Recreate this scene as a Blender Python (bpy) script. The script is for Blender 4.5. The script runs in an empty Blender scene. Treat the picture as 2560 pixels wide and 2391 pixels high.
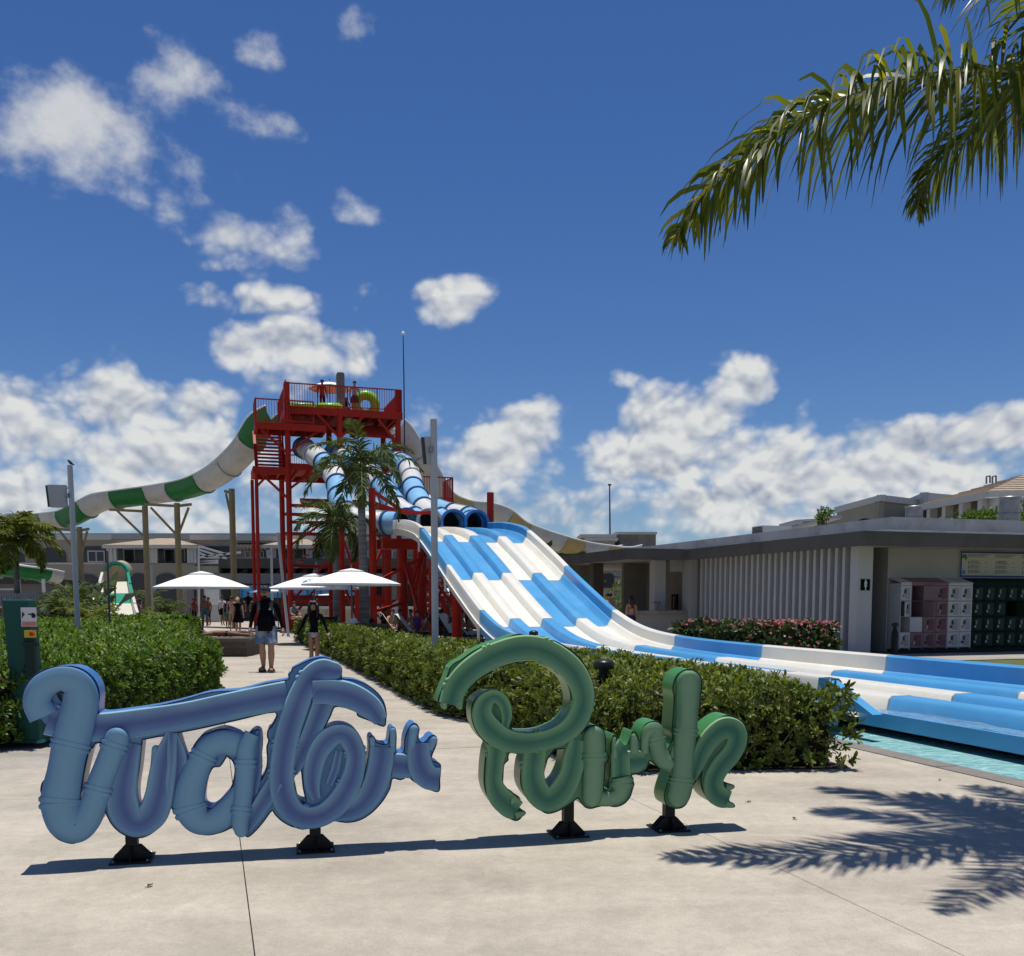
import bpy, math, random
import numpy as np
from mathutils import Vector, Matrix
R = math.radians
random.seed(7)
rng = np.random.default_rng(11)
scene = bpy.context.scene
COL = scene.collection

# ------------------------------------------------------------------ camera
F, CH, TH = 2400.0, 1.55, math.atan(208.0 / 2400.0)      # focal in photo pixels, eye height, tilt down
cam_d = bpy.data.cameras.new("camera")
cam = bpy.data.objects.new("camera", cam_d)
COL.objects.link(cam)
cam.location = (0, 0, CH)
cam.rotation_euler = (R(90) - TH, 0, 0)
cam_d.sensor_fit = 'HORIZONTAL'
cam_d.sensor_width = 36.0
cam_d.lens = 36.0 * F / 2560.0
cam_d.shift_y = (1706.5 - 1195.5) / 2560.0
cam_d.clip_start = 0.05
cam_d.clip_end = 3000
scene.camera = cam

# ------------------------------------------------------------------ sun, sky, exposure
SUN_EL, SUN_AZ = 85.0, 8.0          # azimuth measured from +Y towards +X
sun_d = bpy.data.lights.new("sun", 'SUN')
sun_d.energy = 4.9
sun_d.angle = R(0.53)
sun_d.color = (1.0, 0.955, 0.88)
sun = bpy.data.objects.new("sun", sun_d)
COL.objects.link(sun)
sd = Vector((math.sin(R(SUN_AZ)) * math.cos(R(SUN_EL)), math.cos(R(SUN_AZ)) * math.cos(R(SUN_EL)), math.sin(R(SUN_EL))))
sun.rotation_euler = sd.to_track_quat('Z', 'Y').to_euler()
sun.location = (0, 0, 60)

world = bpy.data.worlds.new("World")
scene.world = world
world.use_nodes = True
world.cycles.sampling_method = 'MANUAL'
world.cycles.sample_map_resolution = 256
wt = world.node_tree
wt.nodes.clear()


def wn(t, **k):
    n = wt.nodes.new(t)
    for a, b in k.items():
        setattr(n, a, b)
    return n


def wmath(op, a, b=None, c=None, clamp=False):
    n = wn('ShaderNodeMath', operation=op, use_clamp=clamp)
    for i, x in enumerate((a, b, c)):
        if x is None:
            continue
        if isinstance(x, (int, float)):
            n.inputs[i].default_value = x
        else:
            wt.links.new(x, n.inputs[i])
    return n.outputs[0]


def wvec(op, a, b):
    n = wn('ShaderNodeVectorMath', operation=op)
    for i, x in enumerate((a, b)):
        if isinstance(x, tuple):
            n.inputs[i].default_value = x
        else:
            wt.links.new(x, n.inputs[i])
    return n.outputs[1] if op == 'DOT_PRODUCT' else n.outputs[0]


sky = wn('ShaderNodeTexSky', sky_type='NISHITA', sun_disc=False)
sky.sun_elevation = R(SUN_EL)
sky.sun_rotation = R(SUN_AZ)
sky.altitude = 0
sky.air_density = 1.0
sky.dust_density = 0.2
sky.ozone_density = 1.0
gam = wn('ShaderNodeHueSaturation')
gam.inputs['Saturation'].default_value = 1.2
gam.inputs['Value'].default_value = 1.0
wt.links.new(sky.outputs[0], gam.inputs['Color'])
bg_sky = wn('ShaderNodeBackground')
bg_sky.inputs[1].default_value = 0.071
tint = wn('ShaderNodeMix', data_type='RGBA', blend_type='MULTIPLY')
tint.inputs[0].default_value = 1.0
tint.inputs[7].default_value = (0.69, 0.855, 1.17, 1)
wt.links.new(gam.outputs[0], tint.inputs[6])
wt.links.new(tint.outputs[2], bg_sky.inputs[0])

# clouds: lumps placed by azimuth / elevation, torn up by noise; beyond the frame a noise field carries on
tc = wn('ShaderNodeTexCoord')
sep = wn('ShaderNodeSeparateXYZ')
wt.links.new(tc.outputs['Generated'], sep.inputs[0])
az = wmath('ARCTAN2', sep.outputs[0], sep.outputs[1])
el = wmath('ARCSINE', sep.outputs[2])
comb = wn('ShaderNodeCombineXYZ')
wt.links.new(az, comb.inputs[0])
wt.links.new(el, comb.inputs[1])
pos = comb.outputs[0]


def wnoise(vec, scale, detail, rough, dist=0.0, sy=1.35):
    m = wvec('MULTIPLY', vec, (1.0, sy, 1.0))
    n = wn('ShaderNodeTexNoise', noise_dimensions='2D')
    n.inputs['Scale'].default_value = scale
    n.inputs['Detail'].default_value = detail
    n.inputs['Roughness'].default_value = rough
    n.inputs['Distortion'].default_value = dist
    wt.links.new(m, n.inputs['Vector'])
    return n


nwarp = wnoise(pos, 9.0, 3.0, 0.55)
wv = wvec('SUBTRACT', nwarp.outputs['Color'], (0.5, 0.5, 0.5))
wv2 = wvec('MULTIPLY', wv, (0.034, 0.020, 0.0))
wpos = wvec('ADD', pos, wv2)


def wvor(vec):
    """rounded billows: 1 at the middle of a lump, falling towards the creases between lumps"""
    m = wvec('MULTIPLY', vec, (1.0, 1.25, 1.0))
    n = wn('ShaderNodeTexVoronoi', voronoi_dimensions='2D', feature='F1')
    n.inputs['Scale'].default_value = 17.0
    n.inputs['Detail'].default_value = 2.0
    n.inputs['Roughness'].default_value = 0.52
    n.inputs['Lacunarity'].default_value = 2.3
    wt.links.new(m, n.inputs['Vector'])
    return wmath('SUBTRACT', 1.0, n.outputs['Distance'])


nbig = wnoise(pos, 10.0, 7.0, 0.57)
fluff = wvor(wpos)
fluff_up = wvor(wvec('ADD', wpos, (0.002, 0.010, 0.0)))
low = wmath('MULTIPLY', wmath('SUBTRACT', 0.41, el), 9.0, clamp=True)      # billows low down, wisps high up


def azel(px, py):
    x = (px - 1280) / F
    dv = (1706.5 - py) / F
    c, s = math.cos(TH), math.sin(TH)
    y, z = c + s * dv, -s + c * dv
    return math.atan2(x, y), math.atan2(z, math.hypot(x, y))


# px, py, half width px, half height px, strength
CLOUDS = [
    (270, 340, 300, 150, .50), (400, 240, 170, 110, .46), (40, 320, 130, 110, .50), (560, 305, 190, 42, .36), (370, 90, 90, 70, .34),
    (650, 150, 80, 50, .38), (640, 620, 160, 70, .52), (720, 580, 60, 90, .40),
    (700, 755, 230, 36, .52), (900, 740, 80, 45, .42), (720, 870, 190, 70, .95), (850, 890, 90, 60, .7), (1140, 745, 95, 66, .95),
    (290, 1010, 170, 110, 1.0), (480, 1040, 130, 80, .8), (30, 1060, 90, 120, .8), (200, 1130, 330, 100, 1.0), (520, 1150, 240, 110, .9),
    (330, 1230, 500, 90, .9), (30, 1240, 200, 60, .7), (700, 980, 80, 60, .5), (860, 500, 40, 30, .3),
    (1260, 1130, 200, 110, 1.1), (1330, 1060, 90, 70, .95), (1120, 1200, 130, 130, .9), (1040, 1020, 70, 60, .45),
    (1700, 1040, 210, 100, 1.15), (1850, 960, 90, 70, .9), (1620, 1130, 240, 110, 1.1), (1560, 950, 60, 32, .5),
    (2010, 1030, 60, 70, .75), (1900, 1130, 190, 110, 1.0), (2050, 1220, 260, 70, 1.0), (1700, 1275, 360, 60, .9), (1300, 1290, 300, 45, .8), (430, 1290, 420, 45, .7), (60, 1180, 200, 70, .8),
    (2330, 1100, 190, 70, 1.1), (2500, 1090, 130, 70, 1.0), (2400, 1170, 260, 60, 1.0), (1420, 1270, 220, 70, .75),
    (1180, 1300, 250, 50, .6), (2120, 1150, 120, 90, .9), (700, 1270, 400, 50, .5), (2200, 1260, 300, 50, .8),
    (1960, 1310, 500, 50, .6), (870, 48, 50, 40, .35), (880, 520, 60, 30, .33), (1000, 1260, 200, 60, .6),
]
acc = None
for (px, py, rx, ry, st) in CLOUDS:
    a0, e0 = azel(px, py)
    kx, ky = F / rx / 1.06, F / ry / 1.06
    dn = wn('ShaderNodeVectorMath', operation='MULTIPLY_ADD')
    wt.links.new(wpos, dn.inputs[0])
    dn.inputs[1].default_value = (kx, ky, 0.0)
    dn.inputs[2].default_value = (-a0 * kx, -e0 * ky, 0.0)
    q = wvec('DOT_PRODUCT', dn.outputs[0], dn.outputs[0])
    m = wmath('MULTIPLY_ADD', q, -st * 1.15 - 0.12, st)
    acc = m if acc is None else wmath('SMOOTH_MAX', acc, m, 0.25)
# generic cumulus everywhere else round the horizon
ngen = wnoise(pos, 4.5, 5.0, 0.55, 0.0, 2.2)
side = wmath('SMOOTHSTEP' if False else 'MULTIPLY', wmath('SUBTRACT', wmath('ABSOLUTE', az), 0.62), 6.0, clamp=True)
gen = wmath('SUBTRACT', wmath('MULTIPLY', wmath('SUBTRACT', ngen.outputs[0], 0.44), 5.0), wmath('MULTIPLY', wmath('ABSOLUTE', el), 1.3))
gen = wmath('ADD', gen, wmath('MULTIPLY', wmath('SUBTRACT', side, 1.0), 6.0))
acc = wmath('MAXIMUM', wmath('MAXIMUM', acc, -1.5), gen)
dens = wmath('ADD', acc, wmath('MULTIPLY', wmath('SUBTRACT', nbig.outputs[0], 0.50), wmath('MULTIPLY_ADD', low, -0.9, 2.9)))
dens = wmath('ADD', dens, wmath('MULTIPLY', wmath('MULTIPLY', wmath('SUBTRACT', fluff, 0.16), 0.95), low))
ramp = wn('ShaderNodeMapRange', interpolation_type='SMOOTHSTEP')
ramp.inputs[1].default_value = 0.0
ramp.inputs[2].default_value = 1.05
ramp.inputs[3].default_value = 0.0
ramp.inputs[4].default_value = 0.97
wt.links.new(dens, ramp.inputs[0])
puff = wmath('MULTIPLY', wmath('SUBTRACT', fluff, fluff_up), wmath('MULTIPLY', low, 1.25))
lit = wmath('ADD', puff, 0.76)
lit = wmath('SUBTRACT', lit, wmath('MULTIPLY', wmath('SUBTRACT', dens, 0.8), 0.14), clamp=True)
cmix = wn('ShaderNodeMix', data_type='RGBA')
cmix.inputs[6].default_value = (0.33, 0.40, 0.53, 1)
cmix.inputs[7].default_value = (0.92, 0.93, 0.92, 1)
wt.links.new(lit, cmix.inputs[0])
bg_cl = wn('ShaderNodeBackground')
bg_cl.inputs[1].default_value = 0.80
wt.links.new(cmix.outputs[2], bg_cl.inputs[0])
mixs = wn('ShaderNodeMixShader')
wt.links.new(ramp.outputs[0], mixs.inputs[0])
wt.links.new(bg_sky.outputs[0], mixs.inputs[1])
wt.links.new(bg_cl.outputs[0], mixs.inputs[2])
wout = wn('ShaderNodeOutputWorld')
wt.links.new(mixs.outputs[0], wout.inputs[0])

scene.view_settings.view_transform = 'Standard'
scene.view_settings.look = 'None'
scene.view_settings.exposure = 0.0
scene.view_settings.gamma = 1.0
scene.view_settings.use_curve_mapping = False
scene.cycles.max_bounces = 4
scene.cycles.diffuse_bounces = 3
scene.cycles.transparent_max_bounces = 8
scene.cycles.use_denoising = True

# ------------------------------------------------------------------ coordinates
CT, ST_ = math.cos(TH), math.sin(TH)


def ray(px, py):
    dv = (1706.5 - py) / F
    return Vector(((px - 1280) / F, CT + ST_ * dv, -ST_ + CT * dv))


def at(px, py, Y):
    d = ray(px, py)
    t = Y / d.y
    return Vector((0, 0, CH)) + d * t


GA = R(17.45)
GC, GS = math.cos(GA), math.sin(GA)


def G(v, w, z=0.0):
    """site grid: v to the right, w away from the camera"""
    return Vector((GC * v - GS * w, GS * v + GC * w, z))


def atw(px, py, w):
    """point on the grid plane w = const seen at a pixel"""
    d = ray(px, py)
    t = w / (-GS * d.x + GC * d.y)
    return Vector((0, 0, CH)) + d * t


# ------------------------------------------------------------------ mesh helpers
PM = {}


class MB:
    def __init__(s):
        s.v, s.f, s.m = [], [], []

    def add(s, vs, fs, m=0):
        o = len(s.v)
        s.v.extend([tuple(p) for p in vs])
        for f in fs:
            s.f.append(tuple(i + o for i in f))
            s.m.append(m)
        return s

    def hexa(s, p, m=0):
        return s.add(p, [(0, 3, 2, 1), (4, 5, 6, 7), (0, 1, 5, 4), (1, 2, 6, 5), (2, 3, 7, 6), (3, 0, 4, 7)], m)

    def box(s, x0, x1, y0, y1, z0, z1, m=0):
        return s.hexa([(x0, y0, z0), (x1, y0, z0), (x1, y1, z0), (x0, y1, z0), (x0, y0, z1), (x1, y0, z1), (x1, y1, z1), (x0, y1, z1)], m)

    def gbox(s, v0, v1, w0, w1, z0, z1, m=0):
        return s.hexa([G(v0, w0, z0), G(v1, w0, z0), G(v1, w1, z0), G(v0, w1, z0), G(v0, w0, z1), G(v1, w0, z1), G(v1, w1, z1), G(v0, w1, z1)], m)

    def bar(s, a, b, w, h=None, m=0, up=(0, 0, 1)):
        a, b = Vector(a), Vector(b)
        h = h or w
        d = (b - a).normalized()
        u = Vector(up)
        if abs(d.dot(u)) > 0.98:
            u = Vector((GC, GS, 0))
        x = d.cross(u).normalized() * (w / 2)
        y = x.cross(d).normalized() * (h / 2)
        return s.hexa([a - x - y, a + x - y, b + x - y, b - x - y, a - x + y, a + x + y, b + x + y, b - x + y], m)

    def tube(s, pts, r, n=10, m=0, caps=True):
        pts = [Vector(p) for p in pts]
        rs = r if isinstance(r, (list, tuple)) else [r] * len(pts)
        vs, fs = [], []
        prev = None
        for i, p in enumerate(pts):
            d = (pts[min(i + 1, len(pts) - 1)] - pts[max(i - 1, 0)]).normalized()
            if prev is None:
                ref = Vector((0, 0, 1)) if abs(d.z) < 0.9 else Vector((1, 0, 0))
                x = d.cross(ref).normalized()
            else:
                x = (prev - d * prev.dot(d)).normalized()
            prev = x
            y = d.cross(x)
            for k in range(n):
                a = 2 * math.pi * k / n
                vs.append(p + x * (math.cos(a) * rs[i]) + y * (math.sin(a) * rs[i]))
        for i in range(len(pts) - 1):
            for k in range(n):
                k2 = (k + 1) % n
                fs.append((i * n + k, i * n + k2, (i + 1) * n + k2, (i + 1) * n + k))
        if caps:
            fs.append(tuple(range(n))[::-1])
            fs.append(tuple((len(pts) - 1) * n + k for k in range(n)))
        return s.add(vs, fs, m)

    def lathe(s, prof, c=(0, 0, 0), n=16, m=0):
        c = Vector(c)
        vs, fs = [], []
        for (r, z) in prof:
            for k in range(n):
                a = 2 * math.pi * k / n
                vs.append(c + Vector((math.cos(a) * r, math.sin(a) * r, z)))
        for i in range(len(prof) - 1):
            for k in range(n):
                k2 = (k + 1) % n
                fs.append((i * n + k, i * n + k2, (i + 1) * n + k2, (i + 1) * n + k))
        fs.append(tuple(range(n))[::-1])
        fs.append(tuple((len(prof) - 1) * n + k for k in range(n)))
        return s.add(vs, fs, m)

    def prism(s, poly, off, m=0):
        """poly: list of 3D points, extruded by off"""
        n = len(poly)
        off = Vector(off)
        vs = [Vector(p) for p in poly] + [Vector(p) + off for p in poly]
        fs = [tuple(range(n))[::-1], tuple(range(n, 2 * n))] + [(i, (i + 1) % n, n + (i + 1) % n, n + i) for i in range(n)]
        return s.add(vs, fs, m)

    def build(s, name, mats, parent=None, smooth=False, local=False, auto=None):
        me = bpy.data.meshes.new(name)
        vs = s.v
        if parent is not None and not local and parent.name in PM:
            M = PM[parent.name]
            A = np.array(vs, dtype=float)
            Mi = np.array(M)
            A = A @ Mi[:3, :3].T + Mi[:3, 3]
            vs = A.tolist()
        me.from_pydata(vs, [], s.f)
        mats = mats if isinstance(mats, (list, tuple)) else [mats]
        for mt in mats:
            me.materials.append(mt)
        if len(mats) > 1:
            me.polygons.foreach_set('material_index', s.m)
        if smooth:
            me.polygons.foreach_set('use_smooth', [True] * len(me.polygons))
            if auto:
                me.set_sharp_from_angle(angle=R(auto))
        me.update()
        o = bpy.data.objects.new(name, me)
        COL.objects.link(o)
        if parent is not None:
            o.parent = parent
            if parent.name in PM:
                PM[o.name] = PM[parent.name]
        return o


def nparr(name, verts, faces, mats, parent=None, midx=None, attr=None, smooth=False):
    """fast mesh from numpy quads; verts in world space"""
    V_ = np.asarray(verts, dtype=np.float32)
    if parent is not None and parent.name in PM:
        Mi = np.array(PM[parent.name])
        V_ = (V_ @ Mi[:3, :3].T + Mi[:3, 3]).astype(np.float32)
    Fa = np.asarray(faces, dtype=np.int32)
    me = bpy.data.meshes.new(name)
    me.vertices.add(len(V_))
    me.vertices.foreach_set('co', V_.ravel())
    k = Fa.shape[1]
    me.loops.add(Fa.size)
    me.loops.foreach_set('vertex_index', Fa.ravel())
    me.polygons.add(len(Fa))
    me.polygons.foreach_set('loop_start', np.arange(0, Fa.size, k, dtype=np.int32))
    mats = mats if isinstance(mats, (list, tuple)) else [mats]
    for mt in mats:
        me.materials.append(mt)
    if midx is not None:
        me.polygons.foreach_set('material_index', np.asarray(midx, dtype=np.int32))
    if smooth:
        me.polygons.foreach_set('use_smooth', np.ones(len(Fa), dtype=bool))
    me.update(calc_edges=True)
    if attr is not None:
        a = me.attributes.new('rnd', 'FLOAT', 'POINT')
        a.data.foreach_set('value', np.asarray(attr, dtype=np.float32))
    o = bpy.data.objects.new(name, me)
    COL.objects.link(o)
    if parent is not None:
        o.parent = parent
        if parent.name in PM:
            PM[o.name] = PM[parent.name]
    return o


def tag(o, label=None, cat=None, group=None, kind=None):
    if label:
        o['label'] = label
    if cat:
        o['category'] = cat
    if group:
        o['group'] = group
    if kind:
        o['kind'] = kind
    return o


def thing(name, label, cat, loc=(0, 0, 0), rz=0.0, group=None, kind=None):
    o = bpy.data.objects.new(name, None)
    COL.objects.link(o)
    o.empty_display_size = 0.2
    o.location = loc
    o.rotation_euler = (0, 0, rz)
    M = Matrix.Translation(Vector(loc)) @ Matrix.Rotation(rz, 4, 'Z')
    PM[o.name] = M.inverted()
    return tag(o, label, cat, group, kind)


def dup(root, loc, rz=0.0, label=None):
    def cp(o, par):
        c = o.copy()
        COL.objects.link(c)
        c.parent = par
        for ch in [x for x in bpy.data.objects if x.parent == o]:
            cp(ch, c)
        return c
    r = cp(root, None)
    r.location = loc
    r.rotation_euler = (0, 0, rz)
    if label:
        r['label'] = label
    return r


def piece(name, mesh, parent, loc, rz=0.0):
    """an object that shares a mesh; loc is in the parent's own frame"""
    o = bpy.data.objects.new(name, mesh)
    COL.objects.link(o)
    o.parent = parent
    o.location = loc
    o.rotation_euler = (0, 0, rz)
    return o


# ------------------------------------------------------------------ materials
MATS = {}


def mat(name, col, rough=0.6, var=0.12, scale=3.0, bump=0.0, bscale=None, metal=0.0, spec=0.28, detail=4.0, trans=0.0,
        dirt=None, dirt_amt=0.0, dirt_scale=1.0, coat=0.0, bdist=0.02):
    if name in MATS:
        return MATS[name]
    m = bpy.data.materials.new(name)
    m.use_nodes = True
    nt = m.node_tree
    b = nt.nodes['Principled BSDF']
    b.inputs['Roughness'].default_value = rough
    b.inputs['Metallic'].default_value = metal
    b.inputs['Specular IOR Level'].default_value = spec
    if coat:
        b.inputs['Coat Weight'].default_value = coat
        b.inputs['Coat Roughness'].default_value = 0.15
    geo = nt.nodes.new('ShaderNodeNewGeometry')
    n = nt.nodes.new('ShaderNodeTexNoise')
    n.inputs['Scale'].default_value = scale
    n.inputs['Detail'].default_value = detail
    n.inputs['Roughness'].default_value = 0.6
    nt.links.new(geo.outputs['Position'], n.inputs['Vector'])
    mr = nt.nodes.new('ShaderNodeMapRange')
    mr.inputs[1].default_value = 0.3
    mr.inputs[2].default_value = 0.7
    mr.inputs[3].default_value = 1 - var
    mr.inputs[4].default_value = 1 + var
    nt.links.new(n.outputs[0], mr.inputs[0])
    mx = nt.nodes.new('ShaderNodeMix')
    mx.data_type = 'RGBA'
    mx.blend_type = 'MULTIPLY'
    mx.inputs[0].default_value = 1.0
    mx.inputs[6].default_value = (*col, 1)
    nt.links.new(mr.outputs[0], mx.inputs[7])
    out = mx.outputs[2]
    if dirt:
        n2 = nt.nodes.new('ShaderNodeTexNoise')
        n2.inputs['Scale'].default_value = dirt_scale
        n2.inputs['Detail'].default_value = 6
        n2.inputs['Roughness'].default_value = 0.65
        nt.links.new(geo.outputs['Position'], n2.inputs['Vector'])
        r2 = nt.nodes.new('ShaderNodeMapRange')
        r2.inputs[1].default_value = 0.5
        r2.inputs[2].default_value = 0.72
        r2.inputs[4].default_value = dirt_amt
        nt.links.new(n2.outputs[0], r2.inputs[0])
        m2 = nt.nodes.new('ShaderNodeMix')
        m2.data_type = 'RGBA'
        nt.links.new(r2.outputs[0], m2.inputs[0])
        nt.links.new(out, m2.inputs[6])
        m2.inputs[7].default_value = (*dirt, 1)
        out = m2.outputs[2]
    nt.links.new(out, b.inputs['Base Color'])
    if bump:
        bn = nt.nodes.new('ShaderNodeTexNoise')
        bn.inputs['Scale'].default_value = bscale or scale * 8
        bn.inputs['Detail'].default_value = 5
        nt.links.new(geo.outputs['Position'], bn.inputs['Vector'])
        bp = nt.nodes.new('ShaderNodeBump')
        bp.inputs['Strength'].default_value = bump
        bp.inputs['Distance'].default_value = bdist
        nt.links.new(bn.outputs[0], bp.inputs['Height'])
        nt.links.new(bp.outputs[0], b.inputs['Normal'])
    MATS[name] = m
    return m


def leafmat(name, c0, c1, c2, rough=0.38, transl=0.3, spec=0.5, dead=None):
    """leaf colours picked per leaf by the point attribute rnd"""
    if name in MATS:
        return MATS[name]
    m = bpy.data.materials.new(name)
    m.use_nodes = True
    nt = m.node_tree
    b = nt.nodes['Principled BSDF']
    b.inputs['Roughness'].default_value = rough
    b.inputs['Specular IOR Level'].default_value = spec
    at_ = nt.nodes.new('ShaderNodeAttribute')
    at_.attribute_name = 'rnd'
    cr = nt.nodes.new('ShaderNodeValToRGB')
    e = cr.color_ramp.elements
    e[0].position, e[0].color = 0.0, (*(dead or c0), 1)
    e[1].position, e[1].color = 1.0, (*c2, 1)
    k = e.new(0.55)
    k.color = (*c1, 1)
    if dead:
        k = e.new(0.02)
        k.color = (*dead, 1)
        k = e.new(0.06)
        k.color = (*c0, 1)
    nt.links.new(at_.outputs['Fac'], cr.inputs[0])
    nt.links.new(cr.outputs[0], b.inputs['Base Color'])
    t = nt.nodes.new('ShaderNodeBsdfTranslucent')
    br = nt.nodes.new('ShaderNodeMix')
    br.data_type = 'RGBA'
    br.blend_type = 'MULTIPLY'
    br.inputs[0].default_value = 1
    br.inputs[7].default_value = (1.5, 1.45, 0.5, 1)
    nt.links.new(cr.outputs[0], br.inputs[6])
    nt.links.new(br.outputs[2], t.inputs[0])
    ms = nt.nodes.new('ShaderNodeMixShader')
    ms.inputs[0].default_value = transl
    nt.links.new(b.outputs[0], ms.inputs[1])
    nt.links.new(t.outputs[0], ms.inputs[2])
    nt.links.new(ms.outputs[0], nt.nodes['Material Output'].inputs[0])
    MATS[name] = m
    return m


def crom(P, n):
    """Catmull-Rom through rows of P (any width), n samples per span"""
    P = np.asarray(P, float)
    if len(P) == 2:
        return np.array([P[0] + (P[1] - P[0]) * t for t in np.linspace(0, 1, n + 1)])
    Q = np.vstack([2 * P[0] - P[1], P, 2 * P[-1] - P[-2]])
    out = []
    for i in range(1, len(Q) - 2):
        p0, p1, p2, p3 = Q[i - 1], Q[i], Q[i + 1], Q[i + 2]
        for t in np.linspace(0, 1, n, endpoint=False):
            out.append(0.5 * ((2 * p1) + (-p0 + p2) * t + (2 * p0 - 5 * p1 + 4 * p2 - p3) * t * t + (-p0 + 3 * p1 - 3 * p2 + p3) * t ** 3))
    out.append(Q[-2])
    return np.array(out)


red = mat('red_steel_paint', (0.38, 0.014, 0.003), 0.55, 0.15, 2.0, spec=.25, dirt=(0.12, 0.02, 0.015), dirt_amt=0.5, dirt_scale=1.5)
white_paint = mat('white_paint', (0.62, 0.62, 0.60), 0.5, 0.06)
pole_grey = mat('pole_grey_paint', (0.42, 0.44, 0.45), 0.45, 0.05, 1.0)
black_metal = mat('black_metal', (0.006, 0.006, 0.007), 0.55, 0.2, 6.0, spec=.3)
dark_void = mat('dark_interior', (0.012, 0.013, 0.014), 0.8, 0.2)
canvas = mat('white_canvas', (0.78, 0.78, 0.76), 0.85, 0.04)
# ------------------------------------------------------------------ ground, paving, pool
def concrete(name, col, stain=(0.33, 0.25, 0.17), fine=0.10):
    m = bpy.data.materials.new(name)
    m.use_nodes = True
    nt = m.node_tree
    b = nt.nodes['Principled BSDF']
    b.inputs['Roughness'].default_value = 0.85
    b.inputs['Specular IOR Level'].default_value = 0.25
    g = nt.nodes.new('ShaderNodeNewGeometry')

    def noise(sc, det, rough=0.6, dist=0.0, stretch=None):
        n = nt.nodes.new('ShaderNodeTexNoise')
        n.inputs['Scale'].default_value = sc
        n.inputs['Detail'].default_value = det
        n.inputs['Roughness'].default_value = rough
        n.inputs['Distortion'].default_value = dist
        src = g.outputs['Position']
        if stretch:
            mp = nt.nodes.new('ShaderNodeMapping')
            mp.inputs['Rotation'].default_value = (0, 0, -GA)
            mp.inputs['Scale'].default_value = stretch
            nt.links.new(src, mp.inputs[0])
            src = mp.outputs[0]
        nt.links.new(src, n.inputs['Vector'])
        return n.outputs[0]

    def rng_(x, a, b_, c, d):
        r = nt.nodes.new('ShaderNodeMapRange')
        for i, q in enumerate((a, b_, c, d)):
            r.inputs[i + 1].default_value = q
        nt.links.new(x, r.inputs[0])
        return r.outputs[0]

    def mul(a, bb):
        n = nt.nodes.new('ShaderNodeMath')
        n.operation = 'MULTIPLY'
        nt.links.new(a, n.inputs[0])
        nt.links.new(bb, n.inputs[1])
        return n.outputs[0]
    big = rng_(noise(0.55, 5, 0.6, 0.4, (1, 2.2, 1)), 0.3, 0.7, 0.78, 1.14)
    mid = mul(rng_(noise(3.2, 6, 0.7, 0.3), 0.3, 0.7, 0.89, 1.08), rng_(noise(13, 5, 0.75, 0.6), 0.3, 0.7, 0.89, 1.09))
    fin = rng_(noise(70, 4, 0.8), 0.3, 0.7, 1 - fine, 1 + fine)
    speck = rng_(noise(210, 2, 0.8), 0.32, 0.68, 1 - fine * 1.1, 1 + fine * 1.1)
    tot = mul(mul(big, mid), mul(fin, speck))
    mx = nt.nodes.new('ShaderNodeMix')
    mx.data_type = 'RGBA'
    mx.blend_type = 'MULTIPLY'
    mx.inputs[0].default_value = 1
    mx.inputs[6].default_value = (*col, 1)
    nt.links.new(tot, mx.inputs[7])
    st = rng_(noise(0.9, 5, 0.62, 0.5), 0.60, 0.76, 0.0, 0.45)
    m2 = nt.nodes.new('ShaderNodeMix')
    m2.data_type = 'RGBA'
    nt.links.new(st, m2.inputs[0])
    nt.links.new(mx.outputs[2], m2.inputs[6])
    m2.inputs[7].default_value = (*stain, 1)
    # a few pale scuffs
    sc = rng_(noise(1.6, 6, 0.7, 0.8, (1, 3, 1)), 0.6, 0.78, 0.0, 0.5)
    m3 = nt.nodes.new('ShaderNodeMix')
    m3.data_type = 'RGBA'
    nt.links.new(sc, m3.inputs[0])
    nt.links.new(m2.outputs[2], m3.inputs[6])
    m3.inputs[7].default_value = (min(1, col[0] * 1.28), min(1, col[1] * 1.3), min(1, col[2] * 1.34), 1)
    nt.links.new(m3.outputs[2], b.inputs['Base Color'])
    bp = nt.nodes.new('ShaderNodeBump')
    bp.inputs['Strength'].default_value = 0.25
    bp.inputs['Distance'].default_value = 0.004
    nt.links.new(noise(60, 5, 0.75), bp.inputs['Height'])
    nt.links.new(bp.outputs[0], b.inputs['Normal'])
    return m


m_conc = concrete('plaza_concrete', (0.418, 0.374, 0.306))
m_deck = concrete('deck_concrete', (0.33, 0.305, 0.265))
m_soil = mat('bed_soil', (0.035, 0.024, 0.016), 0.95, 0.4, 12, bump=0.6, bscale=40)

mb = MB()
mb.add([(-900, -300, -0.06), (900, -300, -0.06), (900, 1500, -0.06), (-900, 1500, -0.06)], [(0, 1, 2, 3)])
tag(mb.build('ground', m_deck), kind='structure')

plaza = thing('plaza', None, None, (0, 0, 0), 0, kind='structure')
plaza['kind'] = 'structure'
VL = [-11.65, -8.7, -5.75, -2.8, 0.15, 3.1, 6.37]
WL = [-3.35, -0.1, 3.15, 6.4, 9.65, 12.9]
gap = 0.0024


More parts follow.
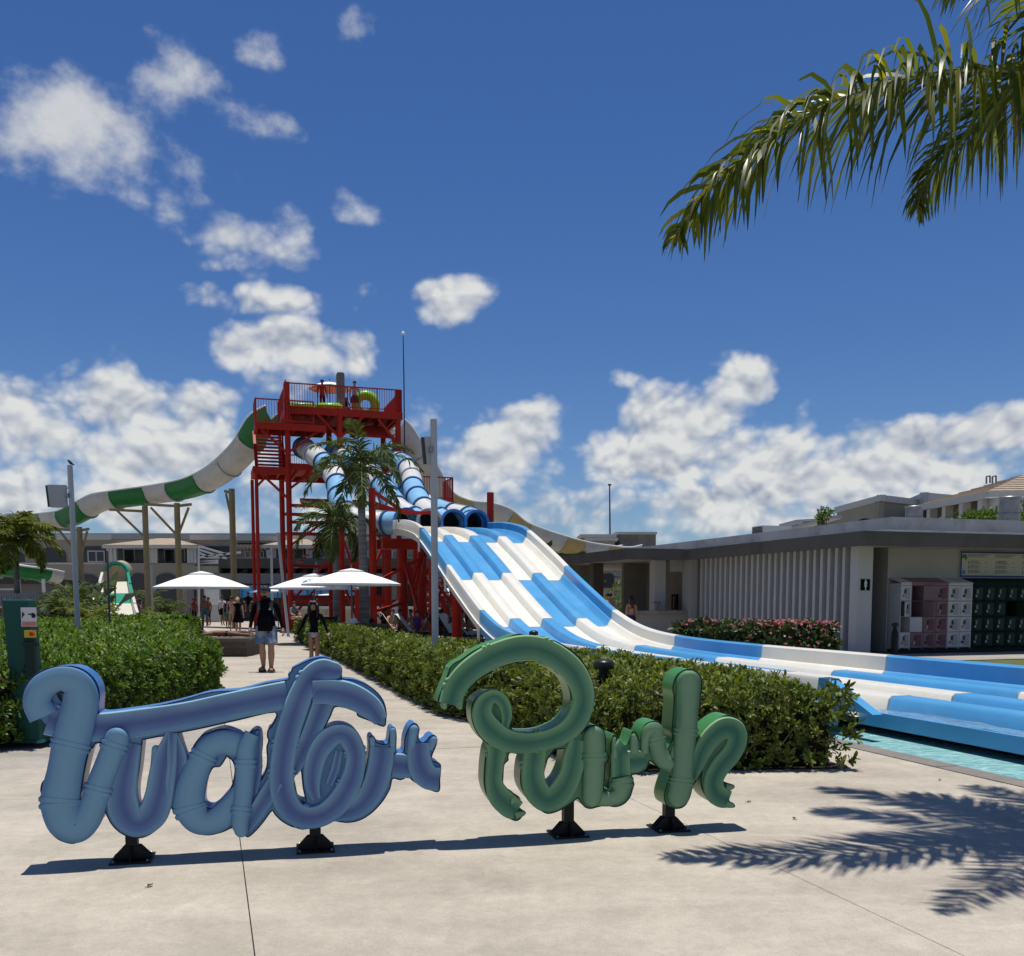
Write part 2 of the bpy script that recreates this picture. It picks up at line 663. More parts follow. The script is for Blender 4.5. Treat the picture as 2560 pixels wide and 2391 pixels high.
def slab(v0, v1, w0, w1, parent, z1=0.0):
    q = MB()
    v0, v1, w0, w1 = v0 + gap, v1 - gap, w0 + gap, w1 - gap
    b_ = 0.0018
    lo = [G(v0, w0, -0.05), G(v1, w0, -0.05), G(v1, w1, -0.05), G(v0, w1, -0.05)]
    md = [G(v0, w0, z1 - b_), G(v1, w0, z1 - b_), G(v1, w1, z1 - b_), G(v0, w1, z1 - b_)]
    tp = [G(v0 + b_, w0 + b_, z1), G(v1 - b_, w0 + b_, z1), G(v1 - b_, w1 - b_, z1), G(v0 + b_, w1 - b_, z1)]
    fs = [(8, 9, 10, 11)] + [(i, (i + 1) % 4, 4 + (i + 1) % 4, 4 + i) for i in range(4)] + [(4 + i, 4 + (i + 1) % 4, 8 + (i + 1) % 4, 8 + i) for i in range(4)]
    q.add(lo + md + tp, fs)
    return q.build('paving_slab', m_conc, parent)


for i in range(len(VL) - 1):
    for j in range(len(WL) - 1):
        if j == 4 and VL[i] not in (0.15,):
            continue
        slab(VL[i], VL[i + 1], WL[j], WL[j + 1], plaza, 0.0 + 0.0015 * ((i * 3 + j * 5) % 3))
path = thing('path', None, None, (0, 0, 0), 0, kind='structure')
w = 12.9
while w < 66:
    slab(-0.4 if w > 20 else 0.15, 3.1, w, w + 3.25, path)
    w += 3.25


# pool
pool = thing('pool', None, None, (0, 0, 0), 0, kind='structure')
m_water = bpy.data.materials.new('pool_water')
m_water.use_nodes = True
nt = m_water.node_tree
b = nt.nodes['Principled BSDF']
b.inputs['Base Color'].default_value = (0.15, 0.40, 0.42, 1)
b.inputs['Roughness'].default_value = 0.12
b.inputs['Specular IOR Level'].default_value = 0.25
b.inputs['IOR'].default_value = 1.33
g_ = nt.nodes.new('ShaderNodeNewGeometry')
mp = nt.nodes.new('ShaderNodeMapping')
mp.inputs['Scale'].default_value = (1.2, 3.2, 1)
nt.links.new(g_.outputs['Position'], mp.inputs[0])
nn = nt.nodes.new('ShaderNodeTexNoise')
nn.inputs['Scale'].default_value = 5.0
nn.inputs['Detail'].default_value = 5
nn.inputs['Distortion'].default_value = 0.8
nt.links.new(mp.outputs[0], nn.inputs['Vector'])
bp = nt.nodes.new('ShaderNodeBump')
bp.inputs['Strength'].default_value = 0.7
bp.inputs['Distance'].default_value = 0.06
nt.links.new(nn.outputs[0], bp.inputs['Height'])
nt.links.new(bp.outputs[0], b.inputs['Normal'])
cr = nt.nodes.new('ShaderNodeValToRGB')
cr.color_ramp.elements[0].position, cr.color_ramp.elements[0].color = 0.35, (0.17, 0.42, 0.44, 1)
cr.color_ramp.elements[1].position, cr.color_ramp.elements[1].color = 0.68, (0.42, 0.70, 0.68, 1)
nt.links.new(nn.outputs[0], cr.inputs[0])
nt.links.new(cr.outputs[0], b.inputs['Base Color'])
wb = MB()
wb.add([G(6.63, -8, -0.035), G(13, -8, -0.035), G(13, 15, -0.035), G(6.63, 15, -0.035)], [(0, 1, 2, 3)])
tag(wb.build('water', m_water, pool), kind='structure')
m_cop = concrete('coping_stone', (0.20, 0.185, 0.165), (0.12, 0.10, 0.09), 0.14)
w = -6.0
while w < 13.5:
    q = MB()
    q.gbox(6.375, 6.635, w + 0.004, w + 0.596, -0.055, 0.004 + 0.002 * random.random())
    q.build('coping_stone', m_cop, pool)
    w += 0.6

# walkway and lawn to the right of the slide
q = MB()
q.add([G(12.2, 20.3, -0.03), G(45, 20.3, -0.03), G(45, 60, -0.03), G(12.2, 60, -0.03)], [(0, 1, 2, 3)])
tag(q.build('walkway', m_deck), kind='structure')
m_lawn = mat('lawn_ground', (0.10, 0.11, 0.035), 0.95, 0.35, 9, bump=0.8, bscale=60)
q = MB()
q.add([G(13.2, 2, -0.04), G(45, 2, -0.04), G(45, 20.2, -0.04), G(13.2, 20.2, -0.04)], [(0, 1, 2, 3)])
tag(q.build('lawn', m_lawn), kind='structure')


# ------------------------------------------------------------------ clipped hedges
def pip(P, x, y):
    c = np.zeros(len(x), bool)
    n = len(P)
    j = n - 1
    for i in range(n):
        xi, yi = P[i]
        xj, yj = P[j]
        cond = ((yi > y) != (yj > y)) & (x < (xj - xi) * (y - yi) / (yj - yi + 1e-12) + xi)
        c ^= cond
        j = i
    return c


def edge_dist(P, x, y):
    d = np.full(len(x), 1e9)
    n = len(P)
    for i in range(n):
        ax, ay = P[i]
        bx, by = P[(i + 1) % n]
        ex, ey = bx - ax, by - ay
        t = np.clip(((x - ax) * ex + (y - ay) * ey) / (ex * ex + ey * ey), 0, 1)
        d = np.minimum(d, np.hypot(x - ax - t * ex, y - ay - t * ey))
    return d


def vnoise(x, y, s):
    return (np.sin(x * 1.7 * s + 1.3 * np.sin(y * 1.1 * s)) + np.sin(y * 2.3 * s + 0.7 + 1.7 * np.sin(x * 0.9 * s))) * 0.5


def rosettes(C, A, size, nl, rg, up=0.3, wid=0.36, spread=(0.35, 1.15)):
    """whorls of leaves: C centres, A axes, size per whorl -> verts, quad faces, per-vertex random"""
    n = len(C)
    ref = np.where(np.abs(A[:, 2:3]) < 0.9, np.array([[0, 0, 1.0]]), np.array([[1.0, 0, 0]]))
    X = np.cross(A, ref)
    X /= np.linalg.norm(X, axis=1, keepdims=True)
    Y = np.cross(A, X)
    C = np.repeat(C, nl, 0)
    A = np.repeat(A, nl, 0)
    X = np.repeat(X, nl, 0)
    Y = np.repeat(Y, nl, 0)
    k = n * nl
    tone = np.clip(np.repeat(rg.normal(0.5, 0.20, n), nl) + rg.normal(0, 0.15, k), 0.07, 1)
    tone = np.where(rg.uniform(0, 1, k) < 0.025, 0.0, tone)
    L = np.repeat(size, nl) * rg.uniform(0.65, 1.1, k)
    phi = rg.uniform(0, 2 * np.pi, k)
    inc = rg.uniform(spread[0], spread[1], k)
    rad = X * np.cos(phi)[:, None] + Y * np.sin(phi)[:, None]
    D = A * np.cos(inc)[:, None] + rad * np.sin(inc)[:, None]
    D2 = A * np.cos(inc + 0.35)[:, None] + rad * np.sin(inc + 0.35)[:, None]
    S = np.cross(D, rad + 1e-4)
    S = np.cross(A, rad)
    S += D * rg.normal(0, 0.25, k)[:, None]
    S /= np.linalg.norm(S, axis=1, keepdims=True)
    W = L * wid
    base = C + rg.normal(0, 0.01, (k, 3))
    p1 = base + D * (L * 0.62)[:, None]
    p2 = p1 + D2 * (L * 0.38)[:, None]
    v = np.stack([base - S * (W * 0.10)[:, None], base + S * (W * 0.10)[:, None],
                  p1 + S * (W * 0.5)[:, None], p1 - S * (W * 0.5)[:, None],
                  p2 + S * (W * 0.26)[:, None], p2 - S * (W * 0.26)[:, None]], 1).reshape(-1, 3)
    o = (np.arange(k) * 6)[:, None]
    f = np.concatenate([o + np.array([[0, 1, 2, 3]]), o + np.array([[3, 2, 4, 5]])], 0)
    return v, f, np.repeat(tone, 6)


hedge_leaf = leafmat('hedge_leaf', (0.034, 0.074, 0.007), (0.085, 0.165, 0.016), (0.190, 0.270, 0.035), 0.50, 0.28, 0.28, (.12, .075, .03))
hedge_leaf2 = leafmat('hedge_leaf_olive', (0.050, 0.078, 0.010), (0.115, 0.160, 0.022), (0.230, 0.255, 0.050), 0.50, 0.28, 0.28, (.14, .09, .04))
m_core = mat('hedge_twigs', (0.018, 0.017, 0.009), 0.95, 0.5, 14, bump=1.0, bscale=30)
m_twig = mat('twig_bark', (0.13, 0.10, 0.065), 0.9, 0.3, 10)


def hedge(name, label, P, h, seed, dens=75.0, lsize=0.10, leafm=None, lean=None, core_in=0.14, zb=0.0, flowers=None):
    rg = np.random.default_rng(seed)
    cx, cy = np.mean(P, 0)
    t = thing(name, label, 'hedge', (cx, cy, 0))
    P = np.asarray(P, float)
    x0, y0 = P.min(0)
    x1, y1 = P.max(0)
    C, A, S = [], [], []
    # top
    n = int((x1 - x0) * (y1 - y0) * dens)
    x = rg.uniform(x0, x1, n)
    y = rg.uniform(y0, y1, n)
    dist = np.hypot(x, y)
    keep = pip(P, x, y) & (rg.uniform(0, 1, n) < np.clip((13.0 / np.maximum(dist, 1)) ** 1.5, 0.10, 1))
    x, y, dist = x[keep], y[keep], dist[keep]
    d = edge_dist(P, x, y)
    rnd = np.clip(1 - d / 0.30, 0, 1) ** 2
    z = h - rnd * 0.20 + vnoise(x, y, 1.0) * 0.035 + vnoise(x, y, 3.1) * 0.03 + rg.uniform(-0.10, 0.05, len(x))
    spike = rg.uniform(0, 1, len(x)) < 0.05
    z += spike * rg.uniform(0.02, 0.07, len(x))
    a = np.stack([rg.normal(0, 0.28, len(x)), rg.normal(0, 0.28, len(x)), np.ones(len(x))], 1)
    C.append(np.stack([x, y, z], 1))
    A.append(a)
    S.append(lsize * np.clip(dist / 13.0, 1, 2.2) ** 0.75 * rg.uniform(0.8, 1.25, len(x)))
    # sides that the camera side can see
    ccw = np.sum(P[:, 0] * np.roll(P[:, 1], -1) - np.roll(P[:, 0], -1) * P[:, 1]) > 0
    for i in range(len(P)):
        p, q = P[i], P[(i + 1) % len(P)]
        e = q - p
        L = np.hypot(*e)
        nr = np.array([e[1], -e[0]]) / L * (1 if ccw else -1)
        mid = (p + q) / 2
        md = np.hypot(*mid)
        if np.dot(nr, -mid) / md < -0.5:
            continue
        k = int(L * h * dens * 1.7 * np.clip((13.0 / md) ** 1.5, 0.12, 1))
        s = rg.uniform(0, 1, k)
        zz = h * (1 - rg.uniform(0.0, 0.97, k) ** 1.25)
        bul = 0.05 * np.sin(np.pi * zz / h) + rg.uniform(-0.12, 0.05, k) + vnoise(s * L, zz * 3, 2.2) * 0.05
        pp = p + e * s[:, None] + nr * bul[:, None]
        C.append(np.stack([pp[:, 0], pp[:, 1], zz], 1))
        A.append(np.stack([nr[0] + rg.normal(0, 0.35, k), nr[1] + rg.normal(0, 0.35, k), 0.45 + rg.normal(0, 0.35, k)], 1))
        S.append(lsize * np.clip(np.full(k, md) / 13.0, 1, 2.2) ** 0.75 * rg.uniform(0.8, 1.2, k))
    C, A, S = np.concatenate(C), np.concatenate(A), np.concatenate(S)
    A /= np.linalg.norm(A, axis=1, keepdims=True)
    v, f, tone = rosettes(C, A, S, 8, rg)
    v[:, 2] = np.maximum(v[:, 2], zb + 0.012)
    o = nparr('foliage', v, f, leafm or hedge_leaf, t, attr=tone)
    tag(o, kind='stuff')
    # woody core
    c = P.mean(0)
    Q = []
    n = len(P)
    for i in range(n):
        a_, b_, c_ = P[i - 1], P[i], P[(i + 1) % n]
        e1 = (b_ - a_) / np.hypot(*(b_ - a_))
        e2 = (c_ - b_) / np.hypot(*(c_ - b_))
        s_ = -1 if ccw else 1
        n1 = np.array([e1[1], -e1[0]]) * s_
        n2 = np.array([e2[1], -e2[0]]) * s_
        nn_ = (n1 + n2)
        nn_ /= max(0.5, np.dot(nn_, nn_) / 2)
        Q.append(b_ + nn_ * core_in)
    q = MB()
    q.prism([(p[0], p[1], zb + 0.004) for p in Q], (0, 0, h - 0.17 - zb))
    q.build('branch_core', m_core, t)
    # bare twigs along the near foot
    q = MB()
    for i in range(n):
        p, e = P[i], P[(i + 1) % n] - P[i]
        L = np.hypot(*e)
        mid = P[i] + e / 2
        if np.hypot(*mid) > 14 or np.dot(np.array([e[1], -e[0]]) * (1 if ccw else -1), -mid) < 0:
            continue
        nr = np.array([e[1], -e[0]]) / L * (1 if ccw else -1)
        for _ in range(int(L * 9)):
            s = random.random()
            b0 = p + e * s - nr * random.uniform(0.03, 0.14)
            z0 = random.uniform(0, 0.15)
            b1 = b0 + nr * random.uniform(0.04, 0.16) + e / L * random.uniform(-0.2, 0.2)
            b2 = b1 + nr * random.uniform(-0.03, 0.06) + e / L * random.uniform(-0.15, 0.15)
            z1 = z0 + random.uniform(0.12, 0.3)
            q.tube([(b0[0], b0[1], z0), (b1[0], b1[1], z1), (b2[0], b2[1], z1 + random.uniform(0.08, 0.22))], [0.008, 0.006, 0.003], 4)
    if q.v:
        tag(q.build('twigs', m_twig, t), kind='stuff')
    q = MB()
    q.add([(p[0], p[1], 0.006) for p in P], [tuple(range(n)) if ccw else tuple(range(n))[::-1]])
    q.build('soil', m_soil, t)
    return t


def g2(v, w):
    p = G(v, w)
    return (p.x, p.y)


HR = [(-0.92, 12.8), (0.0, 11.3), (0.42, 9.5), (1.05, 8.55), (3.12, 8.72), g2(5.72, 9.0), g2(5.75, 13), g2(4.9, 16), g2(4.3, 19), g2(3.95, 23), g2(3.9, 37), g2(3.12, 37), g2(3.12, 24)]
hedge('clipped_hedge', 'low clipped green hedge right of the path, behind the green lettering', HR, 0.74, 3, dens=175, lsize=.074, leafm=hedge_leaf2)
HL = [(-6.4, 9.85), (-5.5, 10.05), (-5.1, 10.7), (-4.95, 13.0), (-4.85, 15.6), g2(-0.1, 20), g2(-0.45, 21), g2(-0.5, 41), (-25, 42), (-16.5, 28)]
hedge('clipped_hedge', 'wide clipped green hedge left of the path, behind the blue lettering', HL, 0.80, 5, dens=160, lsize=.078)
# ------------------------------------------------------------------ the two words
SA = Vector((-2.264, 5.62, 0))
SB = Vector((1.059, 6.39, 0))
SE = (SB - SA).normalized()
SN = Vector((SE.y, -SE.x, 0))
SRZ = math.atan2(SE.y, SE.x)
STH = 0.19
Z1 = (700 / 1988, 0, 1600)
Z2 = (550 / 1702, 600, 1600)
Z3 = (450 / 1393, 1050, 1550)
Z4 = (500 / 1688, 1450, 1600)


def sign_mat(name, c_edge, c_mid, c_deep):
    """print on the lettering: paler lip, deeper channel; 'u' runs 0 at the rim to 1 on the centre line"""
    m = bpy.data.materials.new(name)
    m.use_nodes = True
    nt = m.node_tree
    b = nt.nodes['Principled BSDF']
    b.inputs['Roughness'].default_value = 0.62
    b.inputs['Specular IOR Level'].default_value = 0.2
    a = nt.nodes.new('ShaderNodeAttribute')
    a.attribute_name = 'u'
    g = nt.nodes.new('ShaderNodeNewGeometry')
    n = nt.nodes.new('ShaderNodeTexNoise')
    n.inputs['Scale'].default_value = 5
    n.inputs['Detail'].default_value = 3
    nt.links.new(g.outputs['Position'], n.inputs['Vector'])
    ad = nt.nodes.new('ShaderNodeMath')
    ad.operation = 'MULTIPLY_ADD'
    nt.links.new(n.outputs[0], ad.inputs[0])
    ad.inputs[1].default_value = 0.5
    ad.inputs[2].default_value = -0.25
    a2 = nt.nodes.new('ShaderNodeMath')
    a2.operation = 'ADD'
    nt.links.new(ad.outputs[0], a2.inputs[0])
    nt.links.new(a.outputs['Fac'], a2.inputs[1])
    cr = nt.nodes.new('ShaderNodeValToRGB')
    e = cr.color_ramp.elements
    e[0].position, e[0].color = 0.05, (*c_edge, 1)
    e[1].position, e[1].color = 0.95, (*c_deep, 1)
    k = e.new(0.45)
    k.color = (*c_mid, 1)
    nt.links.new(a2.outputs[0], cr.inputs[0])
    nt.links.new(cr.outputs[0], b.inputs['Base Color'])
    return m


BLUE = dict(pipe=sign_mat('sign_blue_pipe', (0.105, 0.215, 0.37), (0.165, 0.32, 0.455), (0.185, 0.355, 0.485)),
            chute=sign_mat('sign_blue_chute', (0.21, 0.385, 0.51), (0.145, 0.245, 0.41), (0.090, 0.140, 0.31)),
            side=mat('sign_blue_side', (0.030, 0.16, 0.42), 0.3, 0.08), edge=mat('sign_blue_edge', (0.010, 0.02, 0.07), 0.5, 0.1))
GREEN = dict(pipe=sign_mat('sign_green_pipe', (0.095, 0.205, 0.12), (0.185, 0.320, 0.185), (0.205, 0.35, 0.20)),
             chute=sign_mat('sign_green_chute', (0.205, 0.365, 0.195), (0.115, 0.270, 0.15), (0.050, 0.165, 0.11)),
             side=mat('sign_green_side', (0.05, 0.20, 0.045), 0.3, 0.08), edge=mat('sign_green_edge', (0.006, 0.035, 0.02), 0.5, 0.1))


def sl(z, x, y):
    """zoom pixel -> (distance along the sign, height)"""
    s, ox, oy = z
    d = ray(ox + x * s, oy + y * s)
    C = Vector((0, 0, CH))
    t = ((SA - C).dot(SN) + STH / 2) / d.dot(SN)
    P = C + d * t
    return (P - SA).dot(SE), P.z


def stroke_mesh(name, parent, fam, S, kind, lift, thick=STH, cap0='f', cap1='f', off=0.0):
    """S rows (s, z, width) sampled; swept profile with side walls, dark edge line and shaped face.
    local frame: x along, y away from camera, z up; front plane y = -thick/2"""
    S = np.asarray(S)
    n = len(S)
    # rounded ends: shrink the width in extra rows
    rows = [tuple(r) for r in S]

    def endcap(rows, front):
        a = np.array(rows[0][:2])
        b_ = np.array(rows[1][:2])
        w = rows[0][2]
        d = (a - b_) / (np.hypot(*(a - b_)) + 1e-9)
        out = []
        for k in (0.38, 0.68, 0.88, 0.97):
            p = a + d * (w / 2) * k
            out.append((p[0], p[1], w * math.sqrt(1 - k * k)))
        return out[::-1] + rows
    if cap0 == 'r':
        rows = endcap(rows, True)
    if cap1 == 'r':
        rows = endcap(rows[::-1], True)[::-1]
    S = np.array(rows)
    n = len(S)
    T = np.gradient(S[:, :2], axis=0)
    T /= np.linalg.norm(T, axis=1, keepdims=True) + 1e-9
    N = np.stack([-T[:, 1], T[:, 0]], 1)
    yb, yf = thick / 2, -thick / 2
    if kind == 'pipe':
        us = [-1, -1, -0.97, -0.9, -0.75, -0.5, -0.25, 0, 0.25, 0.5, 0.75, 0.9, 0.97, 1, 1]
        prof = [(u, None if abs(u) == 1 else -0.004 - 0.016 * math.sqrt(max(0, 1 - u * u))) for u in us]
    else:
        us = [-1, -1, -0.96, -0.9, -0.80, -0.72, -0.55, -0.3, 0, 0.3, 0.55, 0.72, 0.80, 0.9, 0.96, 1, 1]
        prof = []
        for u in us:
            a = abs(u)
            if a == 1:
                prof.append((u, None))
            elif a > 0.78:
                prof.append((u, -0.018 + 0.010 * ((a - 0.87) / 0.09) ** 2))
            else:
                prof.append((u, -0.003 - 0.012 * (a / 0.78) ** 2.5))
    m = len(prof)
    vs, uu = [], []
    half = S[:, 2] / 2
    for i in range(n):
        for j, (u, y) in enumerate(prof):
            x = S[i, 0] + N[i, 0] * u * half[i]
            z = S[i, 1] + N[i, 1] * u * half[i]
            if j == 0 or j == m - 1:
                yy = yf + 0.010
            elif y is None:
                yy = yf - lift * 0.8 - 0.002
            else:
                yy = yf - lift * 0.8 + y * min(1.0, S[i, 2] / 0.09)
            vs.append((x, yy + off, z))
            uu.append(1 - abs(u))
    fs, mi = [], []
    for i in range(n - 1):
        for j in range(m - 1):
            fs.append((i * m + j, i * m + j + 1, (i + 1) * m + j + 1, (i + 1) * m + j))
            mi.append(1 if j in (0, m - 2) else 0)
        fs.append((i * m + m - 1, i * m, (i + 1) * m, (i + 1) * m + m - 1))
        mi.append(1)
    fs.append(tuple(range(m)))
    mi.append(1)
    fs.append(tuple((n - 1) * m + k for k in range(m))[::-1])
    mi.append(1)
    me = bpy.data.meshes.new(name)
    me.from_pydata(vs, [], fs)
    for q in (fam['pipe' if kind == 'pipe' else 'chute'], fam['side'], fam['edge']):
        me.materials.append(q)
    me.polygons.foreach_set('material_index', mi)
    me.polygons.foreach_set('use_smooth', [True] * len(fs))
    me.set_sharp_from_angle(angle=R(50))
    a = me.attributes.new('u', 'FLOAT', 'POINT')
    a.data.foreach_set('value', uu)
    me.update()
    o = bpy.data.objects.new(name, me)
    COL.objects.link(o)
    o.parent = parent
    return o


def make_word(root, s0, fam, strokes):
    for st in strokes:
        z, pts, kind, lift = st[0], st[1], st[2], st[3]
        opt = st[4] if len(st) > 4 else {}
        rows = []
        for (x, y, w_) in pts:
            a, h = sl(z, x, y)
            a2, h2 = sl(z, x, y + 10)
            k = abs(h2 - h) / 10
            rows.append((a - s0, h, w_ * k * 0.955))
        S = crom(rows, 7)
        S[:, 2] = np.maximum(S[:, 2], 0.01)
        part = stroke_mesh('pipe_section' if kind == 'pipe' else 'chute_section', root, fam, S, kind, lift, cap0=opt.get('c0', 'f'), cap1=opt.get('c1', 'f'))
        for c in opt.get('col', []):
            # a pair of flange rings across the section at fraction c
            arc = np.concatenate([[0], np.cumsum(np.hypot(np.diff(S[:, 0]), np.diff(S[:, 1])))])
            for dd in (-0.014, 0.014):
                tgt = np.clip(arc[-1] * c + dd, 0.003, arc[-1] - 0.003)
                seg = []
                for q in (tgt - 0.0125, tgt - 0.006, tgt + 0.006, tgt + 0.0125):
                    seg.append([np.interp(q, arc, S[:, k]) for k in range(3)])
                seg = np.array(seg)
                wq = seg[:, 2].max()
                seg[:, 2] = [wq + 0.004, wq + 0.020, wq + 0.020, wq + 0.004]
                stroke_mesh('flange', part, fam, seg, kind, lift + (0.010 if kind == 'pipe' else 0.006), thick=STH - 0.012)


W_STROKES = [
    # upper bar and the loop it starts from
    (Z1, [(345, 560, 250), (540, 610, 235), (700, 622, 215), (1000, 588, 212), (1300, 540, 200), (1600, 478, 205), (1900, 418, 212), (2040, 392, 212)], 'chute', 0.000),
    (Z1, [(318, 545, 215), (268, 440, 195), (312, 335, 190), (430, 278, 180), (545, 315, 215), (578, 420, 250), (556, 540, 255), (522, 680, 262), (492, 800, 250), (470, 920, 245),
          (442, 1060, 262), (432, 1170, 266), (470, 1290, 255), (545, 1335, 220), (620, 1270, 200), (672, 1150, 182), (715, 1010, 176), (762, 890, 172), (806, 775, 172), (832, 705, 176)],
     'pipe', 0.022, dict(c0='f', c1='r', col=[0.405, 0.585, 0.83, 0.975])),
    # u
    (Z1, [(945, 735, 120), (905, 900, 165), (872, 1060, 205), (878, 1190, 228), (935, 1290, 205), (1010, 1305, 190), (1085, 1235, 215), (1130, 1110, 200), (1150, 980, 190), (1172, 850, 170), (1205, 720, 110), (1222, 660, 80)], 'chute', 0.006),
    (Z1, [(1225, 670, 70), (1250, 780, 130), (1262, 900, 150), (1250, 1030, 150), (1230, 1150, 90)], 'chute', 0.002),
    (Z1, [(1105, 775, 52), (1098, 840, 46), (1085, 930, 40)], 'pipe', 0.01, dict(c0='r')),
    # a
    (Z1, [(1800, 760, 200), (1700, 748, 190), (1590, 728, 185), (1490, 765, 175), (1425, 865, 180), (1380, 970, 195), (1350, 1080, 210), (1348, 1180, 228), (1400, 1275, 205), (1480, 1300, 180), (1570, 1260, 190), (1660, 1160, 170), (1720, 1050, 120)],
     'pipe', 0.008, dict(col=[0.30, 0.60])),
    (Z1, [(1790, 665, 110), (1752, 760, 128), (1742, 900, 136), (1735, 1050, 132), (1718, 1180, 130), (1706, 1290, 125), (1715, 1350, 100)], 'pipe', 0.03, dict(col=[0.31, 0.79], c1='r')),
    (Z1, [(1838, 670, 52), (1832, 800, 60), (1825, 940, 70), (1795, 1090, 70)], 'chute', 0.003, dict(c0='r')),
    (Z1, [(1745, 1345, 70), (1790, 1270, 120), (1850, 1180, 130), (1905, 1090, 130), (1960, 1000, 120)], 'chute', 0.010),
    # t
    (Z2, [(650, 470, 175), (585, 640, 160), (510, 810, 140), (445, 960, 110), (420, 1040, 50)], 'chute', 0.001),
    (Z2, [(720, 240, 150), (640, 235, 185), (560, 285, 190), (490, 390, 190), (420, 560, 195), (365, 740, 195), (332, 920, 192), (322, 1080, 192), (345, 1220, 200), (410, 1325, 190), (520, 1372, 185), (640, 1350, 185),
          (750, 1265, 190), (835, 1140, 185), (885, 1000, 165), (890, 870, 155), (840, 755, 165), (760, 725, 160), (670, 775, 175), (598, 880, 165), (565, 1010, 150), (560, 1130, 120), (590, 1230, 70)],
     'chute', 0.016, dict(c0='r', col=[0.075, 0.255, 0.33, 0.47, 0.625, 0.72])),
    (Z2, [(560, 400, 190), (700, 400, 205), (830, 425, 215), (950, 480, 200), (1030, 545, 175), (1085, 625, 110)], 'chute', 0.030),
    (Z2, [(765, 860, 60), (735, 1000, 70), (690, 1120, 60)], 'chute', 0.004),
    # r
    (Z2, [(690, 1395, 30), (780, 1350, 120), (890, 1310, 165), (980, 1230, 190), (1050, 1100, 205), (1085, 960, 205), (1098, 830, 200)], 'chute', 0.006),
    (Z2, [(1022, 870, 44), (1022, 780, 46), (1020, 770, 46)], 'pipe', 0.010, dict(c1='r')),
    (Z2, [(1180, 870, 44), (1182, 730, 50), (1182, 705, 50)], 'pipe', 0.010, dict(c1='r')),
    (Z2, [(1185, 968, 195), (1250, 975, 200), (1330, 985, 190)], 'chute', 0.000),
    (Z2, [(1385, 800, 175), (1382, 900, 190), (1405, 1000, 205), (1460, 1062, 200), (1540, 1075, 195)], 'chute', 0.012),
    (Z2, [(1320, 830, 60), (1338, 730, 75), (1345, 695, 75)], 'pipe', 0.014, dict(c1='r')),
    (Z2, [(1465, 850, 50), (1492, 790, 56), (1500, 775, 56)], 'pipe', 0.014, dict(c1='r')),
]
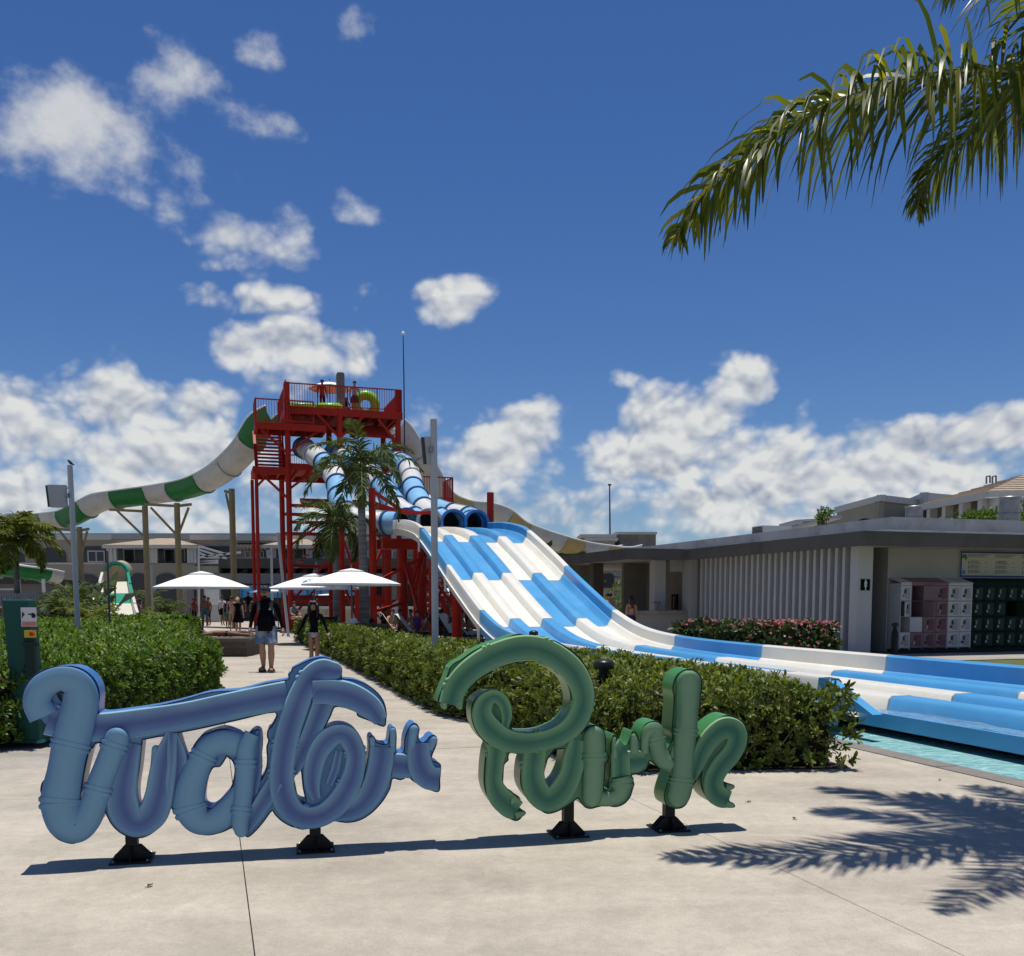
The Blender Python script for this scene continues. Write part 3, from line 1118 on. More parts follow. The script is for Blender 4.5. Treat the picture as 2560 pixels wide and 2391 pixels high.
P_STROKES = [
    (Z3, [(230, 655, 185), (262, 540, 185), (340, 430, 190), (470, 330, 200), (620, 258, 205), (780, 220, 210), (930, 232, 205), (1070, 300, 200), (1180, 400, 198), (1245, 520, 190), (1255, 640, 185), (1205, 775, 190),
          (1105, 872, 178), (960, 930, 165), (800, 950, 172), (655, 925, 185), (540, 845, 195), (478, 735, 165), (498, 635, 145), (570, 590, 110), (640, 640, 100), (665, 740, 90), (650, 830, 60)],
     'chute', 0.022, dict(col=[0.045, 0.165, 0.31, 0.50, 0.66])),
    (Z3, [(590, 610, 20), (580, 650, 170), (580, 700, 200), (590, 760, 180), (610, 810, 60)], 'chute', 0.004),
    (Z3, [(180, 640, 60), (185, 672, 44)], 'pipe', 0.026, dict(c1='r')),
    (Z3, [(300, 640, 60), (305, 672, 44)], 'pipe', 0.026, dict(c1='r')),
    (Z3, [(590, 960, 170), (590, 1010, 160), (578, 1140, 140), (572, 1260, 142), (610, 1360, 180), (690, 1440, 190), (750, 1478, 165)], 'chute', 0.004, dict(col=[0.12])),
    (Z3, [(700, 1395, 90), (755, 1395, 46)], 'pipe', 0.008, dict(c1='r')),
    (Z3, [(735, 1515, 75), (790, 1500, 46)], 'pipe', 0.008, dict(c1='r')),
    (Z3, [(900, 960, 180), (885, 1060, 190), (872, 1180, 190), (895, 1310, 205), (985, 1395, 200), (1090, 1330, 215), (1165, 1190, 190), (1195, 1050, 190), (1215, 930, 130)], 'chute', 0.000, dict(col=[0.16])),
    (Z3, [(985, 1485, 90), (985, 1480, 60)], 'pipe', 0.0),
    # a stem and elbow
    (Z4, [(112, 820, 190), (115, 900, 196), (112, 1050, 190), (106, 1200, 185), (98, 1320, 180)], 'pipe', 0.020, dict(c0='r', c1='r', col=[0.33])),
    (Z4, [(130, 1335, 140), (240, 1345, 130), (330, 1305, 155), (352, 1220, 188), (345, 1160, 185)], 'pipe', 0.006, dict(col=[0.86])),
    # r
    (Z4, [(345, 1150, 180), (340, 1060, 175), (345, 960, 185), (390, 905, 215)], 'chute', 0.002),
    (Z4, [(290, 1000, 60), (284, 880, 44), (287, 840, 34)], 'pipe', 0.010, dict(c1='r')),
    (Z4, [(455, 960, 90), (452, 860, 70), (448, 815, 46)], 'pipe', 0.010, dict(c1='r')),
    (Z4, [(400, 1030, 200), (480, 1020, 200), (545, 1010, 130)], 'chute', 0.004),
    (Z4, [(545, 960, 70), (545, 860, 80), (575, 770, 110), (632, 765, 140), (640, 850, 148), (660, 940, 152), (705, 1020, 145), (780, 1060, 90)], 'pipe', 0.012, dict(col=[0.55])),
    # k
    (Z4, [(908, 365, 225), (902, 480, 214), (895, 620, 198), (886, 760, 204), (872, 900, 192), (862, 1050, 186), (850, 1190, 208), (822, 1310, 205)], 'pipe', 0.026, dict(c0='r', c1='r', col=[0.43, 0.875])),
    (Z4, [(800, 900, 60), (790, 1000, 90)], 'pipe', 0.004),
    (Z4, [(950, 1180, 60), (985, 1050, 130), (1030, 930, 175), (1110, 815, 190), (1210, 745, 195), (1300, 765, 190), (1320, 850, 190), (1270, 960, 190), (1185, 1060, 190), (1125, 1170, 185), (1130, 1270, 190), (1190, 1330, 180), (1255, 1345, 150)],
     'chute', 0.010),
    (Z4, [(1225, 1245, 70), (1272, 1242, 48)], 'pipe', 0.014, dict(c1='r')),
    (Z4, [(1225, 1385, 60), (1276, 1393, 44)], 'pipe', 0.014, dict(c1='r')),
]



def zz(z, *p):
    return [(z, x, y) for x, y in p]


W_OUT = (zz(Z1, (172, 400), (185, 330), (250, 250), (350, 205), (470, 190), (560, 200), (640, 250), (690, 320), (705, 400), (700, 480), (720, 524), (900, 505), (1100, 475), (1300, 430), (1500, 375)) +
         zz(Z2, (0, 392), (200, 340), (370, 310), (375, 270), (400, 250), (405, 225), (440, 205), (500, 175), (560, 150), (640, 138), (710, 160), (760, 210), (785, 270), (790, 302), (880, 312), (980, 350), (1060, 410), (1110, 480), (1130, 560), (1128, 620), (1110, 672),
            (1000, 625), (915, 592), (905, 562), (870, 545), (820, 528), (735, 520), (700, 590), (650, 690), (648, 705), (700, 670), (770, 655), (840, 670), (900, 710), (945, 790), (960, 870), (955, 960), (930, 1060), (870, 1198), (905, 1160), (950, 1080), (985, 960), (1000, 860), (998, 780), (1010, 750),
            (1030, 748), (1045, 770), (1055, 795), (1100, 812), (1145, 805), (1155, 760), (1165, 700), (1180, 680), (1200, 690), (1208, 750), (1205, 850), (1215, 880), (1250, 880), (1270, 860), (1275, 780), (1295, 710), (1320, 665), (1345, 648), (1370, 660), (1385, 695), (1378, 740), (1385, 780), (1415, 798), (1445, 780),
            (1470, 750), (1500, 740), (1522, 765), (1515, 820), (1490, 880), (1480, 920), (1490, 940), (1550, 968), (1545, 1080), (1540, 1172), (1480, 1165), (1400, 1130), (1330, 1085), (1300, 1060), (1245, 1085), (1180, 1075), (1160, 1150), (1110, 1240), (1030, 1330), (930, 1395), (820, 1415), (690, 1398), (600, 1440), (500, 1465),
            (400, 1445), (320, 1400), (270, 1350), (245, 1325), (180, 1410), (120, 1480), (65, 1525)) +
         zz(Z1, (1740, 1390), (1690, 1355), (1650, 1335), (1580, 1365), (1480, 1388), (1400, 1370), (1310, 1310), (1240, 1230), (1205, 1180), (1180, 1250), (1120, 1340), (1040, 1395), (960, 1408), (870, 1380), (800, 1320), (755, 1240), (745, 1222), (700, 1310), (620, 1400), (540, 1442), (490, 1445), (410, 1415), (340, 1340),
            (302, 1230), (298, 1110), (290, 1070), (300, 1020), (325, 980), (350, 860), (375, 740), (370, 690), (385, 650), (330, 615), (260, 540), (200, 450)))
W_HOLES = [zz(Z1, (405, 370), (440, 375), (460, 410), (455, 450), (430, 430), (412, 400)),
           zz(Z1, (675, 735), (730, 735), (715, 790), (680, 900), (640, 1020), (600, 1090), (590, 1130), (562, 1195), (550, 1150), (575, 1080), (590, 980), (615, 860), (635, 790), (660, 765)),
           zz(Z1, (1010, 710), (1165, 685), (1150, 740), (1140, 790), (1120, 775), (1095, 785), (1080, 810), (1075, 900), (1050, 1040), (1020, 1150), (990, 1205), (970, 1170), (965, 1080), (985, 940), (1000, 800)),
           zz(Z1, (1260, 662), (1450, 625), (1700, 568), (1955, 515), (1935, 610), (1905, 640), (1900, 690), (1912, 720), (1895, 760), (1900, 860), (1885, 940), (1850, 1005), (1847, 960), (1860, 900), (1852, 830), (1862, 760), (1860, 680), (1840, 645), (1800, 645), (1745, 695), (1700, 670), (1640, 645), (1580, 635), (1500, 655),
              (1440, 680), (1400, 720), (1370, 770), (1365, 810), (1330, 850), (1300, 790), (1275, 710)),
           zz(Z1, (1610, 825), (1655, 865), (1670, 940), (1640, 1060), (1590, 1130), (1530, 1190), (1490, 1200), (1455, 1180), (1450, 1120), (1470, 1000), (1510, 910), (1560, 900), (1590, 860)),
           zz(Z2, (470, 985), (480, 1050), (490, 1150), (510, 1255), (460, 1250), (440, 1215), (430, 1150), (413, 1090), (420, 1060)),
           zz(Z2, (740, 930), (752, 960), (740, 1030), (710, 1090), (695, 1085), (700, 1010), (725, 960))]
P_OUT = (zz(Z3, (140, 640), (175, 660), (200, 690), (222, 655), (280, 660), (310, 690), (335, 678), (345, 620), (365, 560), (420, 500), (450, 465), (540, 410), (640, 360), (720, 333), (790, 340), (830, 318), (900, 325), (1000, 365), (1060, 410), (1110, 450), (1150, 520), (1168, 600), (1165, 680), (1130, 750), (1080, 800),
            (1000, 840), (930, 862), (840, 872), (740, 865), (705, 842), (700, 780), (690, 700), (660, 620), (600, 575), (540, 560), (470, 580), (420, 625), (400, 690), (405, 780), (440, 870), (490, 935), (530, 965), (520, 1000), (508, 1060), (498, 1160), (497, 1280), (530, 1380), (600, 1470), (680, 1530), (740, 1555), (775, 1540),
            (790, 1520), (815, 1500), (800, 1480), (750, 1465), (738, 1445), (770, 1400), (765, 1375), (720, 1345), (660, 1320), (640, 1290), (642, 1200), (650, 1120), (680, 1090), (680, 1060), (695, 1030), (750, 1035), (820, 1035), (800, 1080), (785, 1140), (778, 1250), (800, 1330), (850, 1400), (920, 1460), (985, 1500),
            (1080, 1475), (1170, 1420), (1220, 1380)) +
         zz(Z4, (0, 1360), (40, 1410), (90, 1425), (150, 1410), (220, 1400), (300, 1410), (370, 1385), (420, 1330), (440, 1270), (455, 1220), (440, 1180), (440, 1140), (500, 1128), (560, 1090), (590, 1020), (625, 1050), (690, 1088), (770, 1095), (765, 1150), (745, 1200), (725, 1260), (712, 1330), (735, 1400), (810, 1425), (880, 1405),
            (925, 1330), (950, 1240), (1000, 1160), (1030, 1110), (1020, 1190), (1035, 1270), (1090, 1350), (1180, 1405), (1290, 1415), (1302, 1395), (1262, 1370), (1252, 1310), (1265, 1265), (1298, 1250), (1295, 1230), (1250, 1215), (1205, 1200), (1240, 1130), (1310, 1050), (1380, 950), (1415, 860), (1415, 780), (1370, 700),
            (1290, 645), (1210, 645), (1120, 700), (1050, 770), (985, 850), (980, 780), (985, 740), (990, 600), (1020, 450), (1027, 350), (1000, 285), (940, 250), (880, 255), (820, 300), (790, 370), (785, 440), (795, 480), (790, 600), (780, 740), (775, 780), (785, 830), (750, 910), (730, 920), (715, 870), (705, 840), (695, 760),
            (670, 700), (620, 688), (560, 710), (525, 770), (510, 850), (495, 840), (470, 785), (445, 775), (425, 830), (400, 885), (365, 895), (325, 860), (295, 800), (275, 830), (262, 880), (255, 1050), (250, 1150), (240, 1200), (240, 1255), (200, 1265), (205, 1150), (215, 1050), (235, 1020), (235, 975), (215, 940), (215, 850),
            (195, 770), (140, 725), (80, 730), (30, 770)) +
         zz(Z3, (1245, 885), (1300, 800), (1335, 700), (1352, 600), (1340, 500), (1300, 400), (1230, 290), (1150, 225), (1050, 170), (950, 135), (880, 130), (800, 120), (760, 112), (700, 130), (640, 155), (530, 190), (420, 240), (320, 310), (280, 330), (235, 370), (225, 400), (190, 490), (150, 590)))
P_HOLES = [zz(Z3, (1040, 1005), (1100, 998), (1125, 1010), (1110, 1130), (1060, 1240), (990, 1290), (962, 1260), (958, 1180), (975, 1120), (990, 1070))]


def sign_feet(root, feet, s0):
    for px, py in feet:
        d = ray(px, py)
        t = CH / -d.z
        P = d * t
        P = Vector((P.x, P.y, 0))
        s = (P - SA).dot(SE) - s0
        q = MB()
        q.box(s - 0.034, s + 0.034, -0.03, 0.03, 0.012, 0.36)
        po = q.build('post', black_metal, root, local=True)
        q = MB()
        q.box(s - 0.115, s + 0.115, -0.115, 0.115, 0.0005, 0.012)
        for a in (0, 1, 2, 3):
            c, s_ = math.cos(a * math.pi / 2), math.sin(a * math.pi / 2)
            poly = [(0.036, 0.012), (0.105, 0.012), (0.105, 0.024), (0.045, 0.090), (0.036, 0.090)]
            p3 = [(s + c * r_ - s_ * -0.004, s_ * r_ + c * -0.004, z_) for (r_, z_) in poly]
            q.prism(p3, (-s_ * 0.008, c * 0.008, 0))
        # front and rear webs that read as a solid shoe
        for yy in (-0.036, 0.030):
            q.prism([(s - 0.105, yy, 0.012), (s + 0.105, yy, 0.012), (s + 0.105, yy, 0.024), (s + 0.046, yy, 0.086), (s - 0.046, yy, 0.086), (s - 0.105, yy, 0.024)], (0, 0.006, 0))
        q.build('base_plate', black_metal, root, local=True)
        for bx in (-0.095, 0.095):
            for by in (-0.095, 0.095):
                q = MB()
                q.lathe([(0.008, 0.012), (0.008, 0.019), (0.004, 0.022)], (s + bx, by, 0), 6)
                q.build('bolt', mat('steel_bolt', (0.35, 0.35, 0.36), 0.35, 0.1, metal=1.0), root, local=True)


def backing(root, s0, fam, outline, holes):
    """the cut-out board behind the moulded strokes"""
    import bmesh
    bm = bmesh.new()
    loops = []
    for lp in [outline] + holes:
        pts = []
        for (z, x, y) in lp:
            a, h = sl(z, x, y)
            pts.append((a - s0, h, 1.0))
        C_ = crom(pts + [pts[0]], 3)[:-1]
        loops.append([bm.verts.new((p[0], -STH / 2, p[1])) for p in C_])
    edges = []
    for L in loops:
        for i in range(len(L)):
            edges.append(bm.edges.new((L[i], L[(i + 1) % len(L)])))
    rings = [[v.co.copy() for v in L] for L in loops]
    bmesh.ops.triangle_fill(bm, use_beauty=True, use_dissolve=False, edges=edges)
    for f in bm.faces:
        f.material_index = 0
        if f.normal.y > 0:
            f.normal_flip()
    front = list(bm.faces)
    prev = loops
    for k, (yy, mi) in enumerate(((-STH / 2 + 0.012, 2), (STH / 2, 1))):
        cur = [[bm.verts.new((v.co.x, yy, v.co.z)) for v in L] for L in prev]
        for L, M in zip(prev, cur):
            n = len(L)
            for i in range(n):
                f = bm.faces.new((L[i], L[(i + 1) % n], M[(i + 1) % n], M[i]))
                f.material_index = mi
                f.smooth = True
        prev = cur
    mp = {}
    for a, b_ in zip([v for L in loops for v in L], [v for L in prev for v in L]):
        mp[a] = b_
    for f in front:
        nf = bm.faces.new([mp[v] for v in reversed(f.verts)])
        nf.material_index = 1
    bmesh.ops.recalc_face_normals(bm, faces=list(bm.faces))
    me = bpy.data.meshes.new('backing_board')
    bm.to_mesh(me)
    bm.free()
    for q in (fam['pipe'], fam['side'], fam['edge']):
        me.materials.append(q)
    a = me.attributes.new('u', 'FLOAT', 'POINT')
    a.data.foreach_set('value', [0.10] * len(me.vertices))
    me.set_sharp_from_angle(angle=R(40))
    o = bpy.data.objects.new('backing_board', me)
    COL.objects.link(o)
    o.parent = root
    for L in rings:
        q = MB()
        q.tube([tuple(p) for p in L] + [tuple(L[0])], 0.0042, 5, caps=False)
        q.build('edge_trim', fam['edge'], root, smooth=True, local=True)
    return o


def word(name, label, feet, fam, strokes, outline, holes):
    ps = []
    for px, py in feet:
        d = ray(px, py)
        P = d * (CH / -d.z)
        ps.append((Vector((P.x, P.y, 0)) - SA).dot(SE))
    s0 = sum(ps) / len(ps)
    base = SA + SE * s0
    root = thing(name, label, 'sign', (base.x, base.y, 0.0015), SRZ)
    PM.pop(root.name)
    backing(root, s0, fam, outline, holes)
    make_word(root, s0, fam, strokes)
    sign_feet(root, feet, s0)
    return root


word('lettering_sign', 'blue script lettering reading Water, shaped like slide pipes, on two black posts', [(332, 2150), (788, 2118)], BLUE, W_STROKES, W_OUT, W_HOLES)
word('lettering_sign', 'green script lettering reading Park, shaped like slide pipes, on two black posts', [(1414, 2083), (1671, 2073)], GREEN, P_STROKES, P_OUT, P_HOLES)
# ------------------------------------------------------------------ four-lane slide
sl_white = mat('slide_white_gelcoat', (0.77, 0.74, 0.65), 0.28, 0.04, 1.5, spec=0.5, dirt=(0.62, 0.58, 0.49), dirt_amt=0.4, dirt_scale=0.8)
sl_blue = mat('slide_blue_gelcoat', (0.080, 0.310, 0.58), 0.30, 0.10, 1.2, spec=0.4, dirt=(0.14, 0.39, 0.63), dirt_amt=0.4, dirt_scale=0.9)
m_joint = mat('joint_sealant', (0.30, 0.31, 0.31), 0.7, 0.1)
ztab = crom([(40.0, 4.70), (38.0, 4.66), (36, 4.53), (34, 4.27), (32.8, 3.98), (30.2, 3.06), (28.8, 2.52), (26.3, 1.62), (25.0, 1.20), (23.3, 0.83), (21.2, 0.665), (18, 0.61), (12, 0.61), (2, 0.61)], 6)
zw, zz_ = ztab[::-1, 0], ztab[::-1, 1]


def ztop(w):
    return float(np.interp(w, zw, zz_))


HW = 0.47
SV = 7.0
PL = [(0.0, 'o'), (0.0, HW - 0.04), (0.02, HW), (0.13, HW), (0.17, HW - 0.03), (0.22, 0.20), (0.29, 0.03), (0.36, 0), (0.78, 0), (0.82, .02), (0.86, .2), (0.90, .235), (1.16, .235), (1.20, .2), (1.24, .02), (1.28, 0),
      (1.72, 0), (1.76, .02), (1.80, .2), (1.84, .235), (2.12, .235), (2.16, .2), (2.20, .02)]
PR = [(2.20, .02), (2.24, 0), (2.74, 0), (2.78, .02), (2.82, .2), (2.86, .235), (3.12, .235), (3.16, .2), (3.20, .02), (3.24, 0), (3.68, 0), (3.75, .03), (3.82, .16), (3.86, .20), (3.875, .205), (3.89, HW - 0.03), (3.92, HW), (4.05, HW), (4.07, HW - 0.04), (4.07, 'o')]
slide = thing('racing_slide', 'wide four-lane blue and white racing slide curving down from the red tower', 'water slide', tuple(G(9, 22, 0)), GA)
segs = [38.0, 32.9, 29.05, 25.2, 21.3, 17.4, 13.55, 9.7, 5.8, 2.0]


def slide_panel(prof, w1, w0, m, low):
    ns = 14 if w1 > 20 else 4
    ws = np.linspace(w1 - 0.004, w0 + 0.004, ns)
    vs, fs = [], []
    n = len(prof)
    for w in ws:
        f = ztop(w) - HW
        for (v, h) in prof:
            if h == 'o':
                h = (-0.08 if low else -0.02) if w1 < 14 else -0.13
            elif low and v < 0.5 and prof is PL:
                h = min(h, 0.09)
            if low and v < 0.5 and prof is PL:
                v = 0.42 + v * 0.2
            vs.append(G(SV + v, w, f + h))
    for i in range(ns - 1):
        for j in range(n - 1):
            fs.append((i * n + j, i * n + j + 1, (i + 1) * n + j + 1, (i + 1) * n + j))
        # underside
    o = len(vs)
    for w in ws:
        f = ztop(w) - HW
        for v in (0.42 if low and prof is PL else prof[0][0], prof[-1][0]):
            vs.append(G(SV + v, w, f - ((0.085 if low else 0.025) if w1 < 14 else 0.135)))
    for i in range(ns - 1):
        fs.append((o + 2 * i + 1, o + 2 * i, o + 2 * i + 2, o + 2 * i + 3))
    q = MB()
    q.add(vs, fs)
    return q.build('slide_panel', m, slide, smooth=True, auto=40)


for k in range(len(segs) - 1):
    lo = segs[k] < 9.8
    slide_panel(PL, segs[k], segs[k + 1], sl_white if k % 2 == 0 else sl_blue, lo)
    slide_panel(PR, segs[k], segs[k + 1], sl_blue if k % 2 == 0 else sl_white, False)
# sealed joints across the lanes
for k, w in enumerate(segs[1:-1]):
    for prof in (PL, PR):
        pr_ = [(v, h) for v, h in prof if h != 'o']
        if w < 10 and prof is PL:
            pr_ = [(v, h) for v, h in pr_ if v > 0.5]
        vs, fs = [], []
        for dw in (-0.014, 0.014):
            f = ztop(w + dw) - HW
            vs += [G(SV + v, w + dw, f + h + 0.004) for v, h in pr_]
        n = len(pr_)
        fs = [(i, i + 1, n + i + 1, n + i) for i in range(n - 1)]
        q = MB()
        q.add(vs, fs)
        q.build('joint_seal', m_joint, slide)
# moulded lip that runs along the left outside, and drop tabs at the joints
q = MB()
for w in np.linspace(37.8, 10, 60):
    pass
ws = np.linspace(37.8, 9.8, 70)
lip = [G(SV - 0.03, w, ztop(w) - HW + 0.10) for w in ws]
for a, b_ in zip(lip[:-1], lip[1:]):
    q.bar(a, b_, 0.07, 0.02)
q.build('side_lip', sl_white, slide)
for w in (32.9, 29.05, 25.2):
    q = MB()
    f = ztop(w) - HW
    q.prism([G(SV - 0.06, w - 0.10, f + 0.09), G(SV - 0.06, w + 0.10, f + 0.09 + (ztop(w + 0.1) - ztop(w))), G(SV - 0.06, w + 0.03, f - 0.36), G(SV - 0.06, w - 0.07, f - 0.36)], G(0.05, 0, 0))
    q.build('joint_tab', sl_white, slide)
# end of the tall left wall where the run-out opens
q = MB()
f = ztop(9.7) - HW
q.prism([G(SV - 0.01, 9.72, f - 0.1), G(SV - 0.01, 9.72, f + HW), G(SV - 0.01, 9.9, f + HW), G(SV - 0.01, 10.0, f - 0.1)], G(0.16, 0, 0))
q.prism([G(SV - 0.005, 9.71, f + HW - 0.02), G(SV - 0.005, 9.71, f + 0.13), G(SV - 0.005, 8.9, f + 0.13)], G(0.13, 0, 0))
q.build('wall_end', sl_blue, slide)
# water held in the run-out lanes
m_sw = bpy.data.materials.new('runout_water')
m_sw.use_nodes = True
nt = m_sw.node_tree
b = nt.nodes['Principled BSDF']
b.inputs['Roughness'].default_value = 0.03
b.inputs['IOR'].default_value = 1.33
b.inputs['Transmission Weight'].default_value = 0.85
b.inputs['Base Color'].default_value = (0.75, 0.92, 1.0, 1)
gg = nt.nodes.new('ShaderNodeNewGeometry')
nn = nt.nodes.new('ShaderNodeTexNoise')
nn.inputs['Scale'].default_value = 4
nn.inputs['Detail'].default_value = 4
nn.inputs['Distortion'].default_value = 1.2
nt.links.new(gg.outputs['Position'], nn.inputs['Vector'])
bp = nt.nodes.new('ShaderNodeBump')
bp.inputs['Strength'].default_value = 0.8
bp.inputs['Distance'].default_value = 0.05
nt.links.new(nn.outputs[0], bp.inputs['Height'])
nt.links.new(bp.outputs[0], b.inputs['Normal'])
for (va, vb) in ((0.46, 0.83), (1.21, 1.77), (2.19, 2.79), (3.19, 3.80)):
    q = MB()
    nvx, nwx = 8, 40
    vs = [G(SV + va + (vb - va) * i / nvx, 2.2 + 8.9 * j / nwx, 0.14 + 0.085 - max(0, j / nwx - 0.86) * 0.9 + 0.012 * math.sin(i * 1.3 + j * 0.8) + 0.01 * math.sin(j * 2.1 + i)) for j in range(nwx + 1) for i in range(nvx + 1)]
    fs = [(j * (nvx + 1) + i, j * (nvx + 1) + i + 1, (j + 1) * (nvx + 1) + i + 1, (j + 1) * (nvx + 1) + i) for j in range(nwx) for i in range(nvx)]
    q.add(vs, fs)
    q.build('lane_water', m_sw, slide, smooth=True)
# plinth below the run-out, coloured near-black for the shade under the slide
q = MB()
q.gbox(SV + 0.75, SV + 3.8, 2.5, 20, -0.06, 0.05)
q.build('plinth', mat('plinth_shade', (0.03, 0.035, 0.035), 0.9, 0.2), slide)
# steel legs
for (v, w, r_) in ((7.45, 29.5, 0.16), (10.4, 30.5, 0.14), (7.8, 34.5, 0.14), (10.4, 34.5, 0.14), (9.0, 26, 0.12), (7.6, 25.5, 0.10), (7.7, 22.5, 0.10), (10.4, 22.0, 0.10)):
    q = MB()
    q.tube([G(v, w, -0.05), G(v, w, ztop(w) - HW - 0.12)], r_, 12)
    q.build('leg', red, slide, smooth=True, auto=40)

# ------------------------------------------------------------------ enclosed tubes
tb_white = mat('tube_white', (0.66, 0.66, 0.64), 0.3, 0.04, dirt=(0.45, 0.44, 0.40), dirt_amt=0.35)
tb_blue = mat('tube_light_blue', (0.25, 0.49, 0.72), 0.3, 0.06)
tb_ring = mat('tube_dark_blue', (0.028, 0.10, 0.235), 0.35, 0.1)
tb_mouth = mat('tube_mouth_blue', (0.035, 0.17, 0.42), 0.3, 0.08)
tb_grey = mat('tube_grey_ring', (0.33, 0.35, 0.36), 0.4, 0.08)


def resample(P, step):
    P = np.asarray(P)
    arc = np.concatenate([[0], np.cumsum(np.linalg.norm(np.diff(P, axis=0), axis=1))])
    n = max(2, int(arc[-1] / step))
    s = np.linspace(0, arc[-1], n + 1)
    return np.stack([np.interp(s, arc, P[:, k]) for k in range(3)], 1), s


def tube_slide(label, pts, cols, mouth, r=0.475, seg=1.5):
    C_ = crom([tuple(p) for p in pts], 10)
    P, s = resample(C_, 0.18)
    t = thing('tube_slide', label, 'tube slide', tuple(P[0] * np.array([1, 1, 0])), GA, group='enclosed tubes feeding the racing slide')
    per = int(seg / 0.18)
    k, i = 0, 0
    while i < len(P) - 1:
        j = min(len(P) - 1, i + per)
        c = cols[k % len(cols)]
        q = MB()
        q.tube([tuple(p) for p in P[i:j + 1]], r, 24, caps=False)
        o = q.build('tube_section', {'w': tb_white, 'b': tb_blue, 'd': tb_ring}[c], t, smooth=True)
        q = MB()
        d = P[min(j, len(P) - 1)] - P[max(j - 1, 0)]
        d = d / np.linalg.norm(d)
        q.tube([tuple(P[j] - d * 0.055), tuple(P[j] + d * 0.055)], r + 0.055, 24)
        q.build('flange_ring', tb_grey if c == 'w' and cols[(k + 1) % len(cols)] == 'w' else tb_ring, t, smooth=True, auto=40)
        # lengthwise seams on the crown and sides
        i, k = j, k + 1
    q = MB()
    up = [tuple(p + np.array([0, 0, r + 0.012])) for p in P[::3]]
    q.tube(up, 0.03, 6)
    q.build('seam', tb_grey, t)
    d = P[0] - P[1]
    d = d / np.linalg.norm(d)
    q = MB()
    n = 28
    x = Vector(d).cross(Vector((0, 0, 1))).normalized()
    y = x.cross(Vector(d))
    vs = []
    for (rr, dd) in ((r - 0.02, -0.25), (r - 0.02, 0.10), (r + 0.085, 0.10), (r + 0.085, -0.08), (r, -0.09)):
        for a in range(n):
            an = 2 * math.pi * a / n
            vs.append(Vector(P[0]) + Vector(d) * dd + x * math.cos(an) * rr + y * math.sin(an) * rr)
    fs = [(i * n + a, i * n + (a + 1) % n, (i + 1) * n + (a + 1) % n, (i + 1) * n + a) for i in range(4) for a in range(n)]
    q.add(vs, fs)
    q.build('mouth_rim', mouth, t, smooth=True, auto=40)
    q = MB()
    q.tube([tuple(P[0] - d * 0.9), tuple(P[0] - d * 1.0)], r - 0.01, 20)
    q.build('dark_bore', dark_void, t)
    return t


ZM = 4.62
tube_slide('leftmost blue and white tube bending in from the side to the racing slide',
           [G(7.57, 38.1, ZM), G(7.45, 38.8, ZM), G(6.9, 39.5, ZM + .03), G(6.0, 39.8, ZM + .06), atw(905, 1312, 40.2), atw(868, 1287, 41.0), atw(850, 1248, 42.2), atw(843, 1210, 43.8), atw(826, 1176, 45.3), atw(798, 1147, 47.0), atw(770, 1127, 48.6), atw(757, 1120, 49.3)], ['b', 'w', 'w', 'b', 'b', 'w'], tb_mouth)
tube_slide('second tube from the left, white and light blue with dark rings, beside the tall palm',
           [G(8.5, 38.1, ZM), G(8.4, 38.9, ZM + .05), atw(1000, 1277, 40.3), atw(978, 1247, 41.8), atw(950, 1212, 43.6), atw(915, 1177, 45.6), atw(870, 1145, 47.6), atw(835, 1135, 49.5)], ['b', 'w', 'b', 'b', 'w', 'w'], tb_grey)
tube_slide('third tube from the left, white and light blue, straight behind the grey lamp post',
           [G(9.5, 38.1, ZM), G(9.45, 38.9, ZM + .05), atw(1066, 1279, 40.4), atw(1046, 1250, 41.8), atw(1033, 1222, 43.3), atw(1028, 1192, 45), atw(1015, 1165, 46.6), atw(985, 1150, 48.5)], ['b', 'w', 'b', 'b', 'w', 'w'], tb_mouth)
tube_slide('rightmost tube mouth, dark blue, next to the high right wall of the slide',
           [G(10.45, 38.1, ZM), G(10.4, 38.9, ZM + .05), atw(1180, 1298, 40.5), atw(1110, 1280, 43), atw(1045, 1250, 45.2), atw(998, 1216, 47), atw(985, 1180, 48.6), atw(975, 1150, 49.8)], ['b', 'b', 'w', 'b', 'w'], tb_mouth)

# ------------------------------------------------------------------ red tower
tower = thing('slide_tower', 'tall red steel slide tower with decks, stairs and railings', 'tower', tuple(G(5.5, 50, 0)), GA)


def tpart(name, q, m=red, smooth=False):
    return q.build(name, m, tower, smooth=smooth, auto=40 if smooth else None)


def col(v, w, z0, z1, r_, name='column'):
    q = MB()
    q.tube([G(v, w, z0), G(v, w, z1)], r_, 12)
    return tpart(name, q, smooth=True)


def brace(a, b_, wd=0.13, name='brace'):
    q = MB()
    q.bar(G(*a), G(*b_), wd * .85, wd * .85)
    return tpart(name, q)


def railing(a, b_, h=1.08, spacing=0.12, parent=None, m=red):
    """a, b_: grid (v, w, z) at deck level"""
    A, B = G(*a), G(*b_)
    q = MB()
    L = (B - A).length
    up = Vector((0, 0, h))
    q.bar(A + up, B + up, 0.055, 0.055)
    q.bar(A + up * 0.1, B + up * 0.1, 0.04, 0.04)
    n = max(2, int(L / spacing))
    for i in range(n + 1):
        p = A + (B - A) * (i / n)
        wd = 0.055 if i % 12 == 0 or i == n else 0.020
        q.bar(p + up * 0.02, p + up, wd, wd)
    return q.build('railing', m, parent or tower)


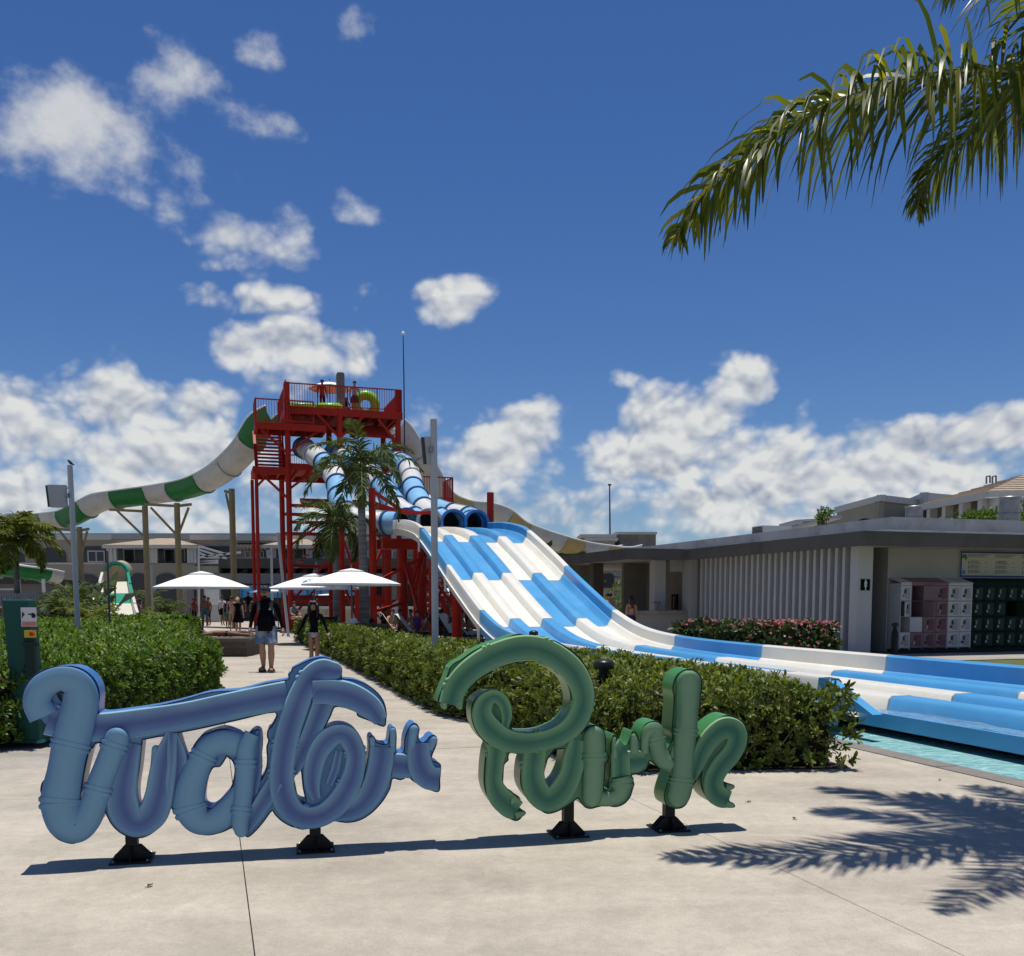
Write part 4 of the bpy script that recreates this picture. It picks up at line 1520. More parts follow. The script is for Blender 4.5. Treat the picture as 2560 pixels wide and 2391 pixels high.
W0, W1 = 48.0, 53.0
for (v, w, z1, r_) in ((2.3, 48, 7.75, .09), (2.3, 52.5, 7.75, .09), (3.8, 48, 11.88, .14), (3.8, 52.5, 11.8, .14), (9.2, 48.2, 11.86, .14), (9.2, 52.5, 11.0, .14),
                       (6.3, 48.1, 10.8, .15), (6.3, 52.5, 10.8, .15), (6.9, 46.5, 5.4, .22), (8.4, 47.0, 7.6, .18)):
    col(v, w, -0.05, z1, r_)
# upper deck, landing and mid deck, each a plate with an edge beam
for (v0, v1, w0, w1, z, h) in ((3.7, 9.4, 48, 53, 10.72, .28), (2.28, 5.6, 47.6, 49.4, 9.82, .25), (3.7, 9.4, 48, 53, 8.02, .26), (2.15, 3.9, 47.9, 50.4, 7.80, .28)):
    q = MB()
    q.gbox(v0, v1, w0, w1, z, z + 0.06)
    q.gbox(v0, v1, w0 + 0.003, w0 + 0.14, z - h, z - 0.003)
    q.gbox(v0, v1, w1 - 0.14, w1 - 0.003, z - h, z - 0.003)
    q.gbox(v0 + 0.003, v0 + 0.14, w0 + 0.15, w1 - 0.15, z - h, z - 0.003)
    q.gbox(v1 - 0.14, v1 - 0.003, w0 + 0.15, w1 - 0.15, z - h, z - 0.003)
    v = v0 + 0.6
    while v < v1 - 0.3:
        q.gbox(v, v + 0.08, w0 + 0.15, w1 - 0.15, z - h * 0.8, z - 0.004)
        v += 0.6
    tpart('deck', q)
# flank panels at the deck ends
for (v, w0, w1, z0, z1) in ((3.72, 48.02, 49.2, 10.8, 12.0), (2.30, 47.62, 48.4, 9.9, 11.0)):
    q = MB()
    q.gbox(v, v + 0.05, w0, w1, z0, z1)
    tpart('side_panel', q)
zd = 10.78
railing((3.8, 48.03, zd), (9.35, 48.03, zd))
railing((9.35, 48.05, zd), (9.35, 52.9, zd))
railing((3.75, 49.6, zd), (3.75, 52.9, zd))
railing((2.33, 47.63, 9.88), (5.0, 47.63, 9.88))
railing((2.31, 47.65, 9.88), (2.31, 49.3, 9.88))
railing((3.75, 50.4, 8.08), (3.75, 52.8, 8.08))
railing((3.9, 52.8, 8.08), (9.2, 52.8, 8.08))
# stair flight seen end-on at the left, treads stacked one over the other
for k in range(10):
    q = MB()
    q.gbox(2.40, 3.62, 48.3 + k * 0.16, 48.62 + k * 0.16, 7.98 + k * 0.19, 8.04 + k * 0.19)
    tpart('stair_tread', q)
for v in (2.34, 3.64):
    brace((v, 48.3, 7.9), (v, 50.1, 9.8), 0.18, 'stringer')
# upper flight below the deck
for k in range(7):
    q = MB()
    q.gbox(4.1, 5.9, 48.5 + k * 0.2, 48.85 + k * 0.2, 9.85 + k * 0.13, 9.91 + k * 0.13)
    tpart('stair_tread', q)
for k in range(9):
    q = MB()
    q.gbox(6.9, 9.0, 48.4 + k * 0.3, 48.72 + k * 0.3, 9.6 + k * 0.11, 9.66 + k * 0.11)
    tpart('stair_tread', q)
# lower stair with solid soffit
q = MB()
q.prism([G(4.6, 49.5, 6.25), G(4.6, 49.5, 6.45), G(4.6, 51.2, 6.75), G(4.6, 51.2, 6.55)], G(3.2, 0, 0))
tpart('landing', q)
for k in range(10):
    q = MB()
    q.gbox(4.2 + k * .28, 4.5 + k * .28, 51.3, 52.4, 3.2 + k * 0.3, 3.27 + k * 0.3)
    tpart('stair_tread', q)
for z in (1.6, 3.2, 4.9, 5.9):
    q = MB()
    q.gbox(3.9, 9.1, 51.9, 52.05, z, z + 0.16)
    tpart('beam', q)
for z in (5.2, 6.0):
    q = MB()
    q.gbox(3.9, 6.4, 48.0, 48.14, z, z + 0.15)
    tpart('beam', q)
q = MB()
q.gbox(3.9, 9.1, 48.0, 48.16, 1.35, 1.52)
tpart('beam', q)
# knee braces under decks and cross bracing
for a, b_ in (((2.3, 48, 6.9), (2.9, 48, 7.55)), ((3.75, 48, 6.4), (2.5, 48, 7.55)), ((3.85, 48, 8.6), (5.3, 48, 9.7)), ((3.7, 48, 8.6), (2.6, 48, 9.6)),
              ((9.2, 48.1, 9.2), (8.2, 48.1, 10.4)), ((6.3, 48.1, 9.4), (7.5, 48.1, 10.5)), ((6.3, 48.1, 9.4), (5.2, 48.1, 10.5)),
              ((3.9, 48.05, 6.9), (5.0, 48.05, 7.75)), ((6.3, 48.05, 6.9), (5.2, 48.05, 7.75)), ((3.9, 48.05, 4.2), (6.3, 48.05, 5.9)), ((3.9, 52.3, 0.2), (6.3, 52.3, 3.2)), ((6.3, 52.3, 3.2), (9.1, 52.3, .3)),
              ((3.9, 48.1, 1.5), (6.3, 48.1, 4.2)), ((6.9, 46.5, 0.3), (6.1, 48.1, 3.0)), ((6.9, 46.5, 2.2), (6.0, 46.6, 5.0)), ((6.9, 46.4, 1.6), (8.4, 47, 4.6)), ((8.4, 47, 0.3), (6.9, 46.5, 3.5))):
    brace(a, b_)
# frame that carries the tube mouths at the head of the racing slide
col(6.0, 36.8, 0.39, 5.75, .135)
q = MB()
q.gbox(5.55, 6.45, 36.4, 37.2, -0.05, 0.39)
tpart('footing', q, mat('footing_concrete', (0.36, 0.34, 0.30), 0.9, 0.1))
for (v, w, r_) in ((7.5, 38.6, .20), (8.25, 38.3, .17), (9.8, 38.5, .18), (11.6, 40.0, .15)):
    col(v, w, -0.05, 3.62 if w < 39 else 6.1, r_)
q = MB()
q.gbox(6.6, 10.9, 38.0, 38.4, 3.55, 3.95)
tpart('beam', q)
q = MB()
q.gbox(6.6, 10.9, 39.4, 39.8, 3.60, 3.98)
tpart('beam', q)
q = MB()
q.prism([G(6.1, 36.75, 5.05), G(6.1, 36.75, 5.25), G(7.4, 37.6, 4.98), G(8.7, 38.0, 5.0), G(8.7, 38.0, 4.94), G(7.4, 37.6, 4.88)], G(0.02, 0.12, 0))
tpart('bracket', q)
brace((6.1, 36.8, 5.6), (7.3, 37.6, 5.0), .12)
brace((6.1, 36.8, 4.98), (8.6, 38.0, 4.98), .09)
for a, b_ in (((7.5, 38.5, 1.0), (8.25, 38.3, 3.4)), ((6.1, 36.9, 2.2), (8.6, 38.2, 3.4)), ((8.25, 38.3, 0.5), (9.8, 38.4, 3.2)), ((9.8, 38.4, 1.0), (8.3, 38.3, 2.8)), ((6.1, 37, 1.1), (7.5, 38.5, 1.4)),
              ((7.5, 38.6, 3.3), (7.9, 36.2, 0.2)), ((8.3, 38.2, 2.4), (9.3, 35.5, 0.2)), ((8.25, 38.2, 3.3), (7.5, 36, 1.8)), ((11.6, 40, 4.9), (10.2, 40, 4.2)), ((11.6, 40, 4.1), (9.9, 40, 4.1))):
    brace(a, b_, .12)
# right-hand landing and the louvred stair below it
q = MB()
q.gbox(9.4, 11.4, 45.6, 47.6, 6.15, 6.30)
q.gbox(9.4, 11.4, 45.61, 45.72, 5.85, 6.14)
tpart('deck', q)
railing((9.45, 45.65, 6.3), (11.35, 45.65, 6.3))
railing((11.35, 45.65, 6.3), (11.35, 47.5, 6.3))
railing((9.35, 47.6, 6.3), (9.35, 50.5, 9.0))
for k in range(12):
    q = MB()
    q.gbox(9.5, 11.3, 45.8 + 0.14 * k, 46.1 + 0.14 * k, 3.6 + k * 0.2, 3.66 + k * 0.2)
    tpart('stair_tread', q)
for k in range(13):
    q = MB()
    q.gbox(8.9, 10.6, 41.2 + 0.22 * k, 41.5 + 0.22 * k, 0.3 + k * 0.22, 0.36 + k * 0.22)
    tpart('stair_tread', q)
for v in (8.85, 10.62):
    brace((v, 41.2, 0.1), (v, 44.2, 3.2), .22, 'stringer')
for (v, w) in ((11.3, 45.7), (9.5, 45.7), (11.3, 47.5)):
    col(v, w, -0.05, 6.1, .12)
# low red barrier panels at the foot
q = MB()
q.gbox(8.6, 12.5, 39.9, 39.98, 0.35, 0.55)
q.gbox(8.6, 12.5, 39.9, 39.98, 0.85, 1.0)
tpart('barrier_rail', q)
# on the top deck
tg = thing('grey_riser', 'grey square riser box standing on the top deck of the tower', 'utility box', tuple(G(6.55, 50.6, 10.785)), GA)
q = MB()
q.gbox(6.35, 6.72, 49.2, 49.6, 10.785, 12.75)
q.gbox(6.38, 6.69, 49.23, 49.57, 12.753, 12.80)
q.build('casing', mat('riser_grey', (0.16, 0.16, 0.15), 0.7, 0.1), tg)
q = MB()
q.gbox(6.37, 6.70, 49.17, 49.197, 11.0, 11.5)
q.build('cover', mat('riser_grey2', (0.20, 0.20, 0.19), 0.7, 0.1), tg)
fp = thing('lightning_rod', 'thin dark mast rising from the right end of the tower', 'mast', tuple(G(9.42, 48.1, 10.8)), GA)
q = MB()
q.tube([G(9.47, 47.95, 8.0), G(9.47, 47.95, 12.6), G(9.45, 47.95, 14.5)], [.035, .03, .022], 8)
q.build('mast', mat('mast_dark', (0.02, 0.025, 0.05), .4, .1), fp)
q = MB()
q.lathe([(.02, 0), (.07, .04), (.09, .1), (.05, .17), (.02, .2)], G(9.45, 47.95, 14.5), 10)
q.build('cap', white_paint, fp)

# ------------------------------------------------------------------ open flumes
fl_white = mat('flume_white', (0.50, 0.49, 0.45), 0.4, 0.07, dirt=(0.30, 0.28, 0.24), dirt_amt=0.45, dirt_scale=0.9)
fl_green = mat('flume_green', (0.012, 0.155, 0.035), 0.35, 0.08)
fl_yellow = mat('flume_yellow', (0.46, 0.33, 0.13), 0.4, 0.08)
fl_rim = mat('flume_rim_white', (0.66, 0.66, 0.64), 0.35, 0.04)
steel_tan = mat('tan_steel_paint', (0.27, 0.215, 0.105), 0.5, 0.08, dirt=(0.18, 0.14, 0.08), dirt_amt=.5)


def flume(name, label, pts, r, segs, ang=105, tab=True, group=None):
    """segs: list of (length, material)"""
    C_ = crom([tuple(p) for p in pts], 10)
    P, s = resample(C_, 0.3)
    t = thing(name, label, 'water slide', (P[len(P) // 2][0], P[len(P) // 2][1], 0), 0.0, group=group)
    n = 13
    i, k = 0, 0
    T = np.gradient(P, axis=0)
    while i < len(P) - 1:
        ln, m = segs[k % len(segs)]
        j = min(len(P) - 1, i + max(1, int(ln / 0.3)))
        vs, fs = [], []
        for a in range(i, j + 1):
            d = Vector(T[a]).normalized()
            x = d.cross(Vector((0, 0, 1))).normalized()
            y = x.cross(d)
            for rr in (r, r + 0.05):
                for b_ in range(n):
                    an = R(-ang + 2 * ang * b_ / (n - 1))
                    vs.append(Vector(P[a]) + x * math.sin(an) * rr - y * math.cos(an) * rr)
        for a in range(j - i):
            for b_ in range(n - 1):
                o0, o1 = a * 2 * n + b_, (a + 1) * 2 * n + b_
                fs.append((o0, o1, o1 + 1, o0 + 1))
                fs.append((o0 + n, o0 + n + 1, o1 + n + 1, o1 + n))
        for a in (0, j - i):
            for b_ in range(n - 1):
                o0 = a * 2 * n + b_
                fs.append((o0, o0 + 1, o0 + n + 1, o0 + n))
        q = MB()
        q.add(vs, fs)
        q.build('flume_section', m, t, smooth=True, auto=50)
        if tab and i > 0:
            d = Vector(T[i]).normalized()
            x = d.cross(Vector((0, 0, 1))).normalized()
            y = x.cross(d)
            q = MB()
            vs, fs = [], []
            for dd in (-0.04, 0.04):
                for rr in (r + 0.045, r + 0.12):
                    for b_ in range(n):
                        an = R(-ang * .8 + 2 * ang * .8 * b_ / (n - 1))
                        vs.append(Vector(P[i]) + d * dd + x * math.sin(an) * rr - y * math.cos(an) * rr)
            for b_ in range(n - 1):
                fs += [(b_, b_ + 1, n + b_ + 1, n + b_), (2 * n + b_, 3 * n + b_, 3 * n + b_ + 1, 2 * n + b_ + 1), (n + b_, n + b_ + 1, 3 * n + b_ + 1, 3 * n + b_)]
            q.add(vs, fs)
            q.build('joint_flange', m, t)
        i, k = j, k + 1
    for sgn in (-1, 1):
        rim = []
        for a in range(len(P)):
            d = Vector(T[a]).normalized()
            x = d.cross(Vector((0, 0, 1))).normalized()
            y = x.cross(d)
            an = R(ang) * sgn
            rim.append(Vector(P[a]) + x * math.sin(an) * (r + 0.04) - y * math.cos(an) * (r + 0.02))
        q = MB()
        q.tube(rim, 0.055, 6)
        q.build('rim', fl_rim, t, smooth=True)
    return t, P


def support(t, px, ybot_z, top_z, X, Y, r_=.17, arm=None, m=steel_tan):
    q = MB()
    q.tube([(X, Y, -0.05), (X, Y, top_z)], r_, 12)
    q.build('support_column', m, t, smooth=True, auto=40)
    for (dx, dz0, dz1) in arm or []:
        q = MB()
        q.bar((X, Y, top_z - 0.22 + dz0), (X + dx, Y, top_z - 0.12 + dz0), .12, .15)
        q.build('arm', m, t)
        q = MB()
        q.bar((X, Y, top_z - 1.9), (X + dx * .8, Y, top_z - 0.25), .10, .12)
        q.build('arm_brace', m, t)


GP = [at(690, 1030, 50.5), at(655, 1052, 51.0), at(618, 1112, 52), at(580, 1152, 53), at(540, 1188, 54), at(495, 1215, 55), at(450, 1232, 56), at(400, 1240, 57), at(345, 1247, 57.5), at(295, 1254, 58), at(250, 1262, 58.5), at(212, 1282, 59), at(175, 1300, 60),
      at(135, 1306, 61), at(95, 1308, 63), at(55, 1305, 66), at(20, 1312, 69), at(-20, 1330, 71)]
GP = [p + Vector((0, 0, .34 * min(1, max(0, i - 3) / 3))) for i, p in enumerate(GP)]
gfl, GPs = flume('open_flume', 'green and white open flume sweeping left from the tower on tan columns', GP, 0.72,
                 [(2.4, fl_green), (2.6, fl_white), (2.4, fl_white), (2.7, fl_green), (2.3, fl_white), (2.5, fl_green), (2.6, fl_white), (2.4, fl_green), (1.8, fl_white), (3.2, fl_green), (2, fl_white)])
for (px, py, Y, arms) in ((579, 1217, 53.2, [(-.40, 0, 0)]), (442, 1253, 56.3, [(-1.9, .05, 0), (.85, .05, 0)]), (362, 1260, 57.4, [(-2.1, -.1, 0)]), (198, 1313, 59.5, [(-1.5, 0, 0), (.6, 0, 0)])):
    p = at(px, py, Y)
    support(gfl, px, 0, p.z - .12, p.x, p.y, arm=arms)
YP = [at(985, 1060, 52), at(1010, 1085, 52.5), at(1040, 1130, 53), at(1070, 1185, 54), at(1105, 1238, 55), at(1155, 1262, 56), at(1207, 1268, 57), at(1252, 1282, 58), at(1291, 1312, 59), at(1339, 1332, 60), at(1390, 1348, 61), at(1446, 1363, 62), at(1500, 1372, 63), at(1546, 1376, 65), at(1580, 1370, 69)]
yfl, YPs = flume('open_flume', 'yellow and white open flume running right behind the racing slide', YP, 0.70,
                 [(2.2, fl_white), (3.4, fl_white), (1.5, fl_yellow), (3.0, fl_white), (2.0, fl_yellow), (3.0, fl_white), (1.6, fl_yellow), (1.8, fl_white), (1.5, fl_yellow), (3, fl_white)])
gr_steel = mat('green_steel_paint', (0.010, 0.10, 0.035), 0.45, 0.1)
for (px, py, Y) in ((1290, 1345, 59), (1340, 1358, 60), (1425, 1385, 61.5), (1465, 1390, 62.5), (1120, 1285, 55.2)):
    p = at(px, py, Y)
    q = MB()
    q.tube([(p.x, p.y, -.05), (p.x, p.y, p.z)], .17, 10)
    q.build('support_column', gr_steel, yfl)
    q = MB()
    q.bar((p.x - 1.0, p.y, p.z), (p.x + 1.0, p.y, p.z), .2, .3)
    q.bar((p.x, p.y, p.z - 1.6), (p.x + 0.9, p.y, p.z - .1), .12, .12)
    q.build('cradle', gr_steel, yfl)
# lower green and white run at the far left and the splash chute
LP = [at(-60, 1412, 50), at(0, 1416, 50), at(50, 1422, 50.3), at(100, 1430, 50.8), at(140, 1438, 52)]
lfl, _ = flume('open_flume', 'low green and white flume behind the small palm at the left edge', LP, 0.46, [(2.6, fl_green), (.9, fl_green), (2.0, fl_white)], ang=110)
for px in (46, 108):
    p = at(px, 1440, 50.4)
    q = MB()
    q.tube([(p.x, p.y, -.05), (p.x, p.y, 2.6)], .09, 8)
    q.build('support_column', white_paint, lfl)
ch = thing('splash_chute', 'round-backed green and white splash chute rising behind the left hedge', 'water slide', tuple(at(285, 1560, 40) * 1.0))
ch.location.z = 0
PM[ch.name] = Matrix.Translation(ch.location).inverted()
cw = [at(288, 1440, 46), at(287, 1470, 44.5), at(286, 1495, 43), at(284, 1520, 41), at(282, 1545, 39)]
mcol = [mat('chute_cream', (0.62, 0.59, 0.50), .4, .05), mat('chute_green', (0.03, 0.26, 0.17), .35, .1)]
q = MB()
c0 = cw[0]
q.tube([c0 + Vector((0, .3, .05)), c0 + Vector((0, .9, .3))], 0.50, 20)
q.build('tunnel', mat('chute_tan', (0.36, 0.29, 0.18), .6, .1), ch, smooth=True, auto=40)
q = MB()
n = 20
for sg, (ra, rb) in enumerate(((0.5, 0.64),)):
    vs = []
    for a in range(n + 1):
        an = R(-60 + 220 * a / n)
        for rr, dy in ((ra, 0), (rb, 0), (rb, .3), (ra, .3)):
            vs.append(c0 + Vector((math.cos(an) * rr, dy, math.sin(an) * rr + .05)))
    fs = []
    for a in range(n):
        for b_ in range(4):
            fs.append((a * 4 + b_, a * 4 + (b_ + 1) % 4, (a + 1) * 4 + (b_ + 1) % 4, (a + 1) * 4 + b_))
    q.add(vs, fs)
q.build('arch_rim', mcol[1], ch, smooth=True, auto=40)
for k in range(4):
    a, b_ = cw[k], cw[k + 1]
    wa, wb2 = 0.55 + .10 * k, 0.55 + .10 * (k + 1)
    q = MB()
    q.add([a + Vector((-wa, 0, -.25)), a + Vector((wa, 0, -.25)), b_ + Vector((wb2, 0, -.25)), b_ + Vector((-wb2, 0, -.25))], [(0, 1, 2, 3)])
    q.build('trough_floor', mcol[1] if k == 1 else mcol[0], ch)
    for sgn in (-1, 1):
        q = MB()
        q.prism([a + Vector((sgn * wa, 0, -.4)), a + Vector((sgn * wa, 0, .18)), b_ + Vector((sgn * wb2, 0, .22)), b_ + Vector((sgn * wb2, 0, -.45))], (sgn * .12, 0, 0))
        q.build('trough_wall', mcol[1] if k in (0, 1) and sgn > 0 or k == 1 else mcol[0], ch)
# ------------------------------------------------------------------ restroom block with bar
wall_grey = mat('plaster_grey', (0.36, 0.345, 0.325), 0.9, 0.06, 0.8, bump=0.05, bscale=30)
wall_pale = mat('plaster_pale', (0.48, 0.475, 0.46), 0.9, 0.06, 0.9)
fascia_m = mat('fascia_taupe', (0.125, 0.108, 0.088), 0.8, 0.08, 0.8, dirt=(0.06, 0.052, 0.042), dirt_amt=.5, dirt_scale=.7)
soffit_m = mat('soffit_cream', (0.42, 0.40, 0.36), 0.9, 0.05)
roof_conc = mat('roof_concrete', (0.37, 0.37, 0.365), 0.95, 0.12, 0.7, dirt=(0.16, 0.155, 0.15), dirt_amt=.6, dirt_scale=1.1)
block = thing('restroom_building', 'low grey restroom building with vertical fins and a taupe fascia', 'building', tuple(G(22, 28, 0)), GA)


def bpart(name, m, *boxes):
    q = MB()
    for b_ in boxes:
        q.gbox(*b_)
    return q.build(name, m, block)


bpart('wall', mat('plaster_shade', (0.17, 0.168, 0.17), 0.9, 0.06, 0.8), (17.95, 18.15, 23.62, 32.6, -.05, 3.05))  # wall plaster coloured darker to paint the shade between the fins
bpart('wall', wall_grey, (18.95, 31, 23.65, 23.85, -.05, 3.05))
bpart('wall', wall_grey, (18.95, 19.15, 23.86, 30, -.05, 3.05))
bpart('wall', wall_grey, (18.16, 18.94, 29.8, 30, -.05, 3.05))
bpart('corner_post', wall_pale, (17.62, 18.12, 23.25, 23.60, -.05, 3.05))
bpart('floor', mat('dark_tile', (0.05, 0.05, 0.052), .7, .15), (18.16, 18.94, 23.3, 29.79, -.04, 0.02))
q = MB()
q.box(0, 0.30, -0.065, 0.065, 0, 3.05)
fin = q.build('fin', mat('fin_grey', (0.47, 0.465, 0.46), 0.85, 0.05), None)
fin_me = fin.data
bpy.data.objects.remove(fin)
Minv = PM[block.name]
for k in range(25):
    p = Minv @ G(17.648, 23.95 + 0.355 * k, 0)
    piece('fin', fin_me, block, p)
# soffit, fascia, roof
bpart('soffit', soffit_m, (17.06, 31, 22.26, 26, 3.055, 3.10), (17.06, 22, 26.003, 46, 3.055, 3.10))
bpart('fascia', fascia_m, (17.0, 17.055, 22.2, 32.46, 3.0, 3.40), (17.057, 31, 22.2, 22.255, 3.0, 3.40))
bpart('fascia', fascia_m, (14.6, 16.995, 32.46, 32.515, 3.0, 3.41), (14.6, 14.655, 32.517, 42, 3.0, 3.41))
bpart('soffit', soffit_m, (14.66, 17.05, 32.52, 42, 3.06, 3.10))
bpart('roof', roof_conc, (17.06, 31, 22.26, 46, 3.101, 3.34), (14.66, 17.057, 32.52, 42, 3.101, 3.34))
bpart('parapet', roof_conc, (19.6, 31, 24.6, 24.85, 3.345, 3.66), (19.6, 19.85, 24.853, 45, 3.345, 3.66))
bpart('parapet', roof_conc, (20.3, 31, 25.2, 25.5, 3.345, 4.10), (20.3, 20.6, 25.503, 45, 3.345, 4.10))
bpart('roof_hatch', roof_conc, (21.2, 24, 26, 28, 4.0, 4.16))
# bar
bar_wall = mat('bar_plaster', (0.24, 0.215, 0.185), .9, .06)
bpart('bar_pillar', wall_pale, (16.45, 16.9, 33.9, 34.4, -.05, 3.05))
bpart('bar_pillar', mat('pillar_brown', (0.11, 0.09, 0.075), .8, .08), (15.4, 15.85, 37.6, 38.1, -.05, 3.05))
bpart('bar_wall', wall_grey, (17.35, 17.62, 32.7, 33.4, -.05, 3.05), (16.91, 17.62, 33.401, 33.6, 2.6, 3.05))
bpart('bar_wall', bar_wall, (16.6, 20, 37.2, 37.4, -.05, 3.05), (17.63, 17.94, 32.7, 37.2, -.05, 3.05))
bpart('bar_wall', bar_wall, (14.9, 16.5, 39.6, 39.8, 2.55, 3.05))
bpart('counter_front', wall_grey, (15.2, 17.34, 33.0, 33.2, -.05, 0.96))
marble = mat('counter_marble', (0.30, 0.26, 0.215), .35, .35, 5, detail=8)
bpart('counter_top', marble, (15.1, 17.34, 32.9, 33.6, 0.963, 1.12))
tv = bpart('menu_screen', mat('screen_black', (0.006, 0.006, 0.007), .2, .1), (17.25, 17.33, 33.65, 34.1, 1.15, 1.75))
bpart('screen_text', mat('screen_yellow', (0.45, 0.42, 0.16), .6, .1), *[(17.235, 17.246, 33.84, 33.90, 1.22 + .055 * k, 1.255 + .055 * k) for k in range(8)])
bpart('tap_tower', mat('tap_chrome', (.35, .35, .36), .25, .1, metal=.9), (16.2, 16.28, 33.2, 33.3, 1.123, 1.4), (16.1, 16.38, 33.2, 33.3, 1.403, 1.46))
# roof fittings
steel = mat('galvanised_steel', (0.26, 0.26, 0.26), .45, .15, 5, metal=.6)
for lab, v, w, r_, z0, z1 in (('squat round steel roof vent above the lockers', 22.6, 27.0, .28, 4.1, 4.68), ('tall round steel roof vent at the far right', 25.6, 26.0, .34, 4.1, 5.0)):
    t = thing('roof_vent', lab, 'roof vent', tuple(G(v, w, z0)), GA, group='steel vents on the flat roof')
    q = MB()
    h = z1 - z0
    q.lathe([(r_ * 1.02, 0), (r_ * 1.02, h * .28)], G(v, w, z0), 20)
    q.build('base_collar', steel, t, smooth=True, auto=40)
    q = MB()
    q.lathe([(r_ * .96, h * .32), (r_ * .96, h * .88)], G(v, w, z0), 20)
    q.build('drum', steel, t, smooth=True, auto=40)
    for hz in (.30, .90):
        q = MB()
        q.lathe([(r_ * 1.0, h * (hz - .04)), (r_ * 1.07, h * (hz - .02)), (r_ * 1.07, h * (hz + .02)), (r_ * 1.0, h * (hz + .05))], G(v, w, z0), 20)
        q.build('rib', steel, t, smooth=True, auto=40)
q = MB()
q.gbox(20.9, 22.2, 33.5, 34.3, 4.103, 4.45)
t = tag(q.build('air_conditioner', mat('ac_white', (.55, .55, .54), .5, .05)), 'white air conditioner box on the flat roof', 'air conditioner')
q = MB()
for k in range(5):
    q.gbox(20.87, 20.898, 33.55, 34.25, 4.15 + k * .055, 4.18 + k * .055)
q.build('grille', mat('ac_dark', (.05, .05, .05), .6, .1), t)

# women's room plate
t = thing('restroom_plate', 'square black plate with a white woman pictogram on the pale corner post', 'sign', tuple(G(17.87, 23.24, 1.95)), GA)
q = MB()
q.gbox(17.72, 18.02, 23.222, 23.247, 1.80, 2.12)
q.build('plate', mat('plate_black', (.003, .003, .004), .7, .1, spec=.1), t)
q = MB()
fig = [(-.018, .19), (.018, .19), (.045, .13), (.05, .085), (.035, .08), (.048, .0), (.018, 0), (.014, -.10), (-.014, -.10), (-.018, 0), (-.048, .0), (-.035, .08), (-.05, .085), (-.045, .13)]
q.prism([G(17.87 + a, 23.2205, 1.92 + z - .02) for a, z in fig][::-1], G(0, -.003, 0))
n = 14
q.prism([G(17.87 + .024 * math.cos(2 * math.pi * k / n), 23.2205, 2.076 + .026 * math.sin(2 * math.pi * k / n) + .012) for k in range(n)], G(0, -.003, 0))
q.build('pictogram', white_paint, t)

# price board
t = thing('notice_board', 'wide cream notice board with blue bands and a palm drawing above the green lockers', 'notice board', tuple(G(23, 23.6, 2.2)), GA)
q = MB()
q.gbox(21.5, 25.2, 23.60, 23.648, 2.22, 2.98)
q.build('panel', mat('board_cream', (.46, .45, .38), .6, .03), t)
q = MB()
for z0, z1 in ((2.22, 2.265), (2.93, 2.98)):
    q.gbox(21.5, 25.2, 23.594, 23.599, z0, z1)
q.gbox(21.5, 21.55, 23.594, 23.599, 2.266, 2.929)
q.build('blue_band', mat('board_blue', (.012, .06, .20), .5, .3, 4), t)
q = MB()
for c in range(3):
    v0 = 21.86 + c * 1.02
    for k, (a, b_) in enumerate(((0, .86), (.0, .7), (0, .62))):
        q.gbox(v0 - .1 + a, v0 - .1 + b_, 23.594, 23.599, 2.885 - k * .035, 2.895 - k * .035)
    for r_ in range(3):
        z = 2.66 - r_ * .14
        q.gbox(v0 - .06, v0 - .04, 23.594, 23.599, z - .055, z + .04)
        q.gbox(v0, v0 + .32, 23.594, 23.599, z + .03, z + .045)
        for m_ in range(3):
            q.gbox(v0, v0 + .44 - .07 * ((m_ + r_) % 3), 23.594, 23.599, z - .045 + m_ * .022, z - .037 + m_ * .022)
        q.gbox(v0 + .55, v0 + .64, 23.594, 23.599, z - .01, z)
q.build('print_lines', mat('board_ink', (.06, .07, .07), .7, .1), t)
q = MB()
for k in range(9):
    a = R(-50 + 30 * k)
    c = G(21.64, 23.5935, 2.80)
    d = G(math.cos(a), 0, 0) + Vector((0, 0, math.sin(a)))
    e = G(-math.sin(a), 0, 0) + Vector((0, 0, math.cos(a)))
    q.add([c, c + d * .07 + e * .02, c + d * .13, c + d * .07 - e * .02], [(0, 1, 2, 3)])
q.build('palm_print', mat('board_green', (.03, .16, .07), .7, .1), t)
q = MB()
for k in range(8):
    a = R(45 * k)
    c = G(21.63, 23.5935, 2.36)
    d = G(math.cos(a), 0, 0) + Vector((0, 0, math.sin(a)))
    e = G(-math.sin(a), 0, 0) + Vector((0, 0, math.cos(a)))
    q.add([c, c + d * .05 + e * .018, c + d * .08, c + d * .05 - e * .018], [(0, 1, 2, 3)])
q.build('splash_print', mat('board_cyan', (.03, .22, .45), .7, .1), t)

# lockers
LH = 0.452
perf = mat('locker_perforation', (0.12, 0.12, 0.12), .7, .4, 60)


